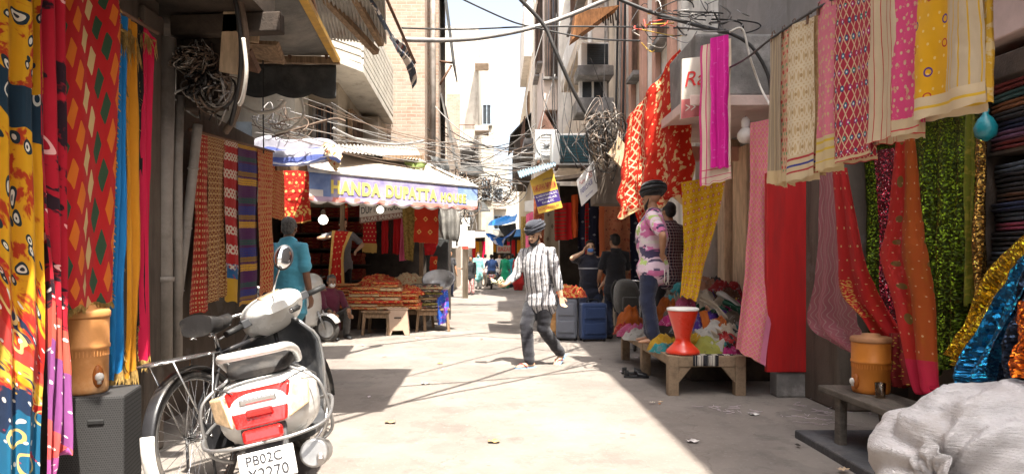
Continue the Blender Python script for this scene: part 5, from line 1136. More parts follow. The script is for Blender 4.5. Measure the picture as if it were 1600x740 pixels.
hangX('red cloth sprayed with gold sequins sweeping down to the orange cooler', [(1300,262,2.58),(1308,400,2.60),(1312,460,2.6),(1350,500,2.62),(1404,580,2.66),(1408,606,2.68)], [(1324,262,2.60),(1352,400,2.62),(1374,460,2.63),(1392,500,2.64),(1428,560,2.66),(1440,600,2.68)], f_rsheer, folds=2.2, amp=.04, seed=47, nu=28, nv=60, uvw=.34)
hangX('sheer red and orange cloth with round gold motifs hanging to the white sack', [(1402,212,2.52),(1392,330,2.54),(1380,400,2.52),(1400,470,2.5),(1428,600,2.45),(1436,612,2.45)], [(1428,212,2.52),(1438,330,2.54),(1446,400,2.52),(1454,480,2.5),(1462,600,2.45),(1466,606,2.45)], f_rdot, folds=1.8, amp=.035, seed=48, nu=28, nv=60, uvw=.3)
hangX('maroon net gathered on the bench behind the orange cooler', [(1388,520,2.62),(1392,604,2.6)], [(1432,520,2.66),(1446,600,2.62)], fab('maroon_net', (.25,.02,.02), [(k_vor(60,.25), (.5,.3,.05))]), folds=3, amp=.05, seed=49)
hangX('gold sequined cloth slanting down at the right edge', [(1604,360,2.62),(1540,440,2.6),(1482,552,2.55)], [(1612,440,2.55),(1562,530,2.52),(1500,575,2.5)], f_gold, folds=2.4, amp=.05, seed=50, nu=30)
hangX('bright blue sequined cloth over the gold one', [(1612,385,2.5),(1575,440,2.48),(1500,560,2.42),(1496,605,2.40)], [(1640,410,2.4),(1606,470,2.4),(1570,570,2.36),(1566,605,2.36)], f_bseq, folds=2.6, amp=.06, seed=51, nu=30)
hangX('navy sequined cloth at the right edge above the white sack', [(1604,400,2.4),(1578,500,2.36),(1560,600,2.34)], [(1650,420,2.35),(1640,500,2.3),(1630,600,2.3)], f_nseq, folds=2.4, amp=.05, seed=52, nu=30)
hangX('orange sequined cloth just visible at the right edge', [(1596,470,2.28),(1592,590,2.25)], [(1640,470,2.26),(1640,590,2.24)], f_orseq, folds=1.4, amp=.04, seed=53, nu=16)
c = XZ(1540, 194, 2.9); mb = MB(); mb.lathe([(.005,.09),(.02,.085),(.015,.06),(.04,.03),(.062,-.02),(.055,-.07),(.02,-.095),(.005,-.10)], 14, c); mb.v = [p+V((.012*nz(p.x*40,p.y*40,p.z*30),)*3) for p in mb.v]
tag(mb.build('plastic_bag', surf('teal_polythene', (.01,.22,.26), .35, bump=.3, spec=.6)), 'knotted teal plastic bag hanging beside the fabric shelves', 'bag')
# shelf stack
t = thing('fabric_rack', 'dark rack of shelves at the right edge holding folded sparkling cloths', 'rack', (3.3, 4.05, 0), world_coords=True)
part('side_board', M['darkwood'], t, lambda m: (m.span(3.02, 3.44, 4.22, 4.25, .1, 2.3), ), 0); part('side_board', M['darkwood'], t, lambda m: m.span(3.02, 3.44, 3.1, 3.13, .1, 2.3), 0)
for z in (.6, 1.24, 1.9): part('shelf_board', M['darkwood'], t, lambda m, z=z: m.span(3.03, 3.44, 3.135, 4.215, z, z+.02), 0)
pal = [('navy',(.02,.03,.08)),('maroon',(.20,.03,.03)),('rust',(.30,.12,.05)),('violet',(.16,.07,.14)),('grey blue',(.09,.12,.16)),('brown',(.14,.07,.04)),('teal',(.04,.12,.13)),('dark grey',(.05,.05,.055)),('pink',(.40,.08,.14)),('black',(.02,.02,.025))]
fmat = {}
for nm, c_ in pal: fmat[nm] = fab('rack_cloth_'+nm.replace(' ', '_'), c_, [(k_vor(60,.25), tuple(min(1,x*2.2+.08) for x in c_)), (k_sv(.012,.25), tuple(x*.4 for x in c_))], through=0, rough=.4)
order = [0,1,2,3,0,4,5,7,2,6,4,7,9,8,4,0,5,7,9,4,1,3,0,7,2,6,1,9,0,4]; z = .62; k = 0; ords = ['lowest','second from the bottom','third from the bottom','fourth from the bottom','fifth from the bottom','sixth from the bottom','seventh from the bottom','eighth from the bottom','ninth from the bottom','tenth from the bottom']
for lo, hi, shelf in ((.622,1.22,'lower'),(1.262,1.88,'middle'),(1.922,2.34,'top')):
    z = lo; j = 0
    while z < hi-.05 and j < 10:
        nm, _ = pal[order[k % 30]]; h_ = .058
        o = folded_mb(1.04, .42, h_, k, 2); o.v = [V((-p.y, p.x, p.z)) for p in o.v]
        o = o.build('folded_cloth', fmat[nm], loc=(3.24+random.uniform(-.02,.02), 3.675, z)); tag(o, f'folded {nm} sparkling cloth, {ords[j]} on the {shelf} shelf of the rack', 'fabric', 'folded cloths in the right rack'); z += h_*1.01; k += 1; j += 1

# bench, cooler, glass, sack
M['oldplank'] = surf('grey_old_plank', (.10,.085,.07), .85, var=.4, stretch=(6,1.5,6), bump=.4, dirt=(.2,.17,.14), dirt_amt=.4); tb = thing('bench', 'low plank bench carrying the orange water cooler', 'bench', (2.5, 4.4, 0), world_coords=True)
part('plank', M['oldplank'], tb, lambda m: m.beam((2.42,4.78,.375), (2.44,3.3,.375), .34, .045), .008)
for y in (4.55, 3.6):
    for xa, xb in ((2.30,2.27),(2.57,2.6)): part('leg', M['oldplank'], tb, lambda m: m.beam((xa,y,.352),(xb,y-.05,.0),.05,.07), .004)
cooler('orange ribbed water cooler with a lid on the right-hand bench', (2.47, 4.50, .398), .118, .385, M['orange_deep'], surf('dusty_brown_lid', (.42,.20,.09), .6, var=.2), R(-95))
g = NG('clear_glass'); gb = g.n('ShaderNodeBsdfGlass'); gb.inputs['Roughness'].default_value = .05; gb.inputs['Color'].default_value = (.95,.85,.75,1); M['clear'] = g.fin(gb.outputs[0])
mb = MB(); mb.lathe([(.028,0),(.033,.095),(.031,.095),(.026,.006),(.001,.005)], 18, (0,0,0), cap=False); tag(mb.build('drinking_glass', M['clear'], loc=(2.42,4.30,.399)), 'small drinking glass beside the orange cooler on the bench', 'glass')
g = NG('white_sackcloth'); o_ = g.obj(); s_ = g.sep(o_); n1 = g.noise(o_, 3, 6, .65); cc = g.mix(g.ss(n1, .3, .7), (.58,.545,.535), (.70,.67,.665)); mp = g.n('ShaderNodeMapping'); g.put(mp.inputs[0], o_); mp.inputs['Scale'].default_value = (2,2,14); n2 = g.noise(mp.outputs[0], 3, 6, .7)
cc = g.mix(g.m('MULTIPLY', g.ss(g.noise(o_, 2.6, 8, .78), .48, .66), .42), cc, (.40,.33,.28)); h = g.m('ADD', g.m('MULTIPLY', n2, 1.2), g.m('ADD', g.noise(o_, 7, 5, .7), g.m('MULTIPLY', g.m('SINE', g.m('MULTIPLY', s_[2], 1500.0)), .03)))
M['sack'] = g.fin(g.pbsdf(cc, .85, 0, g.bump(h, .9, .03), .25))
sk = thing('sack', 'large crumpled white sack standing at the bottom right corner', 'sack', (2.2, 2.92, 0), world_coords=True)
cS, aS, bS, hS = V((2.31, 2.92, .35)), .62, .44, .37; mo = V((-.56, -.20, .06)); mdir = V((-.85,-.45,.1)).normalized(); s1 = mdir.cross(V((0,0,1))).normalized(); s2 = s1.cross(mdir)
def sack_pt(la, lo):
    c_, s_ = math.cos(la), math.sin(la); pw = lambda x, e: math.copysign(abs(x)**e, x)
    d = V((pw(c_,.8)*pw(math.cos(lo),.85), pw(c_,.8)*pw(math.sin(lo),.85), pw(s_,.72))); p = V((aS*d.x, bS*d.y, hS*d.z)); n_ = V((d.x/aS, d.y/bS, d.z/hS)).normalized()
    p.z += .045*math.exp(-((p.x-.22)/.22)**2)*max(0, d.z) - .07*max(0, -p.x-.05)*max(0, d.z)
    q = p-mo; dist = q.length; ang = math.atan2(q.dot(s2), q.dot(s1)); k = math.exp(-dist*2.2)
    f = .030*k*math.sin(ang*9+nz(p.x*4,p.y*4,p.z*4)*3) - .075*math.exp(-(dist/.10)**2)
    f += .045*nz(p.x*2.6+2,p.y*2.6,p.z*2.6) + .040*(.5-abs(nz(p.x*3.2+p.z*3,p.y*3,p.z*5+4))*2)*.7 + .016*(.5-abs(nz(p.x*8,p.y*8,p.z*11-p.x*5))*2) + .006*nz(p.x*22,p.y*22,p.z*30)
    p = cS + p + n_*f; p.z = max(p.z, .0); return p
mb = MB(); mb.grid([[sack_pt(-1.5+3.0*i/90, 2*math.pi*j/170) for j in range(171)] for i in range(91)]); top_ = [sack_pt(1.5, 2*math.pi*j/170) for j in range(170)]
b_ = len(mb.v); mb.v += top_; mb._f(list(range(b_, b_+170)), True); mb.build('body', M['sack'], sk)
rows = []; mc_ = cS+mo+mdir*.0
for i in range(17):
    q = i/16; r_ = []
    for j in range(61):
        a = 2*math.pi*j/60; rr_ = (.012+.085*q)*(1+.25*nz(math.cos(a)*1.6, math.sin(a)*1.6, 3)); off = .055*q**.6 + .022*q*math.sin(a*7+nz(q*3, a)*3) - .03*q**3
        r_.append(mc_ + s1*rr_*math.cos(a)*.8 + s2*rr_*math.sin(a)*1.2 + mdir*off)
    rows.append(r_)
mb = MB(); mb.grid(rows); mb.build('gathered_mouth', M['sack'], sk, solid=.005)

# ---------------------------------------------------------------- charpoy bench, heap, stool
M['charpoy'] = surf('dusty_bench_timber', (.27,.19,.12), .85, var=.35, scale=4, stretch=(3,3,3), bump=.45, dirt=(.12,.09,.06), dirt_amt=.55, dirt_scale=4)
g = NG('checked_webbing'); s_ = g.sep(g.obj()); a_ = lt(g, g.m('FRACT', g.m('ADD', g.m('DIVIDE', s_[0], .11), 50.0)), .5); b_ = lt(g, g.m('FRACT', g.m('ADD', g.m('DIVIDE', s_[1], .16), 50.0)), .5)
ck = g.m('ABSOLUTE', g.m('SUBTRACT', a_, b_)); sl = lt(g, g.m('FRACT', g.m('ADD', g.m('DIVIDE', s_[0], .022), g.m('DIVIDE', s_[1], .022))), .4)
cc = g.mix(g.m('MULTIPLY', ck, g.m('SUBTRACT', 1.0, g.m('MULTIPLY', sl, .35))), (.03,.03,.035), (.52,.48,.42)); M['webbing'] = g.fin(g.pbsdf(cc, .8, 0, g.bump(g.m('SINE', g.m('MULTIPLY', s_[0], 285.0)), .5, .01), .2))
ch = thing('charpoy', 'low wooden charpoy with black and white checked webbing under the cloth heap', 'charpoy', (2.0, 7.6, 0), world_coords=True)
x0, x1, y0, y1, zt = 1.63, 2.34, 6.42, 8.85, .37
part('webbing', M['webbing'], ch, lambda m: m.span(x0+.06, x1-.06, y0+.06, y1-.06, zt-.015, zt+.006), 0)
part('side_rail', M['charpoy'], ch, lambda m: m.span(x0, x0+.07, y0+.075, y1-.075, zt-.09, zt), .008); part('side_rail', M['charpoy'], ch, lambda m: m.span(x1-.07, x1, y0+.075, y1-.075, zt-.09, zt), .008)
part('end_rail', M['charpoy'], ch, lambda m: m.span(x0+.075, x1-.075, y0, y0+.07, zt-.10, zt), .008); part('end_rail', M['charpoy'], ch, lambda m: m.span(x0+.075, x1-.075, y1-.07, y1, zt-.10, zt), .008)
for x in (x0+.04, x1-.04):
    for y in (y0+.04, (y0+y1)/2, y1-.04): part('leg', M['charpoy'], ch, lambda m, x=x, y=y: m.box((x,y,zt/2), (.10,.10,zt+.01)), .008)
for s, x in ((1, x0+.09), (-1, x1-.09)): part('brace', M['charpoy'], ch, lambda m, s=s, x=x: m.prism([(x,y0+.01,zt-.102),(x+s*.12,y0+.01,zt-.102),(x,y0+.01,zt-.25)], (0,.05,0)), 0)
mb = MB(); rows = [[V((x0+.22+.24*j/12, y0-.012-.006*math.sin(j*2), zt+.01-.10*i/6 if i else zt+.012)) for j in range(13)] for i in range(7)]; mb.grid(rows); mb.build('loose_webbing', M['webbing'], ch, solid=.006)
M['red_plastic'] = surf('red_plastic', (.62,.035,.012), .3, var=.10, bump=.04, dirt=(.35,.06,.04), dirt_amt=.3, coat=.3)
t = thing('moulded_stool', 'red hourglass shaped plastic stool with a white seat, on the front of the charpoy', 'stool', (1.80, 6.58, zt+.008))
mb = MB(); mb.lathe([(.155,0),(.162,.012),(.155,.03),(.142,.045),(.11,.075),(.078,.11),(.070,.135),(.074,.165),(.098,.25),(.125,.34),(.142,.40),(.146,.425),(.12,.43)], 40); mb.build('body', M['red_plastic'], t)
mb = MB(); mb.lathe([(.148,.412),(.152,.42),(.15,.436),(.13,.442),(.01,.443)], 40); mb.build('seat', M['whitepaint'], t)
# heap of cloths behind the stool
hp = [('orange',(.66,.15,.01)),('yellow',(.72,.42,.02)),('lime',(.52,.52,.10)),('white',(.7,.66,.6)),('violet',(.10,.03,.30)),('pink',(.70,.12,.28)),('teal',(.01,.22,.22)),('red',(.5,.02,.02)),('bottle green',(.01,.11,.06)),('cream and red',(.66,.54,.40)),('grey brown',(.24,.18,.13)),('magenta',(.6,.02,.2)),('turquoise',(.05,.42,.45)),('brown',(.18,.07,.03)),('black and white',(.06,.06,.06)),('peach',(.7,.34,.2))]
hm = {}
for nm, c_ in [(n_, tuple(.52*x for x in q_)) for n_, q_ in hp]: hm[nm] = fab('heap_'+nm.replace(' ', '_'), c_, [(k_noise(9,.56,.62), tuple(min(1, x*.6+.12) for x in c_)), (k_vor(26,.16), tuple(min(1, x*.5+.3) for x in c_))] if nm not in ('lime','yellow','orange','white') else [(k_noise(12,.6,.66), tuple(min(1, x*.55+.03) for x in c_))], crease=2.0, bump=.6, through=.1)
# a table under the heap
mb = MB(); mb.span(2.05, 3.3, 7.2, 8.6, 0, .62); tag(mb.build('counter', M['darkwood'], bevel=.02), 'dark low counter under the big heap of cloths', 'counter')
spots = [(1072,472,7.25,.13,.12,.12,'pink','by the yellow dupatta, on the heap top'),(1045,478,7.6,.2,.16,.22,'orange','peaked, just left of the stool top'),(1105,470,7.5,.26,.2,.2,'cream and red','at the middle of the heap top'),(1100,448,8.0,.3,.25,.22,'peach','high at the back of the heap'),(1130,455,7.8,.3,.25,.25,'red','high at the right of the heap'),(1118,492,7.2,.26,.2,.16,'violet','right behind the stool top'),(1135,488,7.2,.3,.2,.18,'bottle green','at the right slope of the heap'),(1082,500,7.1,.24,.2,.17,'black and white','low behind the stool'),(1150,500,7.1,.2,.2,.2,'grey brown','at the far right of the heap beside the pink cloth'),(1112,512,6.95,.26,.2,.13,'white','in front of the violet one'),(1140,518,6.9,.22,.2,.12,'cream and red','low at the right front of the heap'),(1048,512,7.2,.11,.11,.10,'magenta','just left of the stool waist'),(1042,530,7.0,.2,.16,.14,'yellow','left of the stool foot'),(1040,548,6.85,.15,.12,.06,'turquoise','sparkling, flat beside the stool foot'),(1108,545,6.72,.26,.18,.15,'lime','sheer, lying right of the stool'),(1090,530,6.85,.2,.16,.14,'yellow','between the stool and the lime cloth'),(1140,548,6.62,.12,.1,.07,'magenta','small, at the front right of the charpoy'),(1135,530,6.75,.18,.15,.12,'red','behind the small magenta one'),(986,518,8.6,.22,.2,.34,'orange','left of the standing man'),(990,532,8.4,.22,.2,.13,'pink','in front of the tall orange one'),(978,535,8.5,.15,.15,.12,'red','at the far left end of the charpoy'),(1000,535,8.0,.2,.16,.1,'white','by the standing man\'s feet'),(1060,495,7.5,.2,.2,.15,'brown','in shadow left of the stool'),(1090,485,7.6,.22,.2,.17,'orange','in the middle of the heap'),(1065,455,7.9,.2,.2,.2,'turquoise','small, high behind the stool'),(1110,470,7.9,.24,.2,.2,'yellow','half buried high in the heap'),(1058,488,7.3,.16,.14,.14,'grey brown','between the peaked orange cloth and the stool'),(1085,462,7.6,.16,.15,.14,'cream and red','small, just under the foot of the yellow dupatta'),(1122,505,6.95,.15,.13,.12,'orange','right of the stool, under the white one'),(1098,500,6.98,.14,.12,.12,'violet','small, close to the right side of the stool'),(1148,482,7.3,.16,.15,.14,'magenta','high on the right slope beside the bottle green one'),(1155,525,6.8,.16,.14,.12,'black and white','at the right end of the charpoy under the pink cloth'),(1122,535,6.7,.14,.12,.09,'white','just behind the lime cloth'),(1120,445,8.1,.18,.16,.14,'black and white','at the very top back of the heap'),(1140,462,7.6,.16,.14,.14,'brown','on the upper right of the heap'),(1052,465,7.9,.16,.15,.16,'grey brown','high at the left of the heap')]
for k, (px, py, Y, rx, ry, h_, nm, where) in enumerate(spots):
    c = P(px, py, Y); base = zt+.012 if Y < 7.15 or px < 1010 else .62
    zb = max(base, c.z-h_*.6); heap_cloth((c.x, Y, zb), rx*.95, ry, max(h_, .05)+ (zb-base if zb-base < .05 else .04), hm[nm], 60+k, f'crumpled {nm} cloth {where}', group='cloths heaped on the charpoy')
# strips trailing over the heap
for k, (L, R_, nm, lab) in enumerate([([(1090,468,7.2),(1112,480,7.05),(1128,500,6.95)],[(1098,462,7.2),(1122,476,7.05),(1140,498,6.95)],'cream and red','cream and red strip trailing down the middle of the heap'),([(1118,458,7.3),(1145,478,7.1),(1160,500,7.0)],[(1126,452,7.3),(1152,470,7.1),(1166,490,7.0)],'white','white strip trailing along the right of the heap'),([(1092,486,6.95),(1098,510,6.85),(1104,528,6.8)],[(1106,484,6.95),(1112,508,6.85),(1118,524,6.8)],'orange','orange strip hanging down the front of the heap'),([(1128,474,7.1),(1150,486,6.95),(1164,498,6.9)],[(1132,466,7.1),(1156,478,6.95),(1170,488,6.9)],'bottle green','bottle green strip trailing to the pink hanging cloth')]):
    drape('trailing_cloth', lab, [P(*q) for q in L], [P(*q) for q in R_], hm[nm], folds=1.2, amp=.03, seed=70+k, nu=12, nv=20, group='cloths heaped on the charpoy')

rr = random.Random(19); sc_names = ['orange','violet','cream and red','bottle green','white','red','black and white','yellow','brown','magenta','teal','peach']
for k in range(30):
    nm = sc_names[k % 12]; px = rr.uniform(1046,1152); f_ = (px-1046)/106; py = rr.uniform(455,520); Y = 7.75-(py-455)*.0145; dx, dy = rr.uniform(-26,34), rr.uniform(12,32); w_ = rr.uniform(7,13)
    p = [(px,py,Y),(px+dx*.5,py+dy*.45,Y-.12),(px+dx,py+dy,Y-.26)]
    drape('trailing_cloth', f'{nm} strip of loose cloth lying across the heap on the charpoy', [P(a_-w_*.5,b_+w_*.35,c_) for a_,b_,c_ in p], [P(a_+w_*.6,b_-w_*.45,c_+.03) for a_,b_,c_ in p], hm[nm], folds=1.6, amp=.035, seed=200+k, nu=14, nv=22, top_amp=1, edge=.02, group=f'{nm} loose strips on the charpoy heap')
# ---------------------------------------------------------------- cloths at the middle right shop
f_rb = fab('red_gold_bridal', (.60,.025,.008), [(k_dots(.085,.10,.010), (.78,.55,.26)), (k_and(k_bu(.12,.34), k_lat(.085,.22,.11)), (.78,.60,.36)), (k_and(k_bu(.50,.62), k_noise(16,.5,.56)), (.80,.56,.28)), (k_and(k_bu(.06,.10), k_noise(22,.48,.55)), (.78,.55,.28)), (k_and(k_bu(.72,9), k_noise(12,.56,.6)), (.78,.52,.22)),
    (k_and(k_bv(1.30,1.42), k_noise(14,.45,.52)), (.78,.55,.28)), (k_bv(1.52,9), (.62,.10,.015)), (k_and(k_bv(1.46,1.54), k_noise(25,.4,.5)), (.80,.58,.30))], through=.35, warp=.012, bump=.4)
hang('hanging_dupatta', 'large red dupatta with gold lattice and border, hanging from the cable over the shop', [(978,190,7.95),(974,270,7.95),(966,340,7.9)], [(1062,74,7.55),(1074,190,7.45),(1085,304,7.35)], f_rb, folds=2.8, amp=.06, seed=81, nu=90, nv=70, top_amp=.6, uvw=.95, edge=.09, group='dupattas at the middle right shop')
hang('hanging_dupatta', 'fold of the red gold dupatta hanging as a pointed end behind the standing man', [(1000,170,7.9),(985,250,7.9),(985,300,7.85),(998,350,7.8)], [(1040,200,7.85),(1045,260,7.8),(1040,310,7.75),(1012,340,7.75)], f_rb, folds=2.2, amp=.06, seed=82, nu=30, nv=40, uvw=.5, group='dupattas at the middle right shop')
f_rc = fab('magenta_silk', (.62,.004,.26), [(k_su(.06,.18), (.72,.03,.34)), (k_noise(20,.6,.64),(.7,.1,.4))], rough=.45); f_rd = fab('cream_magenta_border', (.70,.55,.42), [(k_bu(0,.02), (.6,.05,.2)), (k_bu(.055,.065), (.62,.05,.2)), (k_and(k_bv(1.1,9), k_sv(.08,.12)), (.6,.05,.15))], rough=.5)
hang('folded_dupatta', 'magenta dupatta hanging alone above the shop entrance', [(1110,60,6.32),(1110,160,6.32),(1110,262,6.32)], [(1138,54,6.32),(1139,160,6.32),(1140,262,6.32)], f_rc, folds=1.6, amp=.012, seed=83, nu=22, nv=40, group='dupattas at the middle right shop')
hang('folded_dupatta', 'cream border with magenta lines framing the lone magenta dupatta', [(1095,72,6.36),(1093,180,6.36),(1093,292,6.36)], [(1142,60,6.36),(1142,180,6.36),(1142,280,6.36)], f_rd, folds=1.2, amp=.012, seed=84, nu=22, nv=40, group='dupattas at the middle right shop', uvw=.28)
f_re = fab('yellow_floral_print', (.74,.43,.012), [(k_dots(.07,.085,.016), (.55,.10,.06)), (k_dots(.07,.085,.009), (.75,.45,.35)), (k_dots(.07,.085,.006,.5,.5,.5), (.8,.6,.3)), (k_dots(.035,.04,.003), (.85,.7,.4))], through=.3)
hang('hanging_dupatta', 'yellow dupatta with small red flowers, gathered at its foot behind the standing man', [(1064,285,7.2),(1068,360,7.2),(1066,420,7.2),(1061,462,7.15)], [(1136,272,7.15),(1122,340,7.15),(1100,420,7.1),(1088,470,7.0)], f_re, folds=2.4, amp=.03, seed=85, nu=30, nv=50, uvw=.5, group='dupattas at the middle right shop')
f_rf = fab('pink_gold_check', (.76,.20,.27), [(k_lat(.06,.09,.06), (.74,.46,.34)), (k_dots(.06,.06,.009), (.66,.42,.12)), (k_bu(.36,9), (.76,.24,.38))], through=.3)
hang('hanging_dupatta', 'long pink dupatta with a gold dotted grid, sweeping down over the charpoy corner', [(1172,192,6.5),(1170,320,6.45),(1162,430,6.4),(1149,545,6.25)], [(1212,184,6.5),(1216,330,6.42),(1212,450,6.35),(1196,572,6.18)], f_rf, folds=1.4, amp=.022, seed=86, nu=26, nv=60, uvw=.44, group='dupattas at the middle right shop')
mb = MB(); mb.span(2.50, 2.92, 6.30, 6.36, .24, 2.08); sh = mb.build('shutter_board', surf('red_painted_board', (.42,.012,.012), .55, var=.12, stretch=(6,6,.8), dirt=(.2,.02,.02), dirt_amt=.4), bevel=.006); tag(sh, 'red painted shutter board standing beside the pink dupatta', 'board')
mb = MB(); mb.span(2.6, 2.9, 6.32, 6.5, 0, .238); tag(mb.build('stone_block', M['concrete'], bevel=.02), 'rough stone block under the red shutter board', 'block')
# inner rack of folded cloth
t = thing('fabric_rack', 'narrow rack of folded cloth deep in the middle right shop', 'rack', (3.0, 8.2, 0), world_coords=True)
for z in (.5,.95,1.4,1.85,2.3): part('shelf_board', M['wood'], t, lambda m, z=z: m.span(2.9, 3.5, 7.8, 8.25, z, z+.02), 0)
part('side_board', M['palewood'], t, lambda m: m.span(2.86, 2.898, 7.8, 8.25, .3, 2.6), 0)
cols = ['teal','orange','rust','red','grey','pink','turquoise','brown']; cmap = {'teal':(.04,.2,.2),'orange':(.5,.14,.03),'rust':(.34,.10,.04),'red':(.42,.03,.03),'grey':(.3,.28,.26),'pink':(.5,.14,.2),'turquoise':(.1,.35,.4),'brown':(.16,.08,.05)}
for nm in cols: fmat['r_'+nm] = fab('inner_cloth_'+nm, cmap[nm], [(k_noise(16,.5,.58), tuple(min(1,x*1.7+.04) for x in cmap[nm]))], through=0)
k = 0
for si, z in enumerate((.522,.972,1.422,1.872)):
    for j in range(4):
        nm = cols[(k*5+3) % 8]; o = folded_mb(.5, .38, .10, k, 2).build('folded_cloth', fmat['r_'+nm], loc=(3.17, 7.99, z+.102*j)); k += 1
        tag(o, f'folded {nm} cloth, {["lowest","second","third","topmost"][j]} on shelf {["one","two","three","four"][si]} from the bottom of the inner rack', 'fabric', 'folded cloths in the inner rack')
bulb('unlit white lamp under the balcony soffit', P(1165,208,6.75), .082, .02, lit=False)
bulb('unlit hanging lamp on the pink ceiling at the top right corner', P(1562,60,4.3), .035, .02, lit=False)
# sign by the balcony
g = NG('pink_sign'); s_ = g.sep(g.obj()); cc = g.mix(lt(g, s_[2], .17), (.70,.58,.50), (.42,.12,.13)); M['sign_pink'] = g.fin(g.pbsdf(g.mix(g.ss(g.noise(g.obj(),4,5),.5,.7), cc, (.45,.33,.28)), .5))
sg = thing('shop_sign', 'pale and maroon board with script lettering beside the concrete balcony', 'sign', P(1090,135,6.6), world_coords=True)
a, b_ = P(1064,186,6.55), P(1118,178,6.58); top = P(1066,92,6.55)-a
mb = MB(); mb.prism([a, b_, b_+top*.98, a+top], (0,.04,0)); so = mb.build('board', M['sign_white'], sg)
xs = (b_-a).normalized()
mb = MB(); mb.prism([a+V((0,-.003,0)), b_+V((0,-.003,0)), b_+top*.3+V((0,-.003,0)), a+top*.32+V((0,-.003,0))], (0,.002,0)); mb.build('band', surf('maroon_band', (.36,.1,.1), .6), sg)
tm = text_mb('Ra', a+xs*.03+top*.52+V((0,-.004,0)), xs, top+xs*.12, .20, .15); tm.build('lettering', M['sign_red'], sg)
tm = text_mb('>>', a+xs*.04+top*.11+V((0,-.006,0)), xs, top, .10, .07); tm.build('lettering', M['sign_white'], sg)
# ================================================================ people
def skin_mat(name, c):
    g = NG(name); o = g.obj(); n1 = g.noise(o, 9, 4, .6); cc = g.mix(n1, tuple(x*.82 for x in c), tuple(x*1.12 for x in c))
    return g.fin(g.pbsdf(cc, .5, 0, g.bump(g.noise(o, 120, 3), .12, .004), .4, Subsurface_Weight=.08, Subsurface_Scale=.01))
M['skin'] = skin_mat('brown_skin', (.36,.19,.11)); M['skin_light'] = skin_mat('light_brown_skin', (.56,.35,.23)); M['skin_dark'] = skin_mat('dark_brown_skin', (.22,.11,.065))
M['hair'] = surf('black_hair', (.012,.010,.009), .5, var=.5, scale=30, bump=.6, fine=180); M['hair_grey'] = surf('grey_hair', (.10,.095,.09), .6, var=.6, scale=40, bump=.6, fine=180)
M['eye'] = surf('dark_eye', (.015,.012,.01), .2); M['lip'] = surf('brown_lips', (.26,.10,.08), .5)
def clothmat(name, c, layers=None, rough=.85, crease=1.0):
    "clothing: object coordinates, folds as relief"
    g = NG(name); o = g.obj(); s_ = g.sep(o); u = g.m('ADD', s_[0], g.m('MULTIPLY', s_[1], .6)); v = s_[2]; cc = c
    wv = g.noise(o, 5, 2, .5); u = g.m('ADD', u, g.m('MULTIPLY', wv, .03))
    for k, q in (layers or []): cc = g.mix(k(g, u, v), cc, q)
    n1 = g.noise(o, 6, 4, .6); cc = g.mix(1.0, cc, g.mix(n1, (.8,.8,.8), (1.1,1.1,1.1)), 'MULTIPLY')
    mp = g.n('ShaderNodeMapping'); g.put(mp.inputs[0], o); mp.inputs['Scale'].default_value = (1, 1, 2.2); mp.inputs['Rotation'].default_value = (.3, .4, 0)
    h = g.m('ADD', g.m('MULTIPLY', g.noise(mp.outputs[0], 7, 3, .6), 2.0*crease), g.noise(o, 260, 2, .5))
    return g.fin(g.pbsdf(cc, rough, 0, g.bump(h, .45, .02), .2, Sheen_Weight=.2))
def ik(a, b, l1, l2, hint):
    d = b-a; L = min(d.length, (l1+l2)*.999); d = d.normalized(); x = (l1*l1-l2*l2+L*L)/(2*L); h = math.sqrt(max(0, l1*l1-x*x))
    hp_ = V(hint)-d*V(hint).dot(d); hp_ = hp_.normalized() if hp_.length > 1e-6 else d.orthogonal().normalized()
    return a+d*x+hp_*h, a+d*L
def remeshed(mb, name, mat, parent, vox, smooth=4, wrinkle=0.0, seed=0):
    tmp = mb.build(name, mat, loc=(0,0,0)); md = tmp.modifiers.new('r', 'REMESH'); md.mode = 'VOXEL'; md.voxel_size = vox
    ms = tmp.modifiers.new('s', 'SMOOTH'); ms.iterations = smooth; ms.factor = .5
    dg = bpy.context.evaluated_depsgraph_get(); me = bpy.data.meshes.new_from_object(tmp.evaluated_get(dg)); me.name = name
    bpy.data.objects.remove(tmp)
    if wrinkle:
        nrm = [v.normal.copy() for v in me.vertices]
        for v, n_ in zip(me.vertices, nrm):
            p = v.co; k = nz(p.x*5+p.z*4+seed, p.y*5, p.z*13)*.7 + nz(p.x*11+seed, p.y*11-p.z*9, p.z*22)*.45
            v.co = p + n_*wrinkle*k
    me.polygons.foreach_set('use_smooth', [True]*len(me.polygons)); me.materials.clear(); me.materials.append(mat); me.update()
    o = bpy.data.objects.new(name, me); col.objects.link(o); o.parent = parent; OFF[o.name] = V((0,0,0)); return o
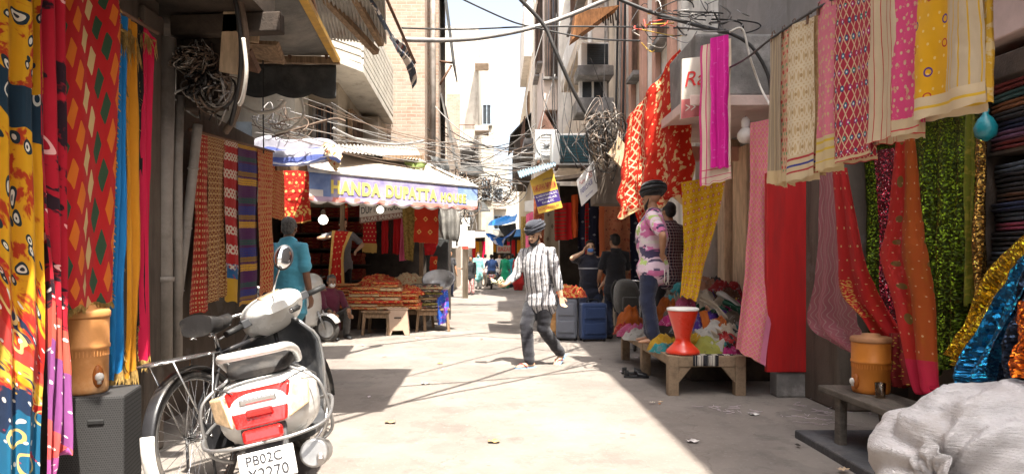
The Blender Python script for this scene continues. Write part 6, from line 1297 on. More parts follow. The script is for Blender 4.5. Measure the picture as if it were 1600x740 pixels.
def person(label, loc, rz, k=1.0, pelvis=(0,0,.945), lean=(0,0), yaw=0.0, ankles=((-.1,0,.08),(.1,0,.08)), toes=(0,0), pitch=(0,0), knees=((-.05,-1,0),(.05,-1,0)),
           wrists=((-.30,-.02,.80),(.30,-.02,.80)), elbows=((-.3,.8,0),(.3,.8,0)), hand_dir=(None,None), head=(0,0), belly=0.0, girth=1.0, skin='skin', hair='hair',
           shirt=None, sleeve=.55, hem=-.14, trousers=None, leg_to=1.0, leg_g=1.0, flare=0.0, turban=None, turban_s=1.0, beard=False, mask=None, shoes=None, sandals=None, kurta=False, vox=.011, group=None, cat='person', scarf=None, legs=True, grip=.5):
    """local frame: z up, facing -y; index 0 is the limb on -x (the person's right), 1 on +x"""
    t = thing('person', label, cat, loc, rz, group=group); t.scale = (k, k, k)
    pel = V(pelvis); tw = Matrix.Rotation(yaw, 3, 'Z'); up = V((lean[0], lean[1], 1)).normalized()
    S = lambda h: pel + up*h
    nb = S(.52); shd = [nb + tw@V((s*.185*girth**.5, .005, -.055)) for s in (-1, 1)]; hips = [pel+V((s*.09, 0, -.03)) for s in (-1, 1)]
    hy, hpit = head; Mh = Matrix.Rotation(hy, 3, 'Z') @ Matrix.Rotation(hpit, 3, 'X'); hc = nb + up*.135 + Mh@V((0,-.028,.02)) 
    kn, an = [], []
    for i in (0, 1):
        a, b_ = ik(hips[i], V(ankles[i]), .43, .42, knees[i]); kn.append(a); an.append(b_)
    el, wr = [], []
    for i in (0, 1):
        a, b_ = ik(shd[i], V(wrists[i]), .285, .25, elbows[i]); el.append(a); wr.append(b_)
    sx = tw@V((1,0,0)); G_ = girth
    def torso(mb, g_, ext=0.0, lo=-.10, hi=.50, neck=True):
        hs = [(lo, .165, .118), (0, .168, .122), (.12, .150, .112+belly*.7), (.24, .158, .120+belly), (.36, .172, .125+belly*.4), (.44, .165, .11), (.50, .11, .08)]
        hs = [(h, a, b_) for h, a, b_ in hs if h >= lo-.001 and h <= hi+.001]
        pts = [S(h)+V((0, -belly*.35 if .08 < h < .4 else 0, 0)) for h, a, b_ in hs]; rad = [(a*G_+ext, b_*G_+ext) for h, a, b_ in hs]
        if neck: pts += [nb+V((0,0,.02)), hc-up*.05]; rad += [(.062, .062), (.056, .058)]
        mb.tube(pts, rad, 20, side=sx, round_ends=True)
    b = MB(); torso(b, G_, -.012)
    # head: skull, face, jaw, brow, nose, ears
    H = lambda x, y, z: hc + Mh@V((x, y, z))
    b.ball(H(0,.012,.045), (.076,.094,.088), 18, Mh); b.ball(H(0,-.022,-.01), (.063,.070,.088), 16, Mh); b.ball(H(0,-.045,-.068), (.042,.040,.032), 12, Mh)
    b.ball(H(0,-.078,.028), (.052,.016,.014), 12, Mh); b.tube([H(0,-.086,.022), H(0,-.104,-.012), H(0,-.100,-.022)], [.009,.013,.011], 8, round_ends=True); b.ball(H(0,-.092,-.019), (.019,.012,.010), 10, Mh)
    b.ball(H(0,-.084,-.045), (.026,.012,.012), 10, Mh)
    for s in (-1, 1): b.ball(H(s*.078,.008,.0), (.010,.020,.032), 10, Mh); b.ball(H(s*.040,-.068,-.014), (.020,.018,.018), 10, Mh)
    for i, s in ((0,-1),(1,1)):
        b.tube([nb+tw@V((s*.06,.0,-.02)), shd[i], shd[i].lerp(el[i], .3), el[i]], [.055, .056*G_**.5, .050*G_**.5, .040], 12, round_ends=True)
        b.tube([el[i], el[i].lerp(wr[i], .3), wr[i]], [.040, .042, (.029,.024)], 12, round_ends=True)
        f = (wr[i]-el[i]).normalized(); hd = V(hand_dir[i]).normalized() if hand_dir[i] else f
        side = hd.cross(V((s*1.0,0,0)) if abs(hd.x) < .8 else V((0,0,1))); side = side.normalized(); pn = side.cross(hd).normalized()   # side: across the palm; pn: palm normal
        pc = wr[i]+hd*.045; b.tube([wr[i]-hd*.01, wr[i]+hd*.03, wr[i]+hd*.075, wr[i]+hd*.09], [(.024,.02),(.034,.016),(.040,.015),(.036,.013)], 12, side=side, round_ends=True)
        for q, (o_, ln) in enumerate(((-.030,.066),(-.010,.076),(.011,.072),(.030,.056))):
            p0 = wr[i]+hd*.085+side*o_; c1 = hd*math.cos(grip)+pn*math.sin(grip)*s; c2 = hd*math.cos(grip*2.1)+pn*math.sin(grip*2.1)*s
            b.tube([p0-hd*.02, p0, p0+c1*ln*.5, p0+c1*ln*.5+c2*ln*.5], [.0095,.0092,.0085,.007], 8, round_ends=True)
        th = (side*-.8+hd*.7+pn*s*.35).normalized(); p0 = wr[i]+hd*.02-side*.026; b.tube([p0, p0+th*.035, p0+th*.035+(hd*.8+th*.3)*.03], [.013,.011,.008], 8, round_ends=True)
    if legs:
        for i, s in ((0,-1),(1,1)):
            b.tube([hips[i], hips[i].lerp(kn[i], .4), kn[i]], [.085*G_, .076*G_**.5, .054], 14, round_ends=True); b.tube([kn[i], kn[i].lerp(an[i], .35), an[i]], [.053, .055, .036], 14, round_ends=True)
            Mt = Matrix.Rotation(toes[i], 3, 'Z') @ Matrix.Rotation(pitch[i], 3, 'X'); A_ = an[i]
            b.tube([A_+Mt@V((0,.045,-.045)), A_+Mt@V((0,-.03,-.045)), A_+Mt@V((0,-.12,-.058)), A_+Mt@V((0,-.165,-.064))], [(.030,.030),(.034,.034),(.043,.020),(.036,.014)], 14, side=Mt@V((1,0,0)), round_ends=True)
            b.tube([A_+V((0,0,.02)), A_+Mt@V((0,-.005,-.04))], [.037,.036], 12)
    remeshed(b, 'body', M[skin], t, vox*.62 if k > .5 and vox < .012 else vox, 3)
    for s in (-1, 1):
        e = MB(); e.ball(H(s*.031,-.0835,.008), (.012,.008,.0065), 10, Mh); e.build('eye', M['eye'], t)
        e = MB(); e.tube([H(s*.014,-.096,.030), H(s*.034,-.094,.034), H(s*.052,-.082,.028)], [.004,.006,.003], 6); e.build('eyebrow', M[hair], t)
    if not mask: e = MB(); e.tube([H(-.024,-.090,-.046), H(0,-.099,-.045), H(.024,-.090,-.046)], [.003,.006,.003], 6); e.build('mouth', M['lip'], t)
    if turban is not None:
        q = MB(); ts = turban_s
        for j in range(7):
            z = .058+.016*j; rr = (.104,.116,.124,.124,.118,.104,.08)[j]; q.torus(H(0,.014+.004*j,z*ts), rr*ts-.016, .029*ts, Mh @ Matrix.Rotation(R(-10+(6 if j % 2 else -6)), 3, 'Y') @ Matrix.Rotation(R(8), 3, 'X'), 30, 10, rz=.015)
        q.ball(H(0,.02,.13*ts), (.105*ts,.12*ts,.066*ts), 18, Mh); q.ball(H(0,.018,.085*ts), (.098*ts,.112*ts,.065*ts), 18, Mh); q.prism([H(-.05,-.085,.075), H(.05,-.085,.075), H(.0,-.098,.105)], Mh@V((0,.02,0))); q.build('turban', turban, t)
    else:
        q = MB(); q.ball(H(0,.026,.062), (.083,.094,.086), 20, Mh); q.ball(H(0,.055,.01), (.076,.062,.075), 16, Mh); q.ball(H(0,-.04,.112), (.06,.045,.028), 14, Mh)
        for s in (-1, 1): q.ball(H(s*.066,.0,.04), (.018,.03,.045), 10, Mh)
        remeshed(q, 'hair', M[hair], t, .010, 2, .006)
    if beard:
        q = MB(); q.ball(H(0,-.052,-.088), (.046,.038,.040), 14, Mh); q.ball(H(0,-.092,-.031), (.030,.010,.008), 10, Mh)
        for s in (-1, 1): q.tube([H(s*.068,-.012,.012), H(s*.062,-.03,-.035), H(s*.038,-.06,-.075)], [.006,.011,.020], 10, round_ends=True)
        remeshed(q, 'beard', M[hair], t, .008, 2, .004)
    if mask:
        q = MB(); q.ball(H(0,-.064,-.038), (.056,.044,.044), 16, Mh); q.build('face_mask', mask, t)
    if shirt:
        q = MB(); torso(q, G_, .014, lo=-.10, hi=.50, neck=False)
        q.tube([S(hem-.05), S(-.06)], [(.190*G_+.022+flare, .138*G_+.022+belly*.3+flare), (.184*G_+.018, .134*G_+.018+belly*.3)], 20, side=sx, round_ends=True)
        if belly: q.ball(S(.17)+V((0,-belly*.8,0)), (.15*G_, .11+belly, .2), 16)
        for i, s in ((0,-1),(1,1)):
            pts = [nb+tw@V((s*.05,0,-.045)), shd[i], shd[i].lerp(el[i], .5)]; rad = [.07, .073*G_**.5, .066*G_**.5]
            if sleeve <= .6: pts.append(shd[i].lerp(el[i], sleeve+.2)); rad.append(.070*G_**.5)
            else: pts += [el[i], el[i].lerp(wr[i], min(1, (sleeve-.6)*2.5)*.92)]; rad += [.058, .048]
            q.tube(pts, rad, 14, round_ends=True)
        q.torus(nb+up*.025+V((0,-.006,0)), .064, .016, tw, 22, 8, rz=.02)
        remeshed(q, 'shirt', shirt, t, vox, 4, .012, loc[0]*7)
    if trousers and legs:
        q = MB(); torso(q, G_, -.002, lo=-.10, hi=.0, neck=False); 
        for i, s in ((0,-1),(1,1)):
            e_ = kn[i].lerp(an[i], leg_to*.97); q.tube([hips[i], hips[i].lerp(kn[i], .4), kn[i], kn[i].lerp(e_, .5), e_], [.086*G_, .092*G_**.5*leg_g, (.072+flare*.5)*leg_g, (.066+flare*.7)*leg_g, (.062+flare)*leg_g], 16, round_ends=True)
        remeshed(q, 'trousers', trousers, t, vox, 4, .012, loc[1]*3)
    if shoes or sandals:
        for i in (0, 1):
            Mt = Matrix.Rotation(toes[i], 3, 'Z') @ Matrix.Rotation(pitch[i], 3, 'X'); A_ = an[i]; q = MB()
            if shoes:
                q.tube([A_+Mt@V((0,.05,-.035)), A_+Mt@V((0,-.03,-.036)), A_+Mt@V((0,-.12,-.052)), A_+Mt@V((0,-.175,-.058))], [(.036,.042),(.040,.042),(.048,.026),(.038,.018)], 14, side=Mt@V((1,0,0)), round_ends=True); q.build('shoe', shoes, t)
            else:
                q.prism([A_+Mt@V(p) for p in ((-.038,.075,-.082),(.038,.075,-.082),(.042,-.06,-.082),(.05,-.14,-.082),(.02,-.195,-.082),(-.02,-.195,-.082),(-.05,-.14,-.082),(-.042,-.06,-.082))], Mt@V((0,0,.012))); so_ = q.build('sandal', sandals[0], t)
                q = MB(); q.tube(smooth_path([A_+Mt@V((-.044,-.05,-.07)), A_+Mt@V((-.03,-.10,-.030)), A_+Mt@V((0,-.15,-.062))], 4), .006, 6); q.tube(smooth_path([A_+Mt@V((.044,-.05,-.07)), A_+Mt@V((.03,-.10,-.030)), A_+Mt@V((0,-.15,-.062))], 4), .006, 6); q.build('strap', sandals[1], so_)
    return t, dict(H=H, S=S, wr=wr, el=el, shd=shd, nb=nb, kn=kn, an=an)

c_check = clothmat('white_black_striped_shirt', (.56,.545,.55), [(k_su(.080,.38), (.045,.045,.055)), (k_and(k_su(.080,.38), k_su(.020,.3)), (.42,.41,.42)), (k_and(k_su(.080,.82), k_su(.0267,.26)), (.10,.10,.12)), (k_sv(.09,.06), (.30,.29,.30))])
c_char = clothmat('charcoal_trousers', (.020,.020,.026)); c_navy = clothmat('navy_cloth', (.025,.032,.06)); c_black = clothmat('black_cloth', (.014,.014,.017)); c_denim = clothmat('dark_denim', (.018,.024,.055), crease=.8)
c_turb = clothmat('dark_grey_turban', (.035,.038,.05), crease=.5); c_tblk = clothmat('black_turban', (.010,.010,.012), crease=.5)
c_sky = clothmat('sky_blue_shirt', (.10,.42,.58)); c_tie = clothmat('pastel_print_shirt', (.68,.52,.60), [(k_noise(4.2,.50,.52), (.58,.16,.34)), (k_noise(5.5,.54,.56), (.06,.045,.10)), (k_noise(6.1,.57,.59), (.38,.50,.14)), (k_noise(4.9,.60,.62), (.66,.60,.58))])
M['fliprubber'] = surf('blue_white_rubber', (.2,.32,.45), .6); M['strap'] = surf('dark_red_strap', (.22,.02,.03), .5); M['shoe'] = surf('black_shoe', (.015,.015,.016), .4)
def at(px, Y, z=0.0): return (P(px, 400, Y).x, Y, z)

# man crossing the lane, looking down to the left; faces -x and a little to the viewer
w1, pd = person('bearded man in a dark turban and striped shirt, walking across the sunlit lane', at(846, 8.25), R(-58), 1.0, pelvis=(-.02,0,.905), lean=(0,-.10), yaw=R(22), ankles=((.03,-.20,.085),(-.02,.30,.14)), toes=(R(-8),R(22)), pitch=(0,R(30)),
    knees=((0,-1,0),(0,-1,0)), wrists=((-.16,-.42,.985),(.25,.12,.80)), elbows=((-.5,.5,-.9),(.4,.9,0)), hand_dir=((.1,-1,.12),None), head=(R(24),R(15)), belly=.035, girth=1.05, leg_g=1.12, skin='skin_light', shirt=c_check, sleeve=.86, hem=-.10, trousers=c_char, turban=c_turb, beard=True, sandals=(M['fliprubber'], M['strap']), vox=.0095, grip=.55)
nt = thing('paper_slip', 'bunch of pale paper slips held out by the man in the striped shirt', 'paper', (0,0,0)); nt.parent = None
wp = Matrix.Rotation(R(-58),3,'Z') @ (pd['wr'][0]+V((.02,-.13,.02))) + V(at(846,8.25)); nt.location = wp
mb = MB()
for j in range(4): mb.grid([[V((-.07+.14*a_/6, .02*j-.03, .012*j+.02*math.sin(a_*.8+j))) + V((0,.05*b_,.014*b_*math.sin(a_+j))) for a_ in range(7)] for b_ in range(3)])
mb.build('slip', surf('pale_paper', (.55,.52,.36), .8), nt, solid=.001)
# man on the charpoy, back three quarters, hand on hip
w2, pd2 = person('man in black turban and pastel print shirt standing barefoot on the charpoy, hand on hip', at(1020, 7.35, .385), R(-112), .945, pelvis=(0,.0,.955), lean=(0,.02), ankles=((-.11,-.04,.085),(.10,.03,.085)), toes=(R(-10),R(10)), wrists=((-.24,.02,.98),(.16,.13,1.02)), elbows=((-1,.4,0),(1,.55,.1)), hand_dir=((.5,-.6,-.4),(-.5,-.2,-.75)), head=(R(-6),R(2)),
    belly=.045, girth=1.08, leg_g=1.22, shirt=c_tie, sleeve=.5, hem=-.09, trousers=c_denim, turban=c_tblk, turban_s=1.14, beard=True, vox=.0095)
mb = MB()
for pp in ([(-.10,.165,.84),(-.03,.175,.84),(-.03,.172,.70),(-.065,.17,.67),(-.10,.16,.70),(-.10,.165,.84)], [(.05,.172,.84),(.12,.15,.84),(.12,.15,.70),(.085,.165,.67),(.05,.17,.70),(.05,.172,.84)]): mb.tube([V(p)+V((.02,0,0)) for p in pp], .004, 5)
mb.build('pocket_stitching', M['whitepaint'], w2)
# phone man, man with back turned
w3, pd3 = person('man in a navy polo talking on a phone behind the suitcases', at(922, 11.5), R(-8), .97, pelvis=(0,.05,.86), lean=(0,-.08), ankles=((-.13,-.08,.085),(.13,.1,.085)), wrists=((-.12,-.12,1.47),(.20,-.16,.90)), elbows=((-.8,-.3,-.6),(.8,.3,-.3)), hand_dir=((.3,.2,.7),(-.5,-.4,-.6)), head=(R(6),R(-6)), belly=.03, girth=1.1, skin='skin_light', shirt=clothmat('navy_polo', (.02,.022,.035), [(k_bv(1.18,1.20), (.4,.4,.42))]), sleeve=.5, trousers=c_navy, mask=surf('blue_mask', (.08,.2,.5), .7), shoes=M['shoe'])
w4, _ = person('man in a black shirt and navy trousers with his back turned beside the parked bicycle', at(962, 11.25), R(188), .98, lean=(0,-.03), wrists=((-.16,-.25,1.0),(.24,-.2,.95)), head=(R(12),R(4)), shirt=c_black, sleeve=.55, trousers=c_navy, shoes=M['shoe'])
w5, _ = person('man in a sky blue shirt seen from behind, next to the woven dupattas', at(449, 7.6), R(158), 1.0, lean=(0,-.03), wrists=((-.28,-.05,.82),(.27,-.10,.84)), head=(R(22),R(4)), belly=.03, girth=1.12, skin='skin_dark', hair='hair_grey', shirt=c_sky, sleeve=.55, hem=-.2, trousers=c_char, shoes=M['shoe'])
w6, _ = person('person in a maroon shirt and white mask sitting low at the stall front', at(517, 11.45), R(38), .93, pelvis=(0,.05,.32), lean=(0,-.10), ankles=((-.14,-.42,.085),(.12,-.38,.085)), knees=((-.2,-.2,1),(.2,-.2,1)), wrists=((-.16,-.40,.46),(.18,-.36,.44)), head=(R(-10),R(6)), skin='skin', hair='hair_grey', shirt=clothmat('maroon_shirt', (.16,.03,.06)), sleeve=.86, trousers=clothmat('grey_brown_trousers', (.06,.055,.05)), mask=M['plate_white'], shoes=M['shoe'])
w7, pd7 = person('young man in a grey shirt inside the stall holding up a red dupatta', at(535, 13.0, .42), R(16), .96, wrists=((-.24,-.16,1.36),(.26,-.22,1.10)), elbows=((-1,0,-.2),(1,.2,-.4)), head=(R(20),R(10)), skin='skin_light', shirt=clothmat('grey_shirt', (.22,.22,.24)), sleeve=.5, trousers=c_black)
f_held = fab('held_red_gold', (.55,.02,.015), [(k_bu(0,.05), (.70,.42,.12)), (k_bu(.27,9), (.70,.42,.12)), (k_dots(.09,.11,.015), (.72,.48,.18))])
hang('held_dupatta', 'red dupatta with gold edges held up by the young man in the stall', [(519,360,12.72),(516,400,12.7),(513,448,12.68)], [(552,362,12.72),(538,395,12.7),(538,450,12.68)], f_held, folds=2, amp=.03, seed=5, nu=18, nv=26, uvw=.34)
w8, _ = person('man in a dark T-shirt and jeans standing by the electric pole', at(702, 25.5), R(20), .97, wrists=((-.28,0,.84),(.28,-.04,.86)), head=(R(40),0), shirt=clothmat('dark_grey_shirt', (.03,.03,.034)), sleeve=.5, trousers=c_denim, shoes=M['shoe'], vox=.014)
w9, _ = person('youngster in a dark top and red striped trousers reaching to the pole', at(736, 26.5), R(-25), .86, wrists=((-.52,-.05,1.18),(.26,-.05,.85)), elbows=((-.2,.3,-1),(.4,.8,0)), shirt=clothmat('black_top', (.02,.02,.022)), sleeve=.9, trousers=clothmat('red_white_trousers', (.45,.06,.06), [(k_su(.07,.4),(.6,.56,.52))]), shoes=M['shoe'], vox=.014)
w10, _ = person('person in a long aqua tunic and mask walking up the lane', at(747, 33), R(5), 1.0, shirt=clothmat('aqua_tunic', (.25,.58,.56)), sleeve=.86, hem=-.45, flare=.03, trousers=clothmat('white_trousers', (.66,.66,.62)), mask=surf('pale_blue_mask', (.4,.55,.7), .7), shoes=M['shoe'], vox=.015)
w11, _ = person('rider in a blue shirt on a dark motor scooter, seen from behind', at(768, 32.5), R(180), 1.02, pelvis=(0,.1,.80), lean=(0,-.1), ankles=((-.2,-.25,.25),(.2,-.25,.25)), wrists=((-.3,-.45,1.0),(.3,-.45,1.0)), girth=1.15, shirt=clothmat('mid_blue_shirt', (.06,.13,.34)), sleeve=.86, trousers=clothmat('grey_trousers', (.3,.28,.27)), shoes=M['shoe'], vox=.015)
sc3, _ = scooter('dark motor scooter under the rider in the blue shirt', (at(768,32)[0], 32.1, 0), (0, 0, 0), 0, plate=False)
for ch in bpy.data.objects:
    if ch.parent == sc3 and ch.name.split('.')[0] in ('body_panel', 'grab_rail'): ch.data.materials[0] = M['blackpaint']
w12, _ = person('woman in a green dress and shawl in the far crowd', at(789, 33.5), R(150), .95, shirt=clothmat('emerald_dress', (.01,.32,.16)), sleeve=.86, hem=-.55, flare=.08, trousers=clothmat('emerald_trousers', (.01,.26,.12)), shoes=M['shoe'], vox=.016)
w13, _ = person('woman in a teal dress right of the woman in green', at(801, 34.5), R(170), .96, shirt=clothmat('teal_dress', (.02,.28,.36)), sleeve=.86, hem=-.5, flare=.06, trousers=c_navy, shoes=M['shoe'], vox=.016)
w14, _ = person('woman in a red dress beside the hand of the man in the striped shirt', at(810, 31), R(165), .95, shirt=clothmat('red_dress', (.48,.02,.02)), sleeve=.86, hem=-.6, flare=.08, trousers=clothmat('red_trousers', (.4,.02,.02)), shoes=M['shoe'], vox=.016)
w15, _ = person('person in a pale pink shirt just left of the scooter rider', at(758, 36), R(175), .97, shirt=clothmat('pale_pink_shirt', (.6,.45,.44)), sleeve=.86, trousers=clothmat('beige_trousers', (.42,.36,.3)), shoes=M['shoe'], vox=.016)
w16, _ = person('person in a white shirt between the scooter rider and the woman in green', at(780, 37), R(10), .98, shirt=clothmat('white_shirt', (.62,.6,.58)), sleeve=.86, trousers=c_navy, shoes=M['shoe'], vox=.016)
w17, _ = person('person in a dark purple dress at the back of the far crowd, left side', at(741, 42), R(10), .98, shirt=clothmat('purple_dress', (.10,.03,.14)), sleeve=.86, hem=-.4, flare=.05, trousers=c_black, shoes=M['shoe'], vox=.018)
w18, _ = person('person in a dark blue shirt at the back of the far crowd, right side', at(795, 43), R(10), 1.0, shirt=c_navy, sleeve=.86, trousers=c_black, shoes=M['shoe'], vox=.018)
w19, _ = person('man in a checked plaid shirt facing into the shop behind the charpoy', at(1046, 8.75, .30), R(200), .98, shirt=clothmat('plaid_shirt', (.10,.03,.05), [(k_su(.035,.4),(.02,.02,.04)),(k_sv(.04,.12),(.5,.45,.45)),(k_su(.04,.1),(.5,.42,.42))]), sleeve=.86, trousers=c_black, shoes=M['shoe'], vox=.013)
# the shoes left on the road
for lab, px, py, rz in (('empty black strap shoe on the road beside the charpoy leg', 992, 589, R(82)), ('second empty black shoe, behind the first by the charpoy', 988, 584, R(75))):
    c = G(px, py); t = thing('shoe', lab, 'shoe', (c.x, c.y, 0), rz)
    mb = MB(); mb.prism([(-.035,.12,0),(.035,.12,0),(.04,-.02,0),(.05,-.1,0),(.03,-.15,0),(-.03,-.15,0),(-.05,-.1,0),(-.04,-.02,0)], (0,0,.022)); mb.build('sole', M['shoe'], t, bevel=.006)
    mb = MB(); mb.grid([[V((.052*math.sin(a_), -.13+.11*q/6, .02+(.055)*math.cos(a_)*(.4+.6*q/6))) for a_ in (-1.5,-1,-.5,0,.5,1,1.5)] for q in range(7)]); mb.build('upper', M['shoe'], t, solid=.005)
    mb = MB(); mb.grid([[V((.04*math.sin(a_)*1.0, .115-.0*q, .02+.05*q/3)) + V((0,-.045*(1-math.cos(a_))*1.2,0)) for a_ in (-1.5,-1,-.5,0,.5,1,1.5)] for q in range(4)]); mb.build('heel', M['shoe'], t, solid=.004)
# suitcases, backpack, motorcycle
def suitcase(lab, px, Y, w, d, h, mat, rz):
    t = thing('suitcase', lab, 'suitcase', at(px, Y), rz)
    mb = MB(); mb.box((0,0,h/2+.03),(w,d,h)); mb.build('shell', mat, t, bevel=.045, segs=4)
    for z in (h*.3+.03, h*.72+.03): mb = MB(); mb.box((0,-d/2-.008,z),(w*.8,.03,h*.3)); mb.build('pocket', mat, t, bevel=.014)
    mb = MB(); mb.torus((0,-d*.05,h/2+.03), .02, .004, n=8, m=4); mb.span(-w/2-.004,w/2+.004,-d*.1,-d*.06,.07,h-.0); mb.build('zip', M['black'], t, bevel=.004)
    mb = MB(); mb.tube(smooth_path([(-.09,0,h+.03),(-.08,0,h+.075),(.08,0,h+.075),(.09,0,h+.03)],4), .011, 8); mb.build('handle', M['black'], t)
    for sx in (-1,1):
        for sy in (-1,1): mb = MB(); mb.lathe([(.005,-.012),(.03,-.012),(.03,.012),(.005,.012)], 14, (sx*w*.4, sy*d*.35, .03), YZ); mb.build('wheel', M['black'], t)
suitcase('navy blue suitcase with front pockets standing right of the grey one', 926, 10.95, .42, .26, .58, clothmat('suitcase_navy', (.03,.055,.14), crease=.4), R(8))
suitcase('grey and blue suitcase standing behind the walking man, left of the navy one', 886, 11.05, .34, .26, .66, clothmat('suitcase_grey', (.16,.17,.20), crease=.4), R(-12))
suitcase('tan suitcase edge showing beside the walking man\'s leg', 869, 11.3, .16, .30, .62, surf('tan_case', (.5,.26,.09), .6), R(-12))
c = P(892, 452, 11.0); heap_cloth((c.x, 11.05, .72), .26, .16, .20, M['fold_bright'], 91, 'orange red wrapped bundle lying on top of the suitcases')
mc = bicycle('bicycle parked nose out beside the man with his back turned', (P(985,400,10.0).x, 9.7, 0), (0, 0, R(-8)))
t = thing('backpack', 'grey backpack hanging on the parked bicycle behind the charpoy man', 'backpack', (P(978,440,9.3).x, 9.3, .56), R(15))
mb = MB(); loft(mb, [(-.12,.10,.06,.36),(-.09,.15,.0,.44),(.02,.16,-.02,.47),(.10,.14,.0,.44)], 22, 3); mb.build('bag', clothmat('grey_bag', (.05,.048,.043)), t)
mb = MB(); mb.box((0,-.12,.14),(.22,.05,.18)); mb.build('pocket', clothmat('grey_bag_pocket', (.04,.038,.034)), t, bevel=.02)
for s in (-1,1): mb = MB(); mb.tube(smooth_path([(s*.1,.1,.44),(s*.12,.2,.3),(s*.1,.12,.02)],5), (.018), 6); mb.build('strap', M['black'], t)
# ================================================================ right-hand shop booth, signs, coolers, far end
bt = thing('shop_booth', 'dark shop booth under a tin canopy on the right with cloths hung across its front', 'stall', (2, 14, 0), world_coords=True)
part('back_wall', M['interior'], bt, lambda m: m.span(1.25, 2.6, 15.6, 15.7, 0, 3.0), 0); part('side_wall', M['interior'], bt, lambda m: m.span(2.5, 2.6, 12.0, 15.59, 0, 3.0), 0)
part('canopy', M['darkwood'], bt, lambda m: m.prism([(1.0,11.4,2.62),(2.6,10.4,2.72),(2.6,15.6,3.1),(1.1,15.6,3.1)], (0,0,.06)), 0)
part('post', M['whitepaint'], bt, lambda m: m.span(1.16, 1.40, 15.0, 15.2, 0, 3.0), .01)
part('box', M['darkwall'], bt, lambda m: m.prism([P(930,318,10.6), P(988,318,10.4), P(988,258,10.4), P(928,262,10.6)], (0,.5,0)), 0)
f_ba = fab('rust_dark_cloth', (.20,.04,.015), [(k_noise(12,.5,.56),(.32,.10,.04))]); f_bb = fab('grey_beige_motif', (.30,.25,.18), [(k_dia(.16,.22,.03,.05),(.14,.10,.07)),(k_bv(.95,1.1),(.18,.12,.08))]); f_bc = fab('red_striped_end', (.55,.012,.015), [(k_and(k_bu(0,.22),k_sv(.06,.4)),(.25,.06,.04))]); f_bd = fab('orange_crepe', (.60,.10,.02))
f_be = fab('navy_motif', (.012,.014,.035), [(k_dia(.2,.14,.03,.02),(.2,.2,.24))]); f_bf = fab('salmon_floral', (.62,.24,.13), [(k_noise(14,.55,.6),(.5,.14,.08)),(k_dots(.13,.15,.014),(.3,.1,.08)),(k_bu(0,.09),(.66,.18,.07))])
for lab, x0, x1, a, b_, Y, m_ in [('rust coloured cloth at the far left of the booth front',834,851,310,405,14.2,f_ba),('grey beige cloth with dark motifs hanging beside the rust one',850,872,330,420,13.6,f_bb),('red cloth with a striped edge hanging behind the yellow signboard',866,894,318,376,12.6,f_bc),('orange cloth strip between the red and navy cloths',893,903,305,372,12.3,f_bd),('dark navy cloth hanging left of the thin red strip',902,917,318,400,12.6,f_be),('thin red cloth strip between two navy cloths',914,921,318,400,12.4,f_bc),('wide navy cloth with pale motifs next to the salmon one',920,942,312,420,12.3,f_be),('long salmon floral cloth hanging behind the phone man',936,986,315,462,12.0,f_bf),('dark denim blue cloth beside the salmon one',984,1002,320,440,11.6,f_be)]:
    hang('hanging_cloth', lab, [(x0,a,Y),(x0,(a+b_)/2,Y),(x0+1,b_,Y)], [(x1,a-2,Y),(x1,(a+b_)/2,Y),(x1,b_-2,Y)], m_, group='cloths across the right booth front', folds=2 if x1-x0 > 25 else 1.2, amp=.03, seed=x0 % 41, nu=18, nv=24)
hang('hanging_cloth', 'pale pink cloth hanging far down the right side of the lane', [(822,335,24),(821,400,24)], [(833,330,24),(833,400,24)], f_s5, folds=1.5, amp=.05, seed=3, nu=12); hang('hanging_cloth', 'dark green and gold cloth left of the pale pink one', [(814,338,25),(813,402,25)], [(822,338,25),(822,402,25)], f_s4, folds=1.5, amp=.05, seed=4, nu=12)
mb = MB(); mb.prism([P(820,330,20), P(838,330,20), P(838,312,20), P(820,314,20)], (0,.1,0)); tag(mb.build('board', M['whitepaint']), 'plain white board above the pink cloth down the lane', 'board')
# signboards
M['sb_yellow'] = surf('sign_ochre', (.66,.42,.06), .5, var=.12); M['sb_purple'] = surf('sign_violet', (.06,.03,.20), .5); M['sb_red'] = surf('sign_brick', (.5,.07,.05), .5); M['sb_blue'] = surf('sign_ink_blue', (.10,.09,.26), .6)
def board(label, tl, tr_, bl, br, Y, mat):
    t = thing('signboard', label, 'sign', P((tl[0]+br[0])/2, br[1], Y), world_coords=True); q = [P(*bl,Y), P(*br,Y), P(*tr_,Y), P(*tl,Y)]
    mb = MB(); mb.prism(q, (0,.04,0)); bo = mb.build('panel', mat, t); return t, bo, q
def lines(t, q, items):
    xs = (q[1]-q[0]); ys = (q[3]-q[0])
    for body, s, h, x0, x1, m_, bold in items:
        tm = text_mb(body, q[0]+xs*x0+ys*s+V((0,-.004,0)), xs, ys, xs.length*(x1-x0), ys.length*h, bold=bold, proud=.004); tm.build('lettering', m_, t)
def stripe(t, q, s0, s1, m_):
    ys = q[3]-q[0]; xs = q[1]-q[0]; mb = MB(); o_ = V((0,-.002,0)); mb.prism([q[0]+ys*s0+o_, q[0]+xs+ys*s0+o_, q[0]+xs+ys*s1+o_, q[0]+ys*s1+o_], (0,.001,0)); mb.build('stripe', m_, t)
t, bo, q = board('tilted yellow and violet shop signboard hanging over the lane', (828,282), (863,262), (842,334), (879,324), 11.2, M['sb_yellow'])
stripe(bo, q, .20, .55, M['sb_purple'])
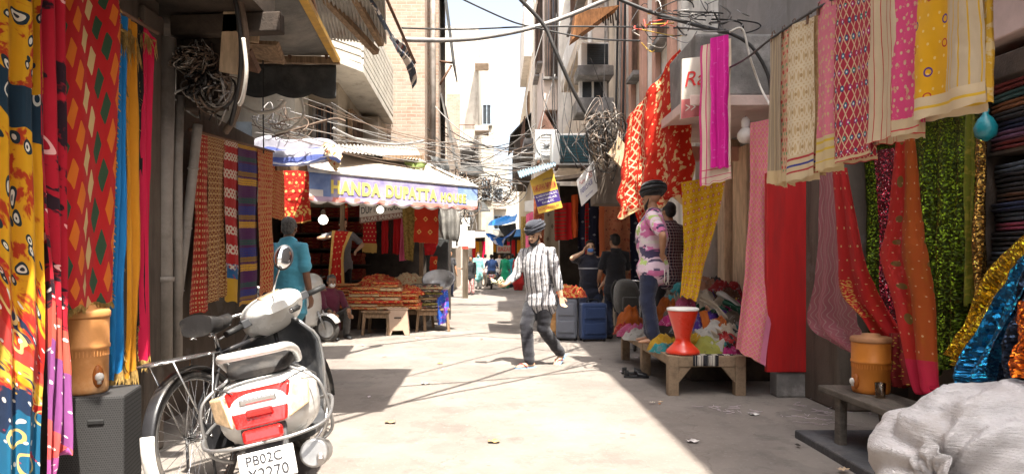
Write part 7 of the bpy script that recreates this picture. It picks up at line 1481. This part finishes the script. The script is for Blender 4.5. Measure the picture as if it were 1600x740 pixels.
lines(t, q, [('Jaswinder', .88, .07, .5, .95, M['sb_purple'], 0), ('RAMGARHIA EMPORIUM', .62, .20, .04, .97, M['sb_red'], .02), ('ALL KINDS OF DUPATTAS, SUITS,', .44, .07, .05, .95, M['plate_white'], .01), ('& FANCY SHAWLS, LACES,', .34, .07, .1, .9, M['plate_white'], .01), ('FULKARI, ETC.', .24, .07, .25, .75, M['plate_white'], .01), ('BAZAR SABUNIAN, ASR', .06, .09, .05, .9, M['sb_red'], .01)])
t, bo, q = board('tilted white shop signboard with faded red and blue lettering', (901,282), (928,250), (909,322), (934,298), 10.4, M['plate_white'])
lines(t, q, [('New', .72, .16, .12, .45, M['sb_red'], 0), ('FABRICS HUB', .40, .20, .08, .80, M['sb_blue'], .01), ('Amritsar', .14, .08, .3, .75, M['sb_blue'], 0), ('SS', .66, .22, .68, .88, M['sb_red'], 0)])
corrugated('roof_sheet', 'small blue and grey corrugated canopy sheet above the yellow signboard', P(812,278,11.2), P(868,258,10.8), P(868,252,12.2), P(808,268,12.8), M['corr_blue'], 14)
def acunit(label, x0, x1, y0, y1, Y, front, dep=.4):
    a, b_ = P(x0,y1,Y), P(x1,y0,Y); w, h = b_.x-a.x, b_.z-a.z; t = thing('air_conditioner', label, 'air conditioner', ((a.x+b_.x)/2, Y, a.z))
    mb = MB(); mb.span(-w/2, w/2, 0, dep, 0, h); mb.build('casing', M['whitepaint'], t, bevel=.02)
    mb = MB(); mb.span(-w/2+.05*w+ (.16*w if front != M['whitepaint'] else 0), w/2-.04*w, -.012, -.001, .07*h, .93*h); go = mb.build('front_panel', front, t, bevel=.006)
    mb = MB()
    for k in range(9): mb.span(-w/2+.22*w, w/2-.05*w, -.02, -.0125, h*(.1+.09*k), h*(.115+.09*k))
    mb.build('grille', M['steel'] if front == M['whitepaint'] else M['blackpaint'], go)
    if front == M['whitepaint']: mb = MB(); mb.torus((0,-.02,h/2), h*.36, .012, Matrix.Rotation(R(90),3,'X'), 28, 6); mb.lathe([(.01,.0),(h*.1,.0),(h*.1,.02),(.01,.02)], 16, (0,-.015,h/2), Matrix.Rotation(R(90),3,'X')); mb.build('fan_guard', M['steel'], t)
    mb = MB()
    for s in (-1,1): mb.beam((s*w*.35,-.02,-.03),(s*w*.35,dep,-.03),.04,.04)
    mb.build('bracket', M['rust'], t); return t
acunit('white air conditioner with a round fan guard, left of the green fronted one', 836, 872, 202, 250, 12.6, M['whitepaint']); acunit('air cooler with a dark green front panel among the cables', 862, 922, 208, 258, 12.0, surf('dark_green_panel', (.02,.07,.085), .4))
acunit('window cooler box high on the beige house wall', 908, 952, 66, 104, 12.6, surf('dark_window_panel', (.05,.06,.065), .3), .5)
mb = MB(); a, b_ = P(902,120,12.5), P(958,104,12.5); mb.span(a.x, b_.x, 12.4, 13.1, a.z, b_.z); tag(mb.build('ledge', M['concrete'], bevel=.02), 'stained concrete ledge under the high window cooler', 'ledge')
mb = MB(); a, b_ = P(900,178,12.5), P(958,154,12.5); mb.span(a.x, b_.x, 12.4, 13.1, a.z, b_.z); tag(mb.build('ledge', M['concrete'], bevel=.02), 'second stained concrete ledge lower on the beige house', 'ledge')
t = thing('window_box', 'open window frame on the right wall between the two stained ledges', 'window', P(930,152,12.7), world_coords=True); win(t, (P(928,136,12.7).x, 12.9, P(928,136,12.7).z), .40, .36, 'Y', frame=M['whitepaint'], sill=False)
a = P(900,20,12); t = thing('wooden_canopy', 'broken orange brown wooden canopy high over the right side', 'canopy', a, world_coords=True)
mb = MB(); mb.prism([P(894,62,12), P(940,30,12), P(968,8,11), P(900,18,12)], (0,.5,.05)); mb.build('boards', surf('orange_brown_board', (.36,.16,.06), .8, var=.4, stretch=(8,2,2)), t)
for k in range(8): mb = MB(); p0 = P(936+4*k, 12, 11.6); mb.beam(p0, p0+V((.03,.0,-.22-.05*(k % 3))), .025, .01); mb.build('slat', M['darkwood'], t)
mb = MB(); mb.prism([P(950,240,9.6), P(972,262,9.5), P(985,236,9.5), P(966,212,9.6)], (.05,.25,0)); tag(mb.build('wicker_tray', surf('wicker', (.45,.32,.2), .8, var=.4, scale=30, stretch=(1,1,6))), 'tilted wicker tray wedged among the cables by the red dupatta', 'tray')
# far down the lane
o, _ = drape('tarpaulin', 'bright blue tarpaulin stretched over the far crowd', [P(762,354,27), P(768,348,28), P(790,338,29)], [P(806,346,27), P(808,340,28), P(810,335,29)], M['tarp_blue'], cat='tarpaulin', folds=1, amp=.08, seed=4, nu=16, nv=14)
o, _ = drape('tarpaulin', 'blue and white sheet sagging below the blue tarpaulin', [P(758,364,27), P(772,378,27.2), P(784,384,27.4)], [P(772,366,27), P(790,370,27.2), P(808,352,27.4)], fab('blue_white_sheet', (.02,.12,.42), [(k_noise(3,.52,.56),(.6,.6,.62))]), cat='tarpaulin', folds=1, amp=.08, seed=6, nu=16, nv=14)
o, _ = drape('tarpaulin', 'black plastic sheet hanging under the blue tarpaulin', [P(778,354,27.6), P(786,366,27.6), P(794,378,27.6)], [P(806,348,27.6), P(806,360,27.6), P(800,376,27.6)], M['tarp_dark'], cat='tarpaulin', folds=1.4, amp=.08, seed=7, nu=14, nv=12)
t = thing('arch_sign', 'cream board with a row of small lettering at the end of the lane', 'sign', P(792,392,40), world_coords=True)
a, b_ = P(776,395,40), P(802,383,40); mb = MB(); mb.span(a.x, b_.x, 40, 40.1, a.z, b_.z); mb.build('board', M['cream'], t)
tm = text_mb('BAZAR', V((a.x+.1,39.99,a.z+.1)), (1,0,0), (0,0,1), (b_.x-a.x)*.8, .25, bold=.02); tm.build('lettering', M['sb_red'], t)
def farbooth(lab, x0, x1, Y, h, mat):
    a, b_ = P(x0,400,Y), P(x1,400,Y); t = thing('market_booth', lab, 'stall', (a.x, Y, 0), world_coords=True)
    mb = MB(); mb.span(a.x, b_.x, Y+.6, Y+.7, 0, h); mb.build('back', M['interior'], t)
    mb = MB(); mb.prism([(a.x-.05,Y-.5,h-.35),(b_.x+.05,Y-.5,h-.3),(b_.x,Y+.7,h+.1),(a.x,Y+.7,h+.1)], (0,0,.04)); mb.build('canopy', mat, t)
    for k in range(4): x = a.x+(b_.x-a.x)*(k+.5)/4; mb = MB(); mb.grid([[V((x-.1+.2*j/4, Y+.1+.03*math.sin(j*2+i), h-.5-.9*i/5)) for j in range(5)] for i in range(6)]); mb.build('hanging_cloth', [f_s3, f_must, f_s4, f_mag][k], t)
farbooth('dark market booth with a pale canopy behind the youngster in red trousers', 738, 758, 37.0, 2.9, M['tarp_cream']); farbooth('dark market booth with a blue canopy at the far right of the crowd', 798, 832, 38, 3.0, M['tarp_blue']); farbooth('market booth with a grey canopy at the very end of the lane', 756, 800, 48, 3.4, M['tarp_grey'])
t = thing('electric_pole', 'pale electric pole with white meter boxes strapped to it', 'pole', at(727,24), world_coords=True)
c = V(at(727,24)); mb = MB(); mb.tube([c, c+V((0,0,4.2))], .10, 12); mb.build('pole', M['cream'], t)
for dx, z, w, h in ((-.12,1.8,.42,.75),(.22,1.75,.26,.6),(-.34,1.75,.22,.62),(.02,2.5,.3,.3)): mb = MB(); mb.span(c.x+dx-w/2, c.x+dx+w/2, 23.72, 23.88, z, z+h); mb.build('meter_box', M['whitepaint'], t, bevel=.02)
mb = MB(); mb.span(c.x-.1, c.x+.12, 23.68, 23.72, 1.72, 1.82); mb.build('label_plate', M['sb_red'], t)
for k in range(14):
    mb = MB(); a0 = random.uniform(-.4,.4); mb.tube(smooth_path([c+V((a0,-.2,3.4+random.uniform(-.3,.5))), c+V((random.uniform(-.4,.4),-.25,2.6)), c+V((random.uniform(-.35,.35),-.22,1.9))],5), .012, 5); mb.build('wire', M['cable'] if k % 2 else M['greycable'], t)
# litter on the road
M['thread'] = surf('thread_waste', (.5,.42,.45), .9)
mb = MB(); rr = random.Random(4)
for k in range(46):
    px, py = (rr.gauss(1275,34), rr.gauss(652,12)) if k < 32 else (rr.gauss(1135,22), rr.gauss(640,5)); c = G(px, max(600,py)); a = rr.random()*6.28; pts = []
    for i in range(5): pts.append(c+V((.025*i*math.cos(a)+rr.uniform(-.012,.012), .025*i*math.sin(a)+rr.uniform(-.012,.012), .014+.006*rr.random())))
    mb.tube(pts, .0022, 4)
o = mb.build('thread_waste', M['thread']); tag(o, 'tangled pink and white thread waste swept against the stone step', 'litter', kind='stuff')
for k, (px, py, c_, lab) in enumerate([(772,690,(.5,.3,.12),'small orange leaf scrap on the sunlit road near the bottom'),(610,660,(.4,.26,.14),'brown leaf scrap at the edge of the left patch of shade'),(665,600,(.6,.55,.5),'white paper scrap on the lane in front of the stall'),(1178,648,(.6,.58,.56),'white paper scrap on the shaded road near the bench'),(1082,690,(.6,.56,.54),'tiny white scrap on the shaded road at bottom centre')]):
    c = G(px, py); mb = MB(); mb.grid([[V((c.x-.04+.02*j, c.y-.03+.02*i, .012+.008*math.sin(j*2+i))) for j in range(5)] for i in range(4)]); tag(mb.build('scrap', surf('scrap_%d' % k, c_, .8), solid=.001), lab, 'litter')

rr = random.Random(77)
for k in range(26):
    side = k % 2; c = V((rr.uniform(1.3,2.7), rr.uniform(3.4,9), 0)) if side else V((rr.uniform(-2.3,-.2), rr.uniform(5.5,13), 0)); r_ = rr.uniform(.012,.035); mb = MB(); a = rr.random()*6.28
    mb.grid([[c+V((r_*(j/2-1)*math.cos(a)-r_*.6*(i/1.5-1)*math.sin(a), r_*(j/2-1)*math.sin(a)+r_*.6*(i/1.5-1)*math.cos(a), .014+.35*r_*abs(math.sin(j*1.7+i*2+k)))) for j in range(5)] for i in range(4)])
    tag(mb.build('scrap', M[['thread','palewood','tarp_cream','interior','orange_deep'][k % 5]], solid=.001), ['tiny crumpled scrap lying on the sunlit left part of the lane','tiny crumpled scrap lying on the shaded right side of the lane'][side], 'litter', ['tiny scraps on the left part of the lane','tiny scraps on the right side of the lane'][side])

# ================================================================ cables
CB = 'overhead cables across the lane'
def cable(label, pts, r, mat, sag=0.0, group=CB, name='cable'):
    pts = [P(*q) for q in pts]; out = []
    if len(pts) == 2:
        for i in range(21): q = i/20; p = pts[0].lerp(pts[1], q); p.z -= sag*4*q*(1-q); out.append(p)
    else: out = smooth_path(pts, 8)
    mb = MB(); mb.tube(out, r, 6); return tag(mb.build(name, mat), label, 'cable', group)
cable('thick pale conduit sweeping across the top of the lane', [(630,62,8.5),(700,63,9),(760,58,9.5),(830,44,10),(890,24,10.3),(960,-6,10.5)], .034, M['greycable'], group=None)
cable('thin cable just above the thick pale conduit', [(628,44,9),(720,46,9.5),(830,42,10),(960,42,10),(1060,44,9),(1130,50,7.5)], .012, M['cable'], group=None)
cable('black cable slanting from the top of the sky gap down to the red dupatta', [(812,-2,9.5),(850,40,9.6),(868,80,9.6),(900,150,9.7),(930,200,9.8)], .028, M['cable'], group=None)
cable('black cable running from the sky gap to the concrete balcony', [(716,-4,9.5),(790,30,9.8),(830,42,10),(920,60,10),(1000,64,9)], .012, M['cable'], group=None)
cable('dark cable rising to the right over the magenta dupatta', [(960,-4,8.0),(1020,20,7.8),(1090,40,7.4),(1140,52,7.0)], .022, M['cable'], group=None)
cable('black loop of cable hanging in front of the concrete balcony', [(1135,50,6.5),(1160,62,6.45),(1180,80,6.4),(1200,118,6.4),(1206,160,6.4)], .016, M['cable'], group=None)
cable('pale cable drooping down to the grey gold dupatta', [(1140,50,6.4),(1160,46,6.4),(1172,90,6.4),(1190,140,6.4),(1215,184,5.2)], .010, M['whitecable'], group=None)
rr = random.Random(21)
for k in range(16):
    y0 = rr.uniform(150,215); y1 = rr.uniform(195,262); x0 = rr.uniform(390,520); x1 = rr.choice([748, 770, 820, 838, 860, 700])+rr.uniform(-8,8); Y0, Y1 = rr.uniform(8.5,11.5), rr.uniform(13,24) if x1 < 800 else rr.uniform(11.5,14)
    cable('thin pale or grey cable strung across the lane above the stall', [(x0,y0,Y0),(x1,y1,Y1)], rr.uniform(.004,.0075), M['greycable'] if k % 3 else M['brown_cable'], rr.uniform(.1,.45))
for k in range(12):
    x0 = rr.uniform(650,690); x1 = rr.uniform(825,880); cable('thin dark cable crossing the sky gap down the lane', [(x0,rr.uniform(150,270),rr.uniform(16,20)),(x1,rr.uniform(190,290),rr.uniform(13,20))], rr.uniform(.008,.014), M['cable'] if k % 2 else M['greycable'], rr.uniform(.15,.6), 'dark cables crossing the sky gap')
cable('thick pale hose curving along the front of the corrugated stall roof', [(520,200,10.5),(560,218,10.8),(620,226,11.5),(662,220,12.5)], .022, M['greycable'], group=None)
cable('brown pipe bracket slanting through the cables above the striped sheet', [(425,214,9.4),(470,200,9.4),(520,186,9.4),(540,190,9.4)], .018, M['brown_cable'], group=None)
cable('pale curved pipe under the dark flap', [(378,166,6.6),(400,176,6.6),(430,172,6.6),(446,158,6.6)], .018, M['whitecable'], group=None)
cable('pale cable loop hanging below the dark flap', [(470,150,7.1),(474,180,7.1),(455,200,7.1),(430,208,7.1)], .014, M['whitecable'], group=None)
cable('black cord hanging from the dark flap to the striped sheet', [(411,60,6.9),(411,150,6.9),(412,240,6.9)], .007, M['cable'], group=None)
cable('thick brown cable draping from the upper floor past the pale board', [(372,-8,4.6),(384,60,4.65),(380,120,4.7),(368,178,4.8),(352,206,4.9)], .026, M['brown_cable'], group=None)
cable('second dark cable hanging beside the thick brown one', [(366,-8,4.55),(376,60,4.6),(374,130,4.7),(360,196,4.8)], .016, M['cable'], group=None)
cable('pale strip of casing hanging beside the thick brown cable', [(380,60,4.5),(385,110,4.5),(380,150,4.55),(374,164,4.6)], .014, M['whitecable'], group=None)
def tangle(label, cx, cy, Y, rx, ry, n, mats, r=(.004,.009), seed=0, loops=True, dep=.18):
    t = thing('cable_tangle', label, 'cable', P(cx, cy, Y), world_coords=True); rr = random.Random(seed)
    byM = {}
    for k in range(n):
        m_ = mats[k % len(mats)]; mb = byM.setdefault(m_.name, (MB(), m_))[0]
        a0 = rr.random()*6.28; span_ = rr.uniform(2, 7) if loops else rr.uniform(1, 2); e = rr.uniform(.35, 1); e2 = rr.uniform(.35, 1); ox, oy = rr.uniform(-.45,.45)*rx, rr.uniform(-.45,.45)*ry
        pts = []; N = 22
        for i in range(N):
            a = a0+span_*i/N; pts.append(P(cx+ox+rx*e*math.cos(a)*(.6+.4*math.sin(a*.7+k)), cy+oy+ry*e2*math.sin(a)*(.7+.3*math.cos(a*1.3+k)), Y+dep*math.sin(a*1.7+k)))
        mb.tube(pts, rr.uniform(*r), 5)
    for mb, m_ in byM.values(): q = mb.build('cable_loops', m_, t); q['kind'] = 'stuff'
    return t
tangle('dense nest of dusty brown wires on the left beside the upper floor', 305, 90, 4.7, 36, 26, 42, [M['brown_cable'], M['brown_cable'], M['greypipe']], (.003,.007), 1)
tangle('hanging loops of grey and brown cable under the brown wire nest', 325, 140, 4.8, 46, 42, 30, [M['brown_cable'], M['cable'], M['greypipe'], M['greycable']], (.004,.010), 2)
tangle('tangle of black and grey cables left of the hanging red dupatta', 945, 215, 9.9, 40, 56, 70, [M['cable'], M['brown_cable'], M['cable'], M['greypipe']], (.003,.008), 3, True, .4)
tangle('knot of black cables above the concrete balcony', 1110, 28, 7.0, 92, 34, 26, [M['cable'], M['cable'], M['greycable']], (.004,.010), 4, False, .5)
tangle('bundle of black, red and yellow wires behind the top of the red dupatta', 1030, 36, 8.3, 56, 34, 24, [M['cable'], M['cable'], M['whitecable'], M['sb_red'], M['sb_yellow']], (.004,.009), 5, False, .4)
tangle('wiry tangle strung between the awnings far down the lane', 770, 300, 19, 46, 26, 34, [M['cable'], M['greycable'], M['brown_cable']], (.008,.014), 6)
tangle('thin wires hanging off the right end of the stall awning', 722, 310, 16, 26, 46, 26, [M['cable'], M['brown_cable'], M['whitecable']], (.006,.012), 7)
tangle('thin cables looping over the striped sheet and white house wall', 440, 195, 9.3, 50, 34, 14, [M['greycable'], M['brown_cable'], M['brown_cable']], (.004,.009), 8)
rr = random.Random(8)
for k in range(10):
    x0 = rr.uniform(840,960); cable('thin drooping wire on the right-hand house fronts', [(x0,rr.uniform(20,120),11.8),(x0+rr.uniform(-30,40),rr.uniform(150,210),11.6),(x0+rr.uniform(-30,60),rr.uniform(240,280),11.4)], rr.uniform(.005,.009), M['cable'] if k % 2 else M['greycable'], group='drooping wires on the right house fronts')
for k, (px, m_) in enumerate(((966, M['cable']), (971, M['greypipe']), (977, M['cable']))):
    cable(['black vertical cable on the salmon striped building','grey vertical conduit on the salmon striped building','second black vertical cable next to the grey conduit'][k], [(px,-10,11.6),(px-2,100,11.6),(px-4,200,11.6)], .02, m_, group=None)
rr = random.Random(12)
for k, (xa, ya, xb, yb, z) in enumerate(((-1.6,1.2,2.6,9.0,4.7),(-1.55,2.6,2.7,7.4,4.4),(-1.5,4.2,2.7,6.2,4.9),(-1.6,2.2,2.7,10.5,5.4))):
    pts = [V((xa+(xb-xa)*i/20, ya+(yb-ya)*i/20, z-.5*4*(i/20)*(1-i/20)*.5)) for i in range(21)]; mb = MB(); mb.tube(pts, .026-.003*k, 6); tag(mb.build('cable', M['cable']), 'heavy cable crossing high between the left upper floor and the right building', 'cable', 'cables crossing just above the view')
